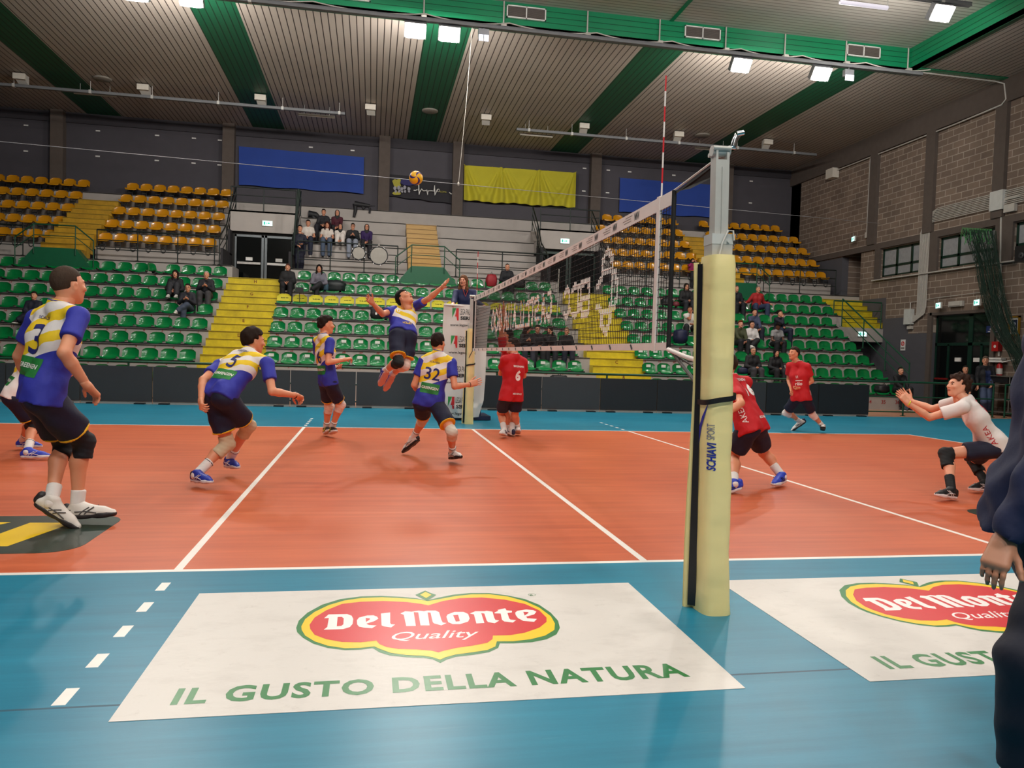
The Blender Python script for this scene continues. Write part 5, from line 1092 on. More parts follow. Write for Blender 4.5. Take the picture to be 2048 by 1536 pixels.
def face_parts(c, F, U, s, h, low, mouth_open=0):
    """head as one field: cranium, jaw, nose, brow, lips, ears; c centre of the head"""
    L = np.cross(U, F); R = np.stack([F, L, U]); f = Field(.018*s); g = lambda a, b, d: c+F*a*s+L*b*s+U*d*s
    f.ell(g(-.012, 0, .022), R, A3(.098, .077, .098)*s); f.ell(g(.03, 0, -.03), R, A3(.07, .062, .085)*s, k=.03*s)
    f.cone(g(.055, 0, -.085), g(.07, 0, -.098), .028*s, .022*s, k=.03*s); f.cone(g(-.02, 0, -.05), g(-.035, 0, -.14), .052*s, .052*s, k=.03*s)
    for b in (-1, 1): f.cone(g(0, b*.058, -.04), g(.045, b*.025, -.088), .018*s, .02*s, k=.03*s)
    if not low:
        f.cone(g(.088, 0, .018), g(.113, 0, -.024), .009*s, .013*s, k=.014*s); f.ell(g(.1, .012, -.027), R, A3(.012, .009, .008)*s, k=.008*s); f.ell(g(.1, -.012, -.027), R, A3(.012, .009, .008)*s, k=.008*s)
        f.ell(g(.085, 0, .03), R, A3(.012, .04, .009)*s, k=.015*s)
        for b in (-1, 1):
            f.ell(g(.1, b*.031, .008), R, A3(.016, .015, .011)*s, k=.01*s, neg=True); f.ell(g(.083, b*.031, .008), R, A3(.0125, .0135, .0115)*s, k=.003*s)
            f.ell(g(-.005, b*.079, -.008), R, A3(.02, .008, .031)*s, k=.006*s); f.ell(g(-.002, b*.087, -.006), R, A3(.011, .006, .018)*s, k=.005*s, neg=True)
            f.ell(g(.07, b*.045, -.02), R, A3(.02, .02, .015)*s, k=.02*s)
        f.ell(g(.093, 0, -.052), R, A3(.012, .024, .0055)*s, k=.006*s); f.ell(g(.09, 0, -.063), R, A3(.012, .021, .006)*s, k=.006*s)
    else:
        f.cone(g(.088, 0, .015), g(.108, 0, -.024), .011*s, .015*s, k=.014*s)
        for b in (-1, 1): f.ell(g(-.005, b*.079, -.008), R, A3(.02, .01, .031)*s, k=.008*s); f.ell(g(.1, b*.03, .008), R, A3(.018, .017, .012)*s, k=.01*s, neg=True)
    return f
def hand_parts(w_, d, pn, s, side, pose, h):
    """hand from the wrist w_ along d, palm facing pn; five separate bent fingers"""
    d = nrm(d); pn = nrm(pn-(pn@d)*d); x = np.cross(d, pn)*side   # x towards the thumb
    f = Field(.008*s); P = lambda a, b, c_: w_+d*a*s+x*b*s+pn*c_*s
    for b, r in ((-.026, .0145), (-.009, .016), (.009, .0165), (.027, .016)): f.cone(P(.0, b*.7, 0), P(.085, b, 0), .017*s, r*s, k=.014*s)
    f.cone(P(-.03, 0, 0), P(.01, 0, 0), .026*s, .024*s, k=.02*s)
    curl = {'relaxed': (.35, .5, .35), 'open': (.08, .1, .08), 'fist': (1.35, 1.5, 1.1), 'half': (.8, .9, .6)}[pose]; spread = .25 if pose == 'open' else .06
    for i, (b, ln, r) in enumerate(((.029, .072, .0088), (.0095, .08, .009), (-.0095, .075, .0086), (-.027, .058, .0078))):
        a0 = P(.083, b, 0); sp = (1.5-i)*spread*.45; dirn = nrm(d+x*sp); ang = 0; p = a0
        for j, (fr, cu) in enumerate(zip((.46, .31, .23), curl)):
            ang += cu*(1+.12*(i-1.5)*(pose != 'open')); v = dirn*math.cos(ang)+pn*math.sin(ang); q = p+v*ln*fr*s; f.cone(p, q, r*s*(1-.08*j), r*s*(.94-.1*j), k=.0035*s); p = q
    v1 = nrm(d*.75+x*.75+pn*(.35 if pose != 'open' else .15)); v2 = nrm(d*(.95)+x*(.1 if pose in ('fist', 'half') else .45)+pn*(.55 if pose in ('fist', 'half') else .2))
    a = P(.018, .022, .006); b_ = a+v1*.042*s; c_ = b_+v2*.032*s; e = c_+v2*.025*s
    f.cone(a, b_, .0155*s, .0115*s, k=.012*s); f.cone(b_, c_, .0112*s, .0102*s, k=.004*s); f.cone(c_, e, .0102*s, .008*s, k=.004*s)
    return f.skin(h)
def clipc(p, n_): return (np.asarray(p, float), nrm(n_))
def pers(name_label, J, look, cat='person', group=None):
    """build one person from joints J (dict of 3d points + frames) and look (clothing)"""
    s = J['s']; low = look.get('low', False); hb = look.get('res', .014 if not low else .026)
    base = A3(J['pel'][0], J['pel'][1], min(J['ankL'][2], J['ankR'][2])-.08)
    t = thing('person', name_label, cat, tuple(base), group)
    sk = skin_mat(look.get('skin', 'd99a78')); K = look.get('fat', 1.0)
    Lt = J['Lh']; Ls = J['Ls']; pel, neck = J['pel'], J['neck']; spn = nrm(neck-pel); chest = pel+(neck-pel)*.62; waist = pel+(neck-pel)*.28
    Fc = nrm(np.cross(Ls, spn)); Fh = nrm(np.cross(Lt, A3(0, 0, 1))) if abs(Lt[2]) < .9 else Fc
    sh = {'L': J['shL'], 'R': J['shR']}; hip = {'L': J['hipL'], 'R': J['hipR']}; hc = J['head']; HF, HU = J['HF'], J['HU']
    def torso(f, g, hem=None, up=True, tg=0):
        bx = .068*s*K
        cl = (clipc(*hem),) if hem is not None else ()
        for b in (-1, 1):
            f.cone(pel+Lt*b*bx*.95+spn*.02*s, waist+Ls*b*bx*.8, (.096*K)*s+g, (.082*K)*s+g, k=.04*s, clip=cl, tag_=tg)
            f.cone(waist+Ls*b*bx*.8, chest+Ls*b*bx*1.1+Fc*.01*s, (.082*K)*s+g, (.092*K)*s+g, k=.04*s, clip=cl, tag_=tg)
            f.cone(chest+Ls*b*bx*1.1+Fc*.005*s, chest+(neck-chest)*.62+Ls*b*.085*s, 0.09*s+g, .06*s+g, k=.04*s, clip=cl, tag_=tg)
        if up:
            for q in 'LR':
                f.cone(neck-spn*.015*s, sh[q]+spn*.012*s, .045*s+g*.6, .05*s+g*.6, k=.03*s, tag_=tg)
    def arm_r(i): return ((.058, .046), (.044, .030))[i]
    # --- skin: one continuous body
    B = Field(.03*s); torso(B, -.012); B.cone(neck-spn*.03*s, hc-HU*.07*s, .062*s, .056*s, k=.03*s)
    for q, bsgn in (('L', 1), ('R', -1)):
        e, w_, k_, a = J['el'+q], J['wr'+q], J['kn'+q], J['ank'+q]
        B.cone(sh[q], sh[q]+(e-sh[q])*.4, .05*s, .046*s, k=.02*s); B.cone(sh[q]+(e-sh[q])*.4, e, .046*s, .037*s, k=.015*s); m = e+(w_-e)*.3; B.cone(e, m, .038*s, .04*s, k=.015*s); B.cone(m, w_, .04*s, .025*s, k=.012*s)
        th = hip[q]; m = th+(k_-th)*.35; B.cone(th, m, .086*s*K, .078*s*K, k=.03*s); B.cone(m, k_, .078*s*K, .053*s, k=.02*s); B.ell(k_+(np.cross(nrm(k_-th), Lt))*0, np.eye(3), A3(.053, .053, .053)*s, k=.02*s)
        back = nrm(np.cross(nrm(a-k_), J['Lh'])); fb = -nrm(J['toe'+q]-a); m = k_+(a-k_)*.32+(fb-(fb@nrm(a-k_))*nrm(a-k_))*.022*s; B.cone(k_, m, .054*s, .056*s, k=.02*s); B.cone(m, a+(k_-a)*.12, .056*s, .034*s, k=.02*s); B.cone(a+(k_-a)*.15, a, .036*s, .036*s, k=.02*s)
    parts = [B.skin(hb)]
    hh = .0062 if not low else .0125; parts.append(face_parts(hc, HF, HU, s*look.get('headk', 1.0), hh, low).skin(hh*(s if s > .9 else 1)))
    hd = .0046 if not low else .0085
    for q, bs in (('L', 1), ('R', -1)):
        d, pn, ps = J.get('hand'+q, (None, None, 'relaxed')); fore = nrm(J['wr'+q]-J['el'+q])
        d = fore if d is None else d; pn = nrm(np.cross(d, Fc)) if pn is None else pn
        parts.append(hand_parts(J['wr'+q]-fore*.005, d, pn, s*1.02, -bs, ps, hd*max(1, s)))
    body = np_mesh('body', parts, sk, t)
    # --- eyes, brows and lips
    HL = np.cross(HU, HF); ks = s*look.get('headk', 1.0); g = lambda a, b, d: V(hc+HF*a*ks+HL*b*ks+HU*d*ks)
    if not look.get('noface'):
        m = MB()
        for b in (-1, 1): m.lathe(g(.0845, b*.031, .008), tuple(HF), [(.001, .0125*ks), (.006*ks, .0115*ks), (.009*ks, .007*ks)], 8)
        m.build('eyes', M_BLACK, t)
        m = MB()
        for b in (-1, 1): m.tube([g(.094, b*.015, .026), g(.095, b*.03, .031), g(.084, b*.046, .027)], .0035*ks, 5)
        m.build('eyebrows', hair_mat(look.get('hair', '2a1c14')), t)
        m = MB(); mo = look.get('mouth', 0); m.tube([g(.093, -.022, -.057), g(.105, 0, -.057), g(.093, .022, -.057)], (.0055+mo)*ks, 6); m.build('lips', mat('lips', '8c3f38' if not mo else '4a1512', .5), t)
        if look.get('glasses'):
            m = MB()
            for b in (-1, 1): m.tube([g(.108, b*.034+.02*math.cos(k*.7), .008+.016*math.sin(k*.7)) for k in range(10)], .0028*ks, 5); m.tube([g(.1, b*.054, .01), g(-.005, b*.083, .01)], .0028*ks, 5)
            m.build('glasses', M_BLACK, t)
    # --- hair
    hs = look.get('hairstyle', 'short')
    if hs != 'bald':
        R = np.stack([HF, HL, HU]); H = Field(.02*ks); v = look.get('vol', .012); G = lambda a, b, d: hc+HF*a*ks+HL*b*ks+HU*d*ks
        line = nrm(HU*.8-HF*.62) if hs != 'buzz' else nrm(HU*.75-HF*.65)
        fc = (clipc(G(.078, 0, .07), nrm(HF*.93-HU*.3)),)
        if hs in ('short', 'curly', 'buzz', 'top', 'bun', 'tied'):
            tv = {'buzz': .004, 'short': v, 'curly': v, 'top': v, 'bun': .008, 'tied': .008}[hs]
            H.ell(G(-.016, 0, .03), R, A3(.098+tv, .077+tv*.8, .096+tv)*ks, clip=fc+(clipc(G(-.03, 0, -.055), nrm(-HU*.9+HF*.35)), ))
            if hs != 'buzz': H.ell(G(-.01, 0, .09), R, A3(.07, .058, .03+tv*.4)*ks, k=.03*ks)
            if hs == 'top': H.ell(G(.03, 0, .092), R, A3(.07, .066, .026+tv)*ks, k=.02*ks); H.ell(G(-.06, 0, .07), R, A3(.05, .068, .04+tv*.5)*ks, k=.02*ks)
            if hs == 'bun': H.ell(G(-.13, 0, .05), R, A3(.035, .035, .035)*ks)
            if hs == 'tied': H.cone(G(-.1, 0, .02), G(-.13, 0, -.12), .03*ks, .015*ks)
            H.ell(G(-.02, 0, -.03), R, A3(.5, .2, .2)*ks*0+1e-4)
            Hc = clipc(G(.012, 0, 0), nrm(HF-HU*.0))
        if hs == 'long':
            H.ell(G(-.016, 0, .03), R, A3(.1+v, .082+v, .1+v)*ks, clip=fc)
            for b in (-1, 1): H.cone(G(-.01, b*.075, .02), G(.0, b*.085, -.17), .03*ks, .035*ks, k=.03*ks); H.cone(G(0, b*.085, -.17), G(.03, b*.08, -.17-look.get('len', .08)), .035*ks, .015*ks, k=.03*ks)
            H.cone(G(-.06, 0, 0), G(-.07, 0, -.2), .065*ks, .05*ks, k=.04*ks)
        if hs == 'hood':
            H.ell(G(-.02, 0, .02), R, A3(.115, .1, .12)*ks, clip=(clipc(G(.04, 0, 0), HF),)); H.cone(G(-.04, 0, -.04), G(-.03, 0, -.16), .09*ks, .1*ks, k=.04*ks, clip=(clipc(G(.04, 0, 0), HF),))
        am = {'curly': .012, 'short': .004, 'top': .006, 'buzz': .0, 'long': .005, 'hood': .002, 'bun': .002, 'tied': .002}[hs]*ks
        ph = RNG.uniform(0, 6, 3); fr = 75 if hs == 'curly' else 60
        def dsp(P): return am*np.sin(P[:, 0]*fr+ph[0])*np.sin(P[:, 1]*fr+ph[1])*np.sin(P[:, 2]*fr*.8+ph[2])*1.6
        # keep the face, ears and neck clear of hair
        if hs in ('short', 'curly', 'buzz', 'top', 'bun', 'tied'):
            H.cut = []
            base_val = H.value
            def val(P, bv_=base_val):
                d = bv_(P); q = (P-hc)@R.T/ks; side = np.maximum.reduce([q[:, 0]-.0-(.6*np.maximum(q[:, 2]-.02, 0)+.0)*1.0-.012, -(q[:, 2]-.028), -np.abs(q[:, 1])*0-1])
                face = np.minimum(q[:, 0]-.015, .058-q[:, 2]+.12*(q[:, 0]-.02)); low_ = -.035-q[:, 2]-.55*(-.05-q[:, 0])
                ear = np.minimum(q[:, 0]+.03, .022-q[:, 2])
                return np.maximum(np.maximum(d, face*ks), np.maximum(low_*ks, ear*ks))
            H.value = val
        hv = H.skin(.008 if not low else .014, dsp)
        if len(hv[1]): np_mesh('hair' if hs != 'hood' else 'hood', [hv], hair_mat(look.get('hair', '2a1c14')) if hs != 'hood' else cloth_mat(look['top'] if isinstance(look['top'], str) else '222222'), t)
    # --- top
    slv = look.get('sleeve', .55); g0 = look.get('loose', .014)*s; tc = look.get('top', '333333'); hemd = look.get('hem', -.06)
    S = Field(.03*s); hemp = pel+spn*hemd*s
    torso(S, g0, hem=(hemp, -spn)); nb = (clipc(neck+spn*.028*s, nrm(spn*1.0+Fc*.15)),)
    S.cone(pel+spn*.05*s+Lt*.075*s*K, pel-spn*.1*s+Lt*.095*s*K, .094*s*K+g0, .1*s*K+g0, k=.04*s, clip=(clipc(hemp, -spn),)); S.cone(pel+spn*.05*s-Lt*.075*s*K, pel-spn*.1*s-Lt*.095*s*K, .094*s*K+g0, .1*s*K+g0, k=.04*s, clip=(clipc(hemp, -spn),))
    S.cone(neck-spn*.03*s, neck+spn*.03*s, .064*s+g0*.4, .062*s+g0*.3, k=.02*s, clip=nb)
    for q in 'LR':
        e, w_ = J['el'+q], J['wr'+q]
        if slv <= 1:
            ce = sh[q]+(e-sh[q])*slv; S.cone(sh[q]-(e-sh[q])*.02, ce+(e-sh[q])*.2, .054*s+g0*.6, .05*s+g0*1.05, k=.022*s, clip=(clipc(ce, e-sh[q]),), tag_=1)
        else:
            S.cone(sh[q], e, .062*s+g0*.6, .05*s+g0*.7, tag_=1); S.cone(e, w_, .05*s+g0*.7, .034*s+g0*.5, k=.02*s, clip=(clipc(w_-(w_-e)*.04, w_-e),), tag_=1)
    ph = RNG.uniform(0, 6, 6)
    def fold(P):
        q = P-pel; u = q@Ls; v_ = q@spn; f_ = q@Fc
        return look.get('fold', .0035)*s*(np.sin(u*38+v_*21+ph[0])*np.sin(v_*17+ph[1])+.7*np.sin(v_*42-u*30+ph[2]+3*np.sin(f_*12+ph[3])))*np.clip(1.2-v_*1.6, .25, 1)
    def attrs(P):
        q = P-pel; Lk = np.linalg.norm(neck-pel); u = q@Ls/(.2*s); v_ = q@spn/Lk; f_ = q@Fc; d0 = np.full(len(P), 1e3); d1 = np.full(len(P), 1e3)
        for p in S.p:
            d = S.one(p, P)
            if p[7] == 1: d1 = np.minimum(d1, d)
            else: d0 = np.minimum(d0, d)
        return {'tc': np.stack([u, v_, f_/(.1*s)], 1), 'sl': np.clip((d0-d1)/(.02*s)+.5+(np.abs(u) > .98)*.6, 0, 1)}
    top_m = tc if not isinstance(tc, str) else cloth_mat(tc)
    shirt = np_mesh(look.get('topname', 'shirt'), [S.skin(look.get('cres', .0135 if not low else .024), fold)], top_m, t, attrs=attrs)
    if look.get('collar'):
        m = MB().tube([V(neck+spn*.03*s+(Ls*math.cos(k*.4488)*.062+Fc*math.sin(k*.4488)*.062)*s) for k in range(15)], .006*s, 6); m.build('collar', cloth_mat(look['collar']), shirt)
    # --- legs wear
    bc_ = look.get('bottom', '14182c'); cutf = look.get('short', .62)
    T = Field(.03*s)
    wl = (clipc(pel+spn*.11*s, spn),)
    for b in (-1, 1): T.cone(pel+Lt*b*.06*s*K+spn*.07*s, pel+Lt*b*.075*s*K-spn*.02*s, .09*s*K+.006, .1*s*K+.008, k=.04*s, clip=wl)
    for q in 'LR':
        k_, a, th = J['kn'+q], J['ank'+q], hip[q]
        if cutf < 1:
            ce = th+(k_-th)*cutf; T.cone(th+(k_-th)*.02, ce+(k_-th)*.15, .094*s*K+.01, .086*s*K+.016, k=.03*s, clip=(clipc(ce, k_-th),))
        else:
            T.cone(th, k_, .1*s*K+.008, .072*s+.02, k=.03*s); T.cone(k_, a, .078*s+.022, .056*s+.022, k=.02*s, clip=(clipc(a+(k_-a)*.05, a-k_),))
    ph2 = RNG.uniform(0, 6, 4)
    def fold2(P): q = P-pel; return .004*s*(np.sin(q[:, 2]*33+q[:, 0]*14+ph2[0])*np.sin(q[:, 0]*22+ph2[1])+.6*np.sin(q[:, 2]*47+q[:, 1]*19+ph2[2]))
    trou = np_mesh('shorts' if cutf < 1 else 'trousers', [T.skin(look.get('cres', .0135 if not low else .024), fold2)], cloth_mat(bc_), t)
    if look.get('trim') and cutf < 1:
        for q in 'LR':
            k_, th = J['kn'+q], hip[q]; u = nrm(k_-th); ce = th+(k_-th)*cutf; Z = Field(.01); r0 = (.087*s*K+.013); Z.cone(ce-u*.08, ce+u*.05, r0+.006, r0+.005, clip=(clipc(ce+u*.006, u), clipc(ce-u*.012, -u))); np_mesh('shorts_trim', [Z.skin(.009)], cloth_mat(look['trim']), trou)
    # --- knee pads, socks, shoes
    for q in 'LR':
        k_, a, th, toe = J['kn'+q], J['ank'+q], hip[q], J['toe'+q]
        kp = look.get('pad'+q, look.get('pad'))
        if kp and cutf < 1:
            Z = Field(.02*s); ut, us = nrm(th-k_), nrm(a-k_); l1, l2 = look.get('padlen', (.075, .11)); fr_ = nrm(-(ut+us)) if np.linalg.norm(ut+us) > .15 else nrm(toe-a)
            Z.cone(k_, k_+ut*.3*s, .066*s, .08*s*K, clip=(clipc(k_+ut*l1*s, ut),)); Z.cone(k_, k_+us*.3*s, .066*s, .06*s, clip=(clipc(k_+us*l2*s, us),)); Z.ell(k_+fr_*.02*s, np.eye(3), A3(.058, .058, .058)*s)
            np_mesh('knee_pad', [Z.skin(.01 if not low else .018, lambda P: .0018*np.sin(P[:, 2]*150+P[:, 0]*60))], cloth_mat(kp, 'knit'), t)
        if look.get('sock') and cutf < 1:
            Z = Field(.015*s); u = nrm(k_-a); sl_ = look.get('sockh', .13)*s; Z.cone(a-u*.02*s, a+u*(sl_+.08), .043*s, .05*s, clip=(clipc(a+u*sl_, u),)); so = np_mesh('sock', [Z.skin(.009 if not low else .016, lambda P: .001*np.sin(P[:, 2]*260))], cloth_mat(look['sock'], 'knit'), t)
            if look.get('sockband'): zz = a+u*(sl_-.022*s); Z = Field(.01); Z.cone(zz, zz+u*.1, .0505*s, .052*s, clip=(clipc(zz+u*.009*s, u), clipc(zz, -u))); np_mesh('sock_band', [Z.skin(.006)], cloth_mat(look['sockband']), so)
        fd = nrm(toe-a); fu = J.get('fu'+q); fu = A3(0, 0, 1) if fu is None else fu; fx = nrm((toe-a)-((toe-a)@fu)*fu); fl = np.cross(fu, fx)
        sole = a-fu*.075*s; hl = sole-fx*.055*s; fp = lambda x, y, z: hl+fx*(x*1.16-.012)*s+fl*y*1.06*s+fu*z*s; low_cl = (clipc(fp(0, 0, .012), -fu),)
        sc, so_c = look.get('shoe', ('2b2b30', 'e8e4de')); Z = Field(.025*s)
        Z.cone(fp(.02, 0, .04), fp(.1, 0, .042), .04*s, .042*s, clip=low_cl); Z.cone(fp(.1, 0, .035), fp(.2, .004, .028), .042*s, .04*s, clip=low_cl); Z.cone(fp(.2, .004, .026), fp(.255, .002, .02), .038*s, .028*s, clip=low_cl); Z.cone(fp(.035, 0, .05), fp(.06, 0, .095), .036*s, .042*s, clip=(clipc(fp(0, 0, .1), nrm(fu-fx*.15)),)); Z.cone(fp(.06, 0, .085), fp(.16, 0, .04), .036*s, .036*s)
        sh_ = np_mesh('shoe', [Z.skin(.0085 if not low else .016)], cloth_mat(sc, 'shoe', .5), t)
        Z = Field(.02*s); flat = (clipc(fp(0, 0, .03), fu), clipc(fp(0, 0, .0), -fu)); Z.cone(fp(.03, 0, .012), fp(.1, 0, .012), .045*s, .043*s, clip=flat); Z.cone(fp(.1, 0, .012), fp(.2, .004, .014), .043*s, .048*s, clip=flat); Z.cone(fp(.2, .004, .014), fp(.25, .002, .018), .046*s, .035*s, clip=flat)
        np_mesh('sole', [Z.skin(.0085 if not low else .016)], cloth_mat(so_c, 'rubber', .5), sh_)
        st_ = look.get('stripe')
        if st_ and not low:
            for sg in (1, -1):
                m = MB()
                for dx in (0, .028): m.tube([V(fp(.085+dx, sg*.045, .03)), V(fp(.11+dx, sg*.044, .055)), V(fp(.14+dx, sg*.034, .075))], .004*s, 5)
                m.tube([V(fp(.06, sg*.044, .05)), V(fp(.13, sg*.047, .05)), V(fp(.18, sg*.042, .035))], .004*s, 5); m.build('shoe_stripe', cloth_mat(st_), sh_)
            m = MB()
            for i in range(4): x_ = .115+.022*i; m.tube([V(fp(x_, .022, .082-.009*i)), V(fp(x_+.008, 0, .091-.01*i)), V(fp(x_, -.022, .082-.009*i))], .003*s, 5)
            m.build('laces', cloth_mat(look.get('lace', 'e8e4de')), sh_)
        if look.get('heeltab') and not low:
            m = Field(.01); m.cone(fp(.0, 0, .04), fp(.0, 0, .075), .032*s, .03*s, clip=(clipc(fp(.02, 0, 0), fx),)); np_mesh('heel_counter', [m.skin(.008)], cloth_mat(look['heeltab'], 'shoe', .5), sh_)
    if look.get('band'):
        q, c_ = look['band']; e, w_ = J['el'+q], J['wr'+q]; u = nrm(w_-e); u0 = V(u).orthogonal().normalized(); u1 = V(u).cross(u0)
        MB().tube([V(w_-u*.01)+(u0*math.cos(k*.5236)+u1*math.sin(k*.5236))*.031*s for k in range(13)], .006*s, 6).build('wristband', mat('wristband'+c_, c_, .5), t)
    J['shirt'] = shirt; J['trou'] = trou; J['t'] = t; J['spn'] = spn; J['Fc'] = Fc
    return t
def pose_px(H, Y, pel, neck, head, yawh, yaws, shL, shR, elL, elR, wrL, wrR, knL, knR, ankL, ankR, toeL, toeR, yawf, pitf=0, rollf=0, handL=None, handR=None, s=None):
    """joints read off the photo: (px, py[, side]) per joint; ankles (px, py, height) or (px, py, 'y', depth)"""
    s = H/1.8; J = {'s': s}
    P = at_depth(*pel, Y); J['pel'] = P; n_ = on_ray(neck[0], neck[1], P, .53*s, neck[2]) ; J['neck'] = n_
    h_ = on_ray(head[0], head[1], n_, .155*s, head[2]); J['head'] = h_
    Lh = left_of(fwd(yawh)); Ls = left_of(fwd(yaws)); J['Lh'] = Lh; spn = nrm(n_-P); Ls = nrm(Ls-(Ls@spn)*spn)
    for q, v_, sg in (('L', shL, 1), ('R', shR, -1)):
        g = n_+Ls*sg*.185*s-spn*.06*s
        if v_: g2 = pix(v_[0], v_[1], y=g[1]); g = g2 if np.linalg.norm(g2-g) < .16*s else g+(g2-g)*(.16*s/np.linalg.norm(g2-g))
        J['sh'+q] = g
    Ls = nrm(J['shL']-J['shR']); J['Ls'] = nrm(Ls-(Ls@spn)*spn)
    for q, sg in (('L', 1), ('R', -1)): J['hip'+q] = P+Lh*sg*.095*s-A3(0, 0, .03)*s
    for q, v_, w_ in (('L', elL, wrL), ('R', elR, wrR)):
        e = on_ray(v_[0], v_[1], J['sh'+q], .3*s, v_[2]); J['el'+q] = e; J['wr'+q] = on_ray(w_[0], w_[1], e, .265*s, w_[2])
    for q, k_, a, t_ in (('L', knL, ankL, toeL), ('R', knR, ankR, toeR)):
        an = pix(a[0], a[1], z=a[2]) if len(a) == 3 else pix(a[0], a[1], y=a[3])
        if len(a) == 4 and a[2] == 'f': an[2] = .09*s
        J['ank'+q] = an
        J['kn'+q] = knee_on_ray(k_[0], k_[1], J['hip'+q], an, .44*s, .43*s)
        if len(t_) == 3: tt = pix(t_[0], t_[1], z=t_[2])
        else: tt = on_ray(t_[0], t_[1], an, .19*s, t_[3])
        d = tt-an; J['toe'+q] = an+nrm(d)*.19*s
        fx = nrm(tt-an); # sole plane: foot direction with the toe dropping by the ankle height
        f0 = nrm(A3(fx[0], fx[1], fx[2]+.38)); lat = nrm(np.cross(A3(0, 0, 1), f0)) if abs(f0[2]) < .95 else Lh; J['fu'+q] = nrm(np.cross(f0, lat))
    f_ = fwd(yawf); c_, s_ = math.cos(math.radians(pitf)), math.sin(math.radians(pitf)); HF = nrm(A3(f_[0]*c_, f_[1]*c_, s_)); lat = left_of(f_); HU = nrm(np.cross(HF, lat)); a = math.radians(rollf)
    HU = nrm(HU*math.cos(a)+lat*math.sin(a)); J['HF'] = HF; J['HU'] = HU
    for q, hv in (('L', handL), ('R', handR)):
        if hv: d, pn, ps = hv; J['hand'+q] = (None if d is None else nrm(on_ray(d[0], d[1], J['wr'+q], .16*s, d[2])-J['wr'+q]), None if pn is None else A3(*pn), ps)
    return J
def report(nm, J):
    L = np.linalg.norm; s = J['s']
    print('POSE', nm, 'fore/upper', [round(float(L(J['el'+q]-J['sh'+q])/s), 2) for q in 'LR'], [round(float(L(J['wr'+q]-J['el'+q])/s), 2) for q in 'LR'], 'thigh/shin(.44/.43)', [round(float(L(J['kn'+q]-J['hip'+q])/s), 2) for q in 'LR'], [round(float(L(J['kn'+q]-J['ank'+q])/s), 2) for q in 'LR'], 'pelz', round(float(J['pel'][2]), 2), 'spine', round(float(L(J['neck']-J['pel'])/s), 2), 'headtop', round(float(J['head'][2]+.12*s), 2), 'ank', np.round(J['ankL'], 2), np.round(J['ankR'], 2))
# ------------------------------------------------------------------ kit materials
def jersey(name, base, sleeve, a, b, lo=.36, slant=.18, freq=3.8, front=False):
    """blue body with wavy yellow and white bands over the upper back"""
    n = N(name); at = n.n('ShaderNodeAttribute', attribute_name='tc'); o = n.xyz(at.outputs['Vector']); sl = n.n('ShaderNodeAttribute', attribute_name='sl').outputs['Fac']
    u, v = o[0], o[1]; wob = n.noise(at.outputs['Vector'], 1.6, 2)
    vv = n.math('ADD', n.math('ADD', v, n.math('MULTIPLY', u, slant)), n.math('MULTIPLY', wob, .1))
    band = n.math('GREATER_THAN', n.math('FRACT', n.math('MULTIPLY', vv, freq)), .5); up = n.math('GREATER_THAN', n.math('ADD', v, n.math('MULTIPLY', u, slant)), lo)
    c = n.mix(band, lin(a), lin(b)); c = n.mix(up, lin(base), c); c = n.mix(n.math('GREATER_THAN', sl, .5), c, lin(sleeve)); n.col(c); n.set(Roughness=.7); n.bump(n.noise(n.coord(), 11, 3), .35, .015)
    return n.m
JA = jersey('striped_jersey', '2a2f9e', '2a2f9e', 'f0c81c', 'e8dfdc'); JL = jersey('white_jersey', 'ebe3e0', 'ebe3e0', 'f0c81c', 'ebe3e0', .42)
RED = 'c8141f'; NAV = '12163a'; SK1, SK2 = 'dd9a76', 'c98663'
def decal(J, s_, dv, du, h, m, w_=None, bold=0, shear=0, name='print', nrm_=None, patch=None, maxe=.02, rot=0):
    """print on the shirt: dv up the spine from the pelvis, du to the wearer's left (back view when nrm_ is None)"""
    spn, Ls, Fc = J['spn'], J['Ls'], J['Fc']; N3 = -Fc if nrm_ is None else nrm_; R3 = nrm(np.cross(spn, N3)); o = J['pel']+spn*dv*J['s']+Ls*du*J['s']
    if rot: a = math.radians(rot); R3, U3 = R3*math.cos(a)+spn*math.sin(a), -R3*math.sin(a)+spn*math.cos(a)
    else: U3 = spn
    if patch: vs, fs = [(-patch[0]/2, -patch[1]/2), (patch[0]/2, -patch[1]/2), (patch[0]/2, patch[1]/2), (-patch[0]/2, patch[1]/2)], [(0, 1, 2, 3)]
    else: vs, fs = text_fit(s_, h, w_, bold, shear)
    if 'bv' not in J: J['bv'] = bvh_of(J['shirt'])
    return project(J['bv'], vs, fs, o, R3, U3, N3, name, m, J['shirt'], off=.0035 if not patch else .002, maxe=maxe)
M_NUMB = mat('number_navy', '1d2068', .6); M_NUMW = mat('number_white', 'f2ebe8', .6); M_NUMR = mat('number_red', 'c0202c', .6); M_SPG = mat('sponsor_green', '1f7a34', .6, var=.3, sc=30)
def sponsor_a(J, num, nb=.2):
    decal(J, '', .165, 0, 0, M_SPG, patch=(.23*J['s'], .125*J['s']), name='sponsor_patch'); decal(J, 'GREENGEN', .17, 0, .034, M_NUMW, .21, .02, name='sponsor_lettering')
    decal(J, num, .345, 0, nb*J['s'], M_NUMB, None, .01, name='back_number')
    decal(J, 'SCALIGERA', .49, 0, .022, M_NUMB, .13, .01, name='collar_lettering')
PL = {}
def player(key, lab, look, group, **k):
    J = pose_px(**k); report(key, J); pers(lab, J, look, group=group); PL[key] = J; return J
GA, GB = 'players in blue, yellow and white', 'players in red'
lookA = dict(top=JA, bottom='0c1030', trim='f2b21c', short=.72, sleeve=.6, hair='2b1d15', skin=SK1, collar='2a2f9e', sock='ece6e2', loose=.016)
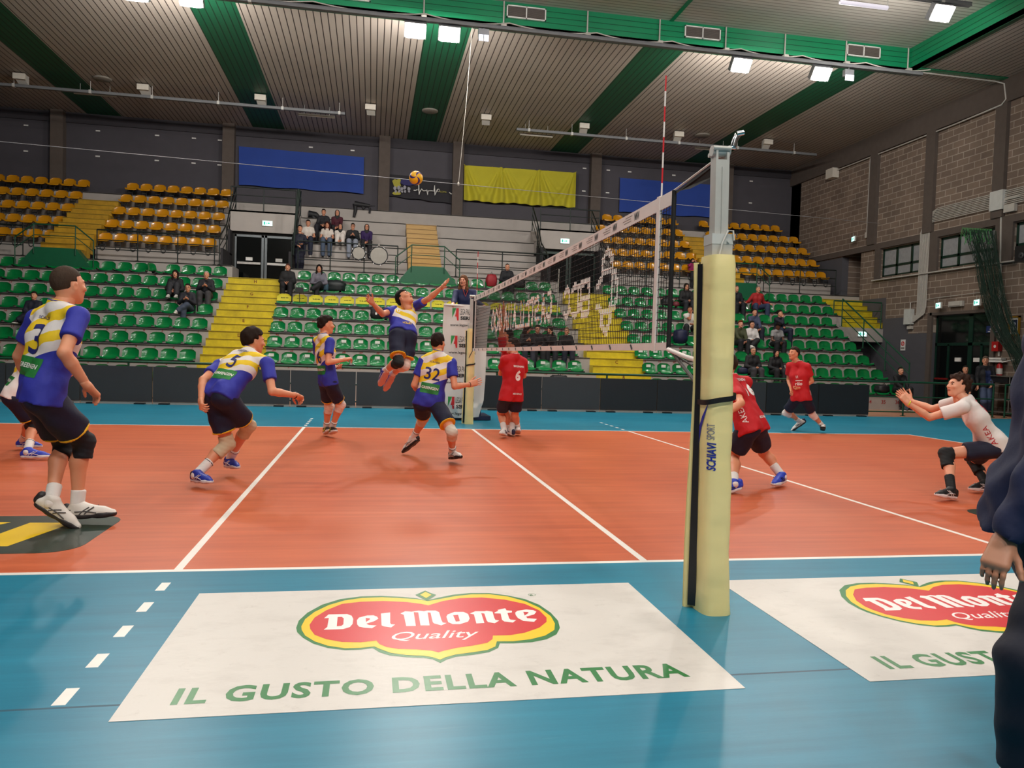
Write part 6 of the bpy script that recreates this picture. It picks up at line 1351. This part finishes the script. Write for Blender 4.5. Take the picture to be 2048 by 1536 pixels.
J = player('A3', 'volleyball player number 3 in blue and yellow, large at the left edge, black knee pads', dict(lookA, pad='0b0d18', padlen=(.12, .11), hair='4a382c', hairstyle='buzz', fat=1.1, shoe=('e9e2da', '2a2426'), heeltab='2c2729', stripe='5a5656', lace='e9e2da', res=.012, cres=.011, sockh=.12), GA,
    H=1.97, Y=1.15, pel=(84, 786), neck=(117, 612, 1), head=(137, 571, 1), yawh=28, yaws=38, shL=(72, 640), shR=(157, 636), elL=(38, 712, 1), elR=(128, 706, -1), wrL=(62, 772, 1), wrR=(175, 772, 1),
    knL=(129, 888), knR=(168, 884), ankL=(102, 1002, .2), ankR=(154, 1014, .13), toeL=(134, 1040, .06), toeR=(222, 1036, .05), yawf=52, pitf=3, handR=((205, 803, 1), (-.3, -.2, -1), 'relaxed'))
sponsor_a(J, '3', .2)
J = player('A5', 'volleyball player number 5 running to the right, back to the camera, beige knee bandages', dict(lookA, pad='cdbb9c', padlen=(.09, .15), hair='2a1a12', hairstyle='short', vol=.022, fat=1.05, shoe=('2435a0', 'd9d5dc'), stripe='e8e4ea', lace='e6e13a', heeltab='141620', res=.012, cres=.011, band=('R', '141414'), sockh=.17, sockband='23263c'), GA,
    H=1.84, Y=2.95, pel=(440, 789), neck=(497, 704, 1), head=(507, 682, 1), yawh=40, yaws=58, shL=(436, 735), shR=(535, 729), elL=(406, 760, -1), elR=(544, 783, -1), wrL=(402, 803, -1), wrR=(592, 791, 1),
    knL=(455, 888), knR=(497, 852), ankL=(394, 948, .13), ankR=(458, 920, .17), toeL=(424, 974, .04), toeR=(476, 944, .08), yawf=30, pitf=-4, handR=((608, 799, 1), (.3, 0, -1), 'half'), handL=((404, 822, -1), (.8, .5, 0), 'half'))
sponsor_a(J, '5', .17)
J = player('A6', 'slim player number 6 in blue and yellow by the attack line, white knee pads', dict(lookA, pad='ece4de', hair='2a1c14', hairstyle='top', vol=.014, shoe=('15171c', 'e8dcd8'), stripe='e6d84a', sockband='23263c', sock='ece6e2', sockh=.14, fat=.92), GA,
    H=1.93, Y=6.95, pel=(656, 762), neck=(646, 671, 1), head=(652, 650, 1), yawh=25, yaws=28, shL=(634, 684), shR=(660, 685), elL=(638, 724, 1), elR=(656, 725, -1), wrL=(672, 734, -1), wrR=(690, 719, 1),
    knL=(658, 812), knR=(681, 810), ankL=(652, 858, .11), ankR=(663, 858, .13), toeL=(672, 877, .04), toeR=(680, 877, .05), yawf=18, pitf=2, handR=(None, (-.2, 0, -1), 'half'), handL=((683, 738, -1), (-.2, 0, 1), 'half'))
sponsor_a(J, '6', .18)
J = player('A10', 'leaping volleyball player in blue and yellow with head thrown back and one arm stretched up', dict(lookA, padR='0b0b0e', padL='e6ccc0', short=.74, hair='1a1310', hairstyle='short', vol=.014, shoe=('2a34ac', 'd8a8a4'), stripe='cfd2ee', mouth=.004, hem=.02, sockh=.16), GA,
    H=1.88, Y=5.6, pel=(806, 670), neck=(806, 616, 1), head=(809, 597, -1), yawh=-62, yaws=-62, shL=(832, 612), shR=(788, 621), elL=(858, 597, -1), elR=(765, 628, -1), wrL=(886, 573, -1), wrR=(744, 605, -1),
    knL=(810, 731), knR=(797, 725), ankL=(780, 750, 'y', 5.95), ankR=(769, 742, 'y', 5.75), toeL=(773, 774, 'r', 1), toeR=(763, 765, 'r', 1), yawf=-40, pitf=42, handL=((897, 558, -1), (.9, -.3, 0), 'open'), handR=((731, 592, -1), (.2, -1, .2), 'open'))
decal(J, '10', .33, -.08, .07, M_NUMW, None, .02, name='front_number', nrm_=J['Fc']); decal(J, 'VOLLEY', .12, .05, .04, mat('jersey_yellow', 'f0c81c', .6), .13, .02, .2, name='front_emblem', nrm_=J['Fc'])
J = player('A32', 'volleyball player number 32 seen from behind, wide stance, arm held out to the net', dict(lookA, pad='dcd0c0', hair='2a1a15', hairstyle='short', vol=.008, shoe=('e4ddd8', '1c1a1c'), heeltab='2c2729', stripe='8a8684', sockband='23263c', sockh=.13, band=('R', '5a3a2a')), GA,
    H=1.83, Y=4.75, pel=(858, 803), neck=(876, 706, 1), head=(876, 686, 1), yawh=80, yaws=74, shL=(846, 724), shR=(903, 727), elL=(828, 770, -1), elR=(909, 773, -1), wrL=(843, 790, 1), wrR=(939, 769, 1),
    knL=(847, 836), knR=(904, 865), ankL=(826, 877, 'y', 5.3), ankR=(905, 906, .12), toeL=(812, 899, 'r', 1), toeR=(935, 931, .03), yawf=62, pitf=0, handR=((965, 762, 1), (0, 1, -.2), 'open'))
sponsor_a(J, '32', .15)
J = player('LIB', 'libero in a white and yellow jersey mostly hidden behind player number 3, blue shoes', dict(lookA, top=JL, pad='0b0d18', padlen=(.1, .1), hair='2b1d15', shoe=('2a3fc0', 'e4e0e6'), stripe='e8e4ea', sockband='23263c', sockh=.16), GA,
    H=1.8, Y=4.95, pel=(28, 789), neck=(72, 705, 1), head=(96, 684, 1), yawh=15, yaws=20, shL=(66, 716), shR=(80, 724), elL=(95, 760, 1), elR=(100, 765, -1), wrL=(125, 745, 1), wrR=(130, 752, -1),
    knL=(64, 846), knR=(70, 850), ankL=(45, 882, .11), ankR=(55, 902, .1), toeL=(76, 896, .03), toeR=(88, 915, .03), yawf=10)
decal(J, '', .13, 0, 0, M_SPG, patch=(.22, .12), name='sponsor_patch'); decal(J, 'GREENGEN', .135, 0, .034, M_NUMW, .2, .02, name='sponsor_lettering')
lookB = dict(top=cloth_mat(RED, 'red_jersey'), bottom='111430', short=.7, sleeve=.62, skin=SK1, sock='ece6e2', collar='e8d8d8', loose=.02, shoe=('e9e4df', 'e6e0dc'), stripe='2a3060', heeltab='23284a')
J = player('R6', 'player number 6 in a red jersey, back to the camera, by the far post', dict(lookB, hair='3a2e24', hairstyle='short', vol=.006, sockh=.15, hem=-.1), GB,
    H=1.92, Y=7.5, pel=(1023, 789), neck=(1030, 711, 1), head=(1026, 692, 1), yawh=115, yaws=112, shL=(1010, 720), shR=(1047, 725), elL=(1001, 747, 1), elR=(1048, 752, 1), wrL=(1008, 730, 1), wrR=(1040, 735, 1),
    knL=(1001, 826), knR=(1030, 830), ankL=(1009, 862, .11), ankR=(1036, 858, .11), toeL=(996, 877, .03), toeR=(1033, 879, .03), yawf=160)
decal(J, '6', .3, -.02, .17, M_NUMW, .1, .05, name='back_number'); decal(J, 'BRIGNAN', .44, -.02, .032, M_NUMW, .2, .03, name='name_lettering'); decal(J, 'MECO SERVICE', .02, -.02, .028, M_NUMW, .18, .03, .2, name='sponsor_lettering')
J = player('RB', 'red-shirted blocker behind the net with both arms stretched straight up', dict(lookB, hair='241a14', hairstyle='short', shoe=('e9e4df', 'e6e0dc')), GB,
    H=1.86, Y=8.1, pel=(1020, 768), neck=(1016, 692, -1), head=(1012, 672, -1), yawh=175, yaws=170, shL=(1006, 696), shR=(1020, 690), elL=(1002, 660, -1), elR=(1013, 652, 1), wrL=(1000, 628, -1), wrR=(1006, 622, 1),
    knL=(1010, 818), knR=(1026, 818), ankL=(1018, 858, .1), ankR=(1024, 860, .11), toeL=(1002, 862, .03), toeR=(1012, 866, .03), yawf=180, pitf=12, handL=((1000, 608, -1), (-1, 0, 0), 'open'), handR=((1008, 603, 1), (-1, 0, 0), 'open'))
J = player('R16', 'player number 16 in red partly hidden by the padded post, bending forward', dict(lookB, hair='3b2c22', hairstyle='short', vol=.01, shoe=('2b46c4', 'e8e4e6'), heeltab='2b46c4', sockh=.14, hem=-.08, fat=1.08), GB,
    H=1.9, Y=2.75, pel=(1503, 852), neck=(1464, 757, 1), head=(1452, 731, 1), yawh=130, yaws=132, shL=(1468, 778), shR=(1492, 766), elL=(1482, 806, -1), elR=(1470, 815, 1), wrL=(1446, 832, -1), wrR=(1440, 830, 1),
    knL=(1466, 914), knR=(1527, 905), ankL=(1468, 966, .11), ankR=(1563, 951, .12), toeL=(1448, 982, .03), toeR=(1551, 969, .04), yawf=165, pitf=-5, rollf=0)
decal(J, '16', .36, -.04, .15, M_NUMW, .16, .05, name='back_number'); decal(J, 'BONOLA', .485, -.03, .03, M_NUMW, .19, .03, name='name_lettering'); decal(J, 'MECO SERVICE', .05, -.06, .028, M_NUMW, .17, .03, .2, name='sponsor_lettering'); decal(J, 'AKEA', .12, .1, .06, M_NUMW, .22, 0, 0, name='side_lettering', nrm_=nrm(J['Ls']*.9-J['Fc']*.4), rot=90)
J = player('R11', 'running player number 11 in red with white knee pads, right of the padded post', dict(lookB, pad='efe6e0', hair='3a2a20', hairstyle='short', vol=.012, shoe=('e9e4df', '1c1a1c'), stripe='1c1a1c', sockh=.13, short=.74), GB,
    H=1.86, Y=9.0, pel=(1602, 795), neck=(1597, 725, -1), head=(1588, 707, -1), yawh=-145, yaws=-140, shL=(1615, 734), shR=(1579, 732), elL=(1624, 763, 1), elR=(1577, 760, 1), wrL=(1600, 776, -1), wrR=(1582, 778, -1),
    knL=(1625, 829), knR=(1572, 826), ankL=(1646, 853, .13), ankR=(1601, 843, 'y', 9.45), toeL=(1643, 868, .04), toeR=(1587, 860, 'r', -1), yawf=-165, pitf=4, handL=((1582, 781, -1), None, 'half'))
decal(J, '11', .4, .0, .05, M_NUMW, None, .03, name='front_number', nrm_=J['Fc']); decal(J, 'rélo', .27, .02, .07, M_NUMW, .14, .02, name='front_lettering', nrm_=J['Fc']); decal(J, '', .33, .03, 0, M_NUMW, patch=(.14, .014), name='front_bar', nrm_=J['Fc']); decal(J, 'AKEA', .08, .13, .04, M_NUMW, .1, 0, name='side_lettering', nrm_=J['Ls'], rot=90)
J = player('W17', 'crouching libero in white jersey number 17, both arms held out, black knee sleeves', dict(lookB, top=cloth_mat('efe3df', 'white_jersey_plain'), pad='07070a', padlen=(.07, .17), hair='3c2419', hairstyle='curly', vol=.02, shoe=('17171a', 'ecd9d8'), stripe='e8e0e0', heeltab='101012', sock='0b0b0e', sockh=.18, short=.64, res=.012, cres=.011, band=('L', 'd8d81e'), skin='e6a888'), GB,
    H=1.84, Y=2.25, pel=(1985, 889), neck=(1933, 800, -1), head=(1916, 772, -1), yawh=170, yaws=158, shL=(1907, 818), shR=(1917, 803), elL=(1859, 835, -1), elR=(1864, 818, 1), wrL=(1815, 806, -1), wrR=(1820, 801, 1),
    knL=(1892, 908), knR=(1948, 922), ankL=(1903, 982, .1), ankR=(1971, 967, .1), toeL=(1868, 999, .03), toeR=(1946, 981, .03), yawf=176, pitf=8, handL=((1794, 783, -1), (-.2, 1, -.2), 'open'), handR=((1797, 779, 1), (-.2, -1, .1), 'open'))
decal(J, '17', .34, -.02, .16, M_NUMR, .14, .03, name='back_number'); decal(J, 'ROSSI'[:0] or 'BOVERI', .47, -.02, .03, M_NUMR, .16, .01, name='name_lettering'); decal(J, 'AKEA', .14, .13, .05, M_NUMR, .22, 0, name='side_lettering', nrm_=nrm(J['Ls']*.95-J['Fc']*.3), rot=90)
# ------------------------------------------------------------------ referee, person in the foreground, standing men
J = player('REF', 'long-haired referee in a navy tracksuit with whistle standing behind the white banner', dict(top=cloth_mat('1a2350', 'navy_tracksuit'), sleeve=2, bottom='12162c', short=2, hair='7a5236', hairstyle='long', len=.06, skin='e0a486', shoe=('16161a', '16161a'), loose=.016, collar='b8442a'), 'officials',
    H=1.7, Y=11.35, pel=(931, 633), neck=(931, 580, -1), head=(927, 562, -1), yawh=-97, yaws=-97, shL=(948, 586), shR=(912, 586), elL=(955, 606, -1), elR=(908, 602, -1), wrL=(968, 612, -1), wrR=(906, 607, -1),
    knL=(940, 672), knR=(925, 672), ankL=(940, 704, 'y', 11.4), ankR=(925, 704, 'y', 11.4), toeL=(940, 712, 'r', -1), toeR=(924, 712, 'r', -1), yawf=-115, handL=((974, 614, -1), (0, 0, -1), 'half'), handR=((903, 612, -1), (0, 0, -1), 'half'))
MB().tube([V(J['head']+J['HF']*.11-J['HU']*.055), V(J['head']+J['HF']*.14-J['HU']*.06)], .009, 8).build('whistle', M_BLACK, J['t'])
MB().tube([V(J['neck']+J['Ls']*.05+J['Fc']*.09), V(J['neck']+J['Fc']*.13-J['spn']*.14), V(J['neck']-J['Ls']*.05+J['Fc']*.09)], .007, 6).build('lanyard', mat('red_lanyard', 'c4452c', .6), J['t'])
J = player('FG', 'person in navy sweatshirt and trousers cut off by the right edge, hand hanging', dict(top=cloth_mat('101a42', 'navy_sweatshirt'), sleeve=2, bottom='0b1026', short=2, hair='2a1c14', skin='b98468', shoe=('dcd6cf', 'e8e4de'), res=.012, cres=.012, loose=.03, fat=1.12, fold=.007, stripe='bdb8b0', hem=-.1), 'officials',
    H=1.8, Y=-2.62, pel=(2112, 1015), neck=(2135, 640, 1), head=(2150, 500, 1), yawh=15, yaws=15, shL=(2170, 700), shR=(2160, 735), elL=(2240, 930, 1), elR=(2108, 905, -1), wrL=(2260, 1060, 1), wrR=(2006, 1085, -1),
    knL=(2160, 1290), knR=(2062, 1320), ankL=(2180, 1560, 'y', -2.45), ankR=(2046, 1540, 'y', -2.72), toeL=(2270, 1600, 'r', 1), toeR=(2120, 1590, 'r', 1), yawf=15, handR=((1972, 1170, -1), (.8, .5, .1), 'relaxed'))
lookS = dict(low=True, sleeve=2, short=2, shoe=('1c1c20', 'cfcac4'), hair='241a14', skin='d29a7c', loose=.02)
J = player('MAN1', 'standing man in a black quilted jacket, blue jumper and jeans by the dark doors', dict(lookS, top=cloth_mat('15161c', 'quilted_black'), bottom='3e4c6a', hair='6e5e50', hairstyle='short', res=.02, cres=.02, loose=.03), 'people standing by the doors',
    H=1.86, Y=15.6, pel=(1972, 772), neck=(1970, 733, -1), head=(1971, 721, -1), yawh=-105, yaws=-100, shL=(1984, 737), shR=(1958, 737), elL=(1988, 756, -1), elR=(1954, 757, -1), wrL=(1983, 770, -1), wrR=(1955, 773, -1),
    knL=(1976, 802), knR=(1968, 803), ankL=(1977, 829, 'f', 15.6), ankR=(1968, 829, 'f', 15.6), toeL=(1979, 835, 'r', -1), toeR=(1966, 835, 'r', -1), yawf=-130)
decal(J, '', .25, .0, 0, mat('blue_jumper', '1a2a58', .7), patch=(.16, .42), name='jumper_front', nrm_=J['Fc'], maxe=.04)
J = player('MAN2', 'man in black with a shaved head standing behind the crouching libero', dict(lookS, top=cloth_mat('121216', 'black_coat'), bottom='14151a', hair='3a302a', hairstyle='buzz', res=.02, cres=.02), 'people standing by the doors',
    H=1.72, Y=15.9, pel=(1934, 778), neck=(1931, 749, -1), head=(1931, 739, -1), yawh=-105, yaws=-105, shL=(1943, 753), shR=(1919, 753), elL=(1946, 770, -1), elR=(1916, 770, -1), wrL=(1940, 785, -1), wrR=(1920, 785, -1),
    knL=(1938, 805), knR=(1930, 806), ankL=(1938, 827, 'f', 15.9), ankR=(1930, 827, 'f', 15.9), toeL=(1940, 833, 'r', -1), toeR=(1928, 833, 'r', -1), yawf=-115)
# ------------------------------------------------------------------ spectators
def seated(lab, px, ht, look, k=None, up=None, yaw=-90, lean=.12, H=1.72, arms='lap', legs='down', turn=0, pit=0, dx=0, group='spectators in the green seats'):
    """ht: photo row of the top of the head, picks the tier the person sits on"""
    s = H/1.8
    def spot(r):
        return (TY(r)+.2, TZ(r)+.09, TZ(r)-.467) if up is None else (UY(r)+.2, UZ(r)+.0, UZ(r)-.6 if r else 4.17)
    rng = range(1, 9) if up is None else range(0, 5)
    def topy(r):
        y, z, _ = spot(r); d = A3(0, y, z+.87*s)-CAM; x = pix(px, ht, y=y)[0]; d = A3(x, y, z+.87*s)-CAM; return 768-FPX*(d@CU)/(d@CF)
    r = k if k is not None else min(rng, key=lambda q: abs(topy(q)-ht)); y, zs, zf = spot(r); x = pix(px, ht, y=y)[0]+dx
    F = fwd(yaw); L_ = left_of(F); J = {'s': s}; U = A3(0, 0, 1); pel = A3(x, y, zs+.1*s); J['pel'] = pel
    sp = nrm(U+F*lean); J['neck'] = pel+sp*.53*s; J['Lh'] = J['Ls'] = L_
    Fh = fwd(yaw+turn); hp = math.radians(pit); J['HF'] = nrm(Fh*math.cos(hp)+U*math.sin(hp)); J['HU'] = nrm(np.cross(J['HF'], left_of(Fh))); J['head'] = J['neck']+nrm(U*.95+F*(.15+lean*.5))*.15*s
    for q, b in (('L', 1), ('R', -1)):
        J['sh'+q] = J['neck']+L_*b*.165*s-sp*.075*s; J['hip'+q] = pel+L_*b*.09*s
        if legs == 'down': kn = pel+F*.43*s+L_*b*.13*s+U*.05; an = A3(kn[0], kn[1], zf+.09)+F*.04*b*s
        elif legs == 'up': kn = pel+F*.3*s+L_*b*.1*s+U*.3*s; an = pel+F*.42*s+L_*b*.12*s-U*.06*s
        elif legs == 'cross': kn = pel+F*.42*s+L_*b*.05*s+U*(.1 if b > 0 else .03); an = (kn+F*.12*s-L_*.28*s-U*.22*s) if b > 0 else A3(kn[0], kn[1], zf+.09)
        elif legs == 'wide': kn = pel+F*.4*s+L_*b*.24*s+U*.05; an = A3(kn[0], kn[1], zf+.09)
        J['kn'+q] = kn; J['ank'+q] = an; J['toe'+q] = an+nrm(F-U*.35)*.19*s
        if arms == 'lap': wr = pel+F*.3*s+L_*b*.07*s+U*.12*s
        elif arms == 'knees': wr = pel+F*.42*s+L_*b*.06*s+U*.06*s
        elif arms == 'chin': wr = (J['head']+F*.12*s-U*.13*s) if b < 0 else pel+F*.3*s+U*.13*s
        elif arms == 'phone': wr = pel+F*.3*s+L_*b*.05*s+U*.3*s
        elif arms == 'spread': wr = pel+L_*b*.5*s+F*.12*s+U*.15*s
        elif arms == 'camera': wr = J['head']+F*.2*s+L_*b*.08*s-U*.06*s
        elif arms == 'folded': wr = pel+F*.24*s-L_*b*.08*s+U*.28*s
        J['el'+q] = bend(J['sh'+q], wr, .3*s, .265*s, L_*b*.6-U*.8-F*.2); J['wr'+q] = wr; J['hand'+q] = (None, None, 'half')
    return pers(lab, J, dict(lookS, **look), group=group)
B_ = lambda c, nm='top': cloth_mat(c, nm)
S = seated
S('dark-haired woman in black with knees drawn up, in the left green block', 352, 546, dict(top=B_('16161c'), bottom='2a2a30', hairstyle='long', hair='1c1310', len=.12, shoe=('dcd8d2', 'e4e0da')), legs='up')
S('bearded man with glasses and crossed legs on an end seat by the left yellow stairs', 377, 572, dict(top=B_('1a1b26'), bottom='3a4458', glasses=1, shoe=('cfcac4', 'e0dcd6')), legs='cross', arms='phone')
S('grey-haired man in a dark coat beside the left yellow stairs', 414, 548, dict(top=B_('171720'), bottom='3d3c40', hair='b0a8a0', hairstyle='buzz'), arms='phone', H=1.76)
S('boy in navy with a dark cap lounging at the far left', 66, 591, dict(top=B_('14162a'), bottom='12142a', hairstyle='short', shoe=('1c1c20', 'e8e4de')), legs='cross', lean=-.15)
S('short-haired woman in a loose black dress at the start of the middle block', 576, 533, dict(top=B_('0e0e12'), bottom='101018', hair='5a3226', fat=1.2, loose=.04), H=1.68, lean=.05)
S('curly-haired woman in a grey jumper in the middle block', 639, 533, dict(top=B_('6c6a76'), bottom='15151c', hairstyle='long', hair='18110f', vol=.02), legs='cross')
G2 = 'students on the bare upper tiers'
S('student in an open black jacket on the top tier', 648, 410, dict(top=B_('15151d'), bottom='1c1c26', hairstyle='top', hair='15100e'), up=1, group=G2, legs='wide')
S('student in a maroon hooded sweatshirt on the top tier', 675, 417, dict(top=B_('4a1424'), bottom='17171c', hairstyle='hood', hair='2a1512'), up=1, group=G2, arms='knees')
S('student in a white shirt and dark jeans, leftmost seated on the middle tier', 617, 434, dict(top=B_('d9cfc6'), bottom='20263c', hairstyle='short', hair='1a1210', sleeve=.6, shoe=('d8d2cc', 'e4e0da')), up=1, group=G2, H=1.78)
S('red-haired student in a white shirt and blue jeans', 655, 442, dict(top=B_('d9cfc6'), bottom='4a586e', hairstyle='long', hair='431c16', sleeve=.6, len=.1), up=1, group=G2)
S('masked student in white trousers with knees drawn up', 681, 452, dict(top=B_('d8d0ca'), bottom='d8d0ca', hairstyle='hood', hair='3c1c16', shoe=('1a1416', 'd8d2cc')), up=1, group=G2, legs='up', arms='knees', H=1.62)
S('student in a black zip jacket and pale jeans', 706, 448, dict(top=B_('14161a'), bottom='8c92a0', hairstyle='short', glasses=1), up=1, group=G2, arms='phone')
S('student in a purple hooded sweatshirt', 734, 444, dict(top=B_('2e1550'), bottom='15131c', hairstyle='hood', glasses=1), up=1, group=G2, arms='knees')
S('lone man in a black tracksuit in the top row above the net', 1014, 532, dict(top=B_('14151c'), bottom='14151c', hairstyle='buzz'), arms='lap')
S('long-haired woman in black looking down at her phone, left of the four behind the net', 1054, 664, dict(top=B_('121218'), bottom='2c2e3a', hairstyle='long', hair='2c1c16', len=.16), arms='phone', turn=70, pit=-25)
S('man with glasses in a dark striped jumper behind the net', 1074, 659, dict(top=B_('14161c'), bottom='14161c', glasses=1, collar='d8d4d0'), H=1.74)
S('long-haired girl in black resting her chin, behind the net', 1098, 664, dict(top=B_('121218'), bottom='1b1c24', hairstyle='long', hair='33201a', len=.16), arms='chin', turn=-40, pit=-20)
j = S('fair woman in a black sweatshirt with a white print, rightmost behind the net', 1132, 663, dict(top=B_('101014'), bottom='1c2030', hairstyle='tied', hair='8a6a4e'), H=1.68)
S('long-haired woman in black with glasses high in the green rows left of the padded post', 1371, 575, dict(top=B_('101014'), bottom='22242c', hairstyle='long', glasses=1, collar='d8d4d0', len=.1), k=2)
S('person in a black coat half hidden by the left edge of the padded post', 1393, 582, dict(top=B_('131318'), bottom='1a1b22'), k=2, H=1.66)
S('young man in a white t-shirt, chin on hand, left of the padded post', 1378, 617, dict(top=B_('d6d2cc'), bottom='14151c', sleeve=.6, skin='b57a5c', shoe=('2a3a34', 'd8d4cc')), arms='chin', legs='wide')
S('girl in a magenta jacket photographing from the lowest amber row', 1384, 514, dict(top=B_('9a1e5c'), bottom='17171e', hairstyle='long', hair='1d1412'), up=1, k=0, arms='camera', H=1.5, group='spectators in the amber seats')
S('man in a black tracksuit with pale sleeve stripe right of the padded post', 1471, 577, dict(top=B_('10121c'), bottom='10121c', hairstyle='buzz', hair='5a4438'), k=2, arms='lap', H=1.76)
S('bald shouting man in an open red jacket and jeans', 1514, 581, dict(top=B_('a81e20'), bottom='2e3a58', hairstyle='buzz', hair='8a7a6e', mouth=.006), k=2, arms='spread', legs='wide', H=1.78)
S('young man in a slate blue sweatshirt behind the white hoodie', 1507, 622, dict(top=B_('3c4460'), bottom='161a2c'), k=4, arms='knees')
S('young man in a dark jacket with hand at his face and knees up', 1556, 626, dict(top=B_('171a2c'), bottom='141a34', shoe=('d8d2cc', 'e4e0da')), k=4, arms='chin', legs='wide', yaw=-70)
S('red-haired boy in an olive sweatshirt just right of the padded post', 1479, 645, dict(top=B_('3c4126'), bottom='16161c', hair='7a3e20', skin='e0a088', shoe=('2a1c1c', 'b89a90')), k=5, arms='knees', hairstyle=None) if False else S('red-haired boy in an olive sweatshirt just right of the padded post', 1479, 645, dict(top=B_('3c4126'), bottom='16161c', hair='7a3e20', skin='e0a088', hairstyle='top'), k=5, arms='knees')
S('young man with glasses in a white hooded sweatshirt', 1502, 641, dict(top=B_('d8d4d2'), bottom='14141a', glasses=1, shoe=('e4e0da', 'e4e0da')), k=5, arms='lap', legs='cross', turn=10)
S('young man in a grey t-shirt looking down at his hands', 1546, 647, dict(top=B_('8e8c8e'), bottom='15161c', sleeve=.6, skin='6a4230', hair='120d0b', hairstyle='top', vol=.02), k=5, arms='knees', pit=-35, lean=.35, dx=.08)
S('man with glasses in a black leather jacket behind the boards', 1503, 723, dict(top=B_('15151a'), bottom='3a3a40', hair='8a7c72', glasses=1, hairstyle='buzz', fat=1.1), k=7, H=1.76)
S('woman with long black hair and dark jacket behind the boards', 1549, 732, dict(top=B_('101015'), bottom='1a1a20', hairstyle='long', hair='120d0c', len=.14, collar='d8c8b0'), k=7, H=1.66)
S('man in black sitting at the right end of the front row beside a black bag', 1798, 740, dict(top=B_('111116'), bottom='121218', hairstyle='buzz'), k=8, H=1.7, arms='knees')
J = player('LEAN', 'student in a navy jacket leaning over the walkway railing left of the others', dict(lookS, top=cloth_mat('15182c', 'navy_jacket'), bottom='12142a', hair='1c1512', shoe=('d8d2cc', 'e4e0da'), sleeve=2), G2,
    H=1.74, Y=23.45, pel=(598, 505), neck=(600, 468, -1), head=(600, 457, -1), yawh=-75, yaws=-80, shL=(609, 474), shR=(590, 474), elL=(613, 486, -1), elR=(588, 488, -1), wrL=(604, 488, -1), wrR=(596, 491, -1),
    knL=(603, 526), knR=(595, 526), ankL=(601, 548, 'y', 23.5), ankR=(594, 548, 'y', 23.5), toeL=(604, 552, 'r', -1), toeR=(595, 552, 'r', -1), yawf=-85)
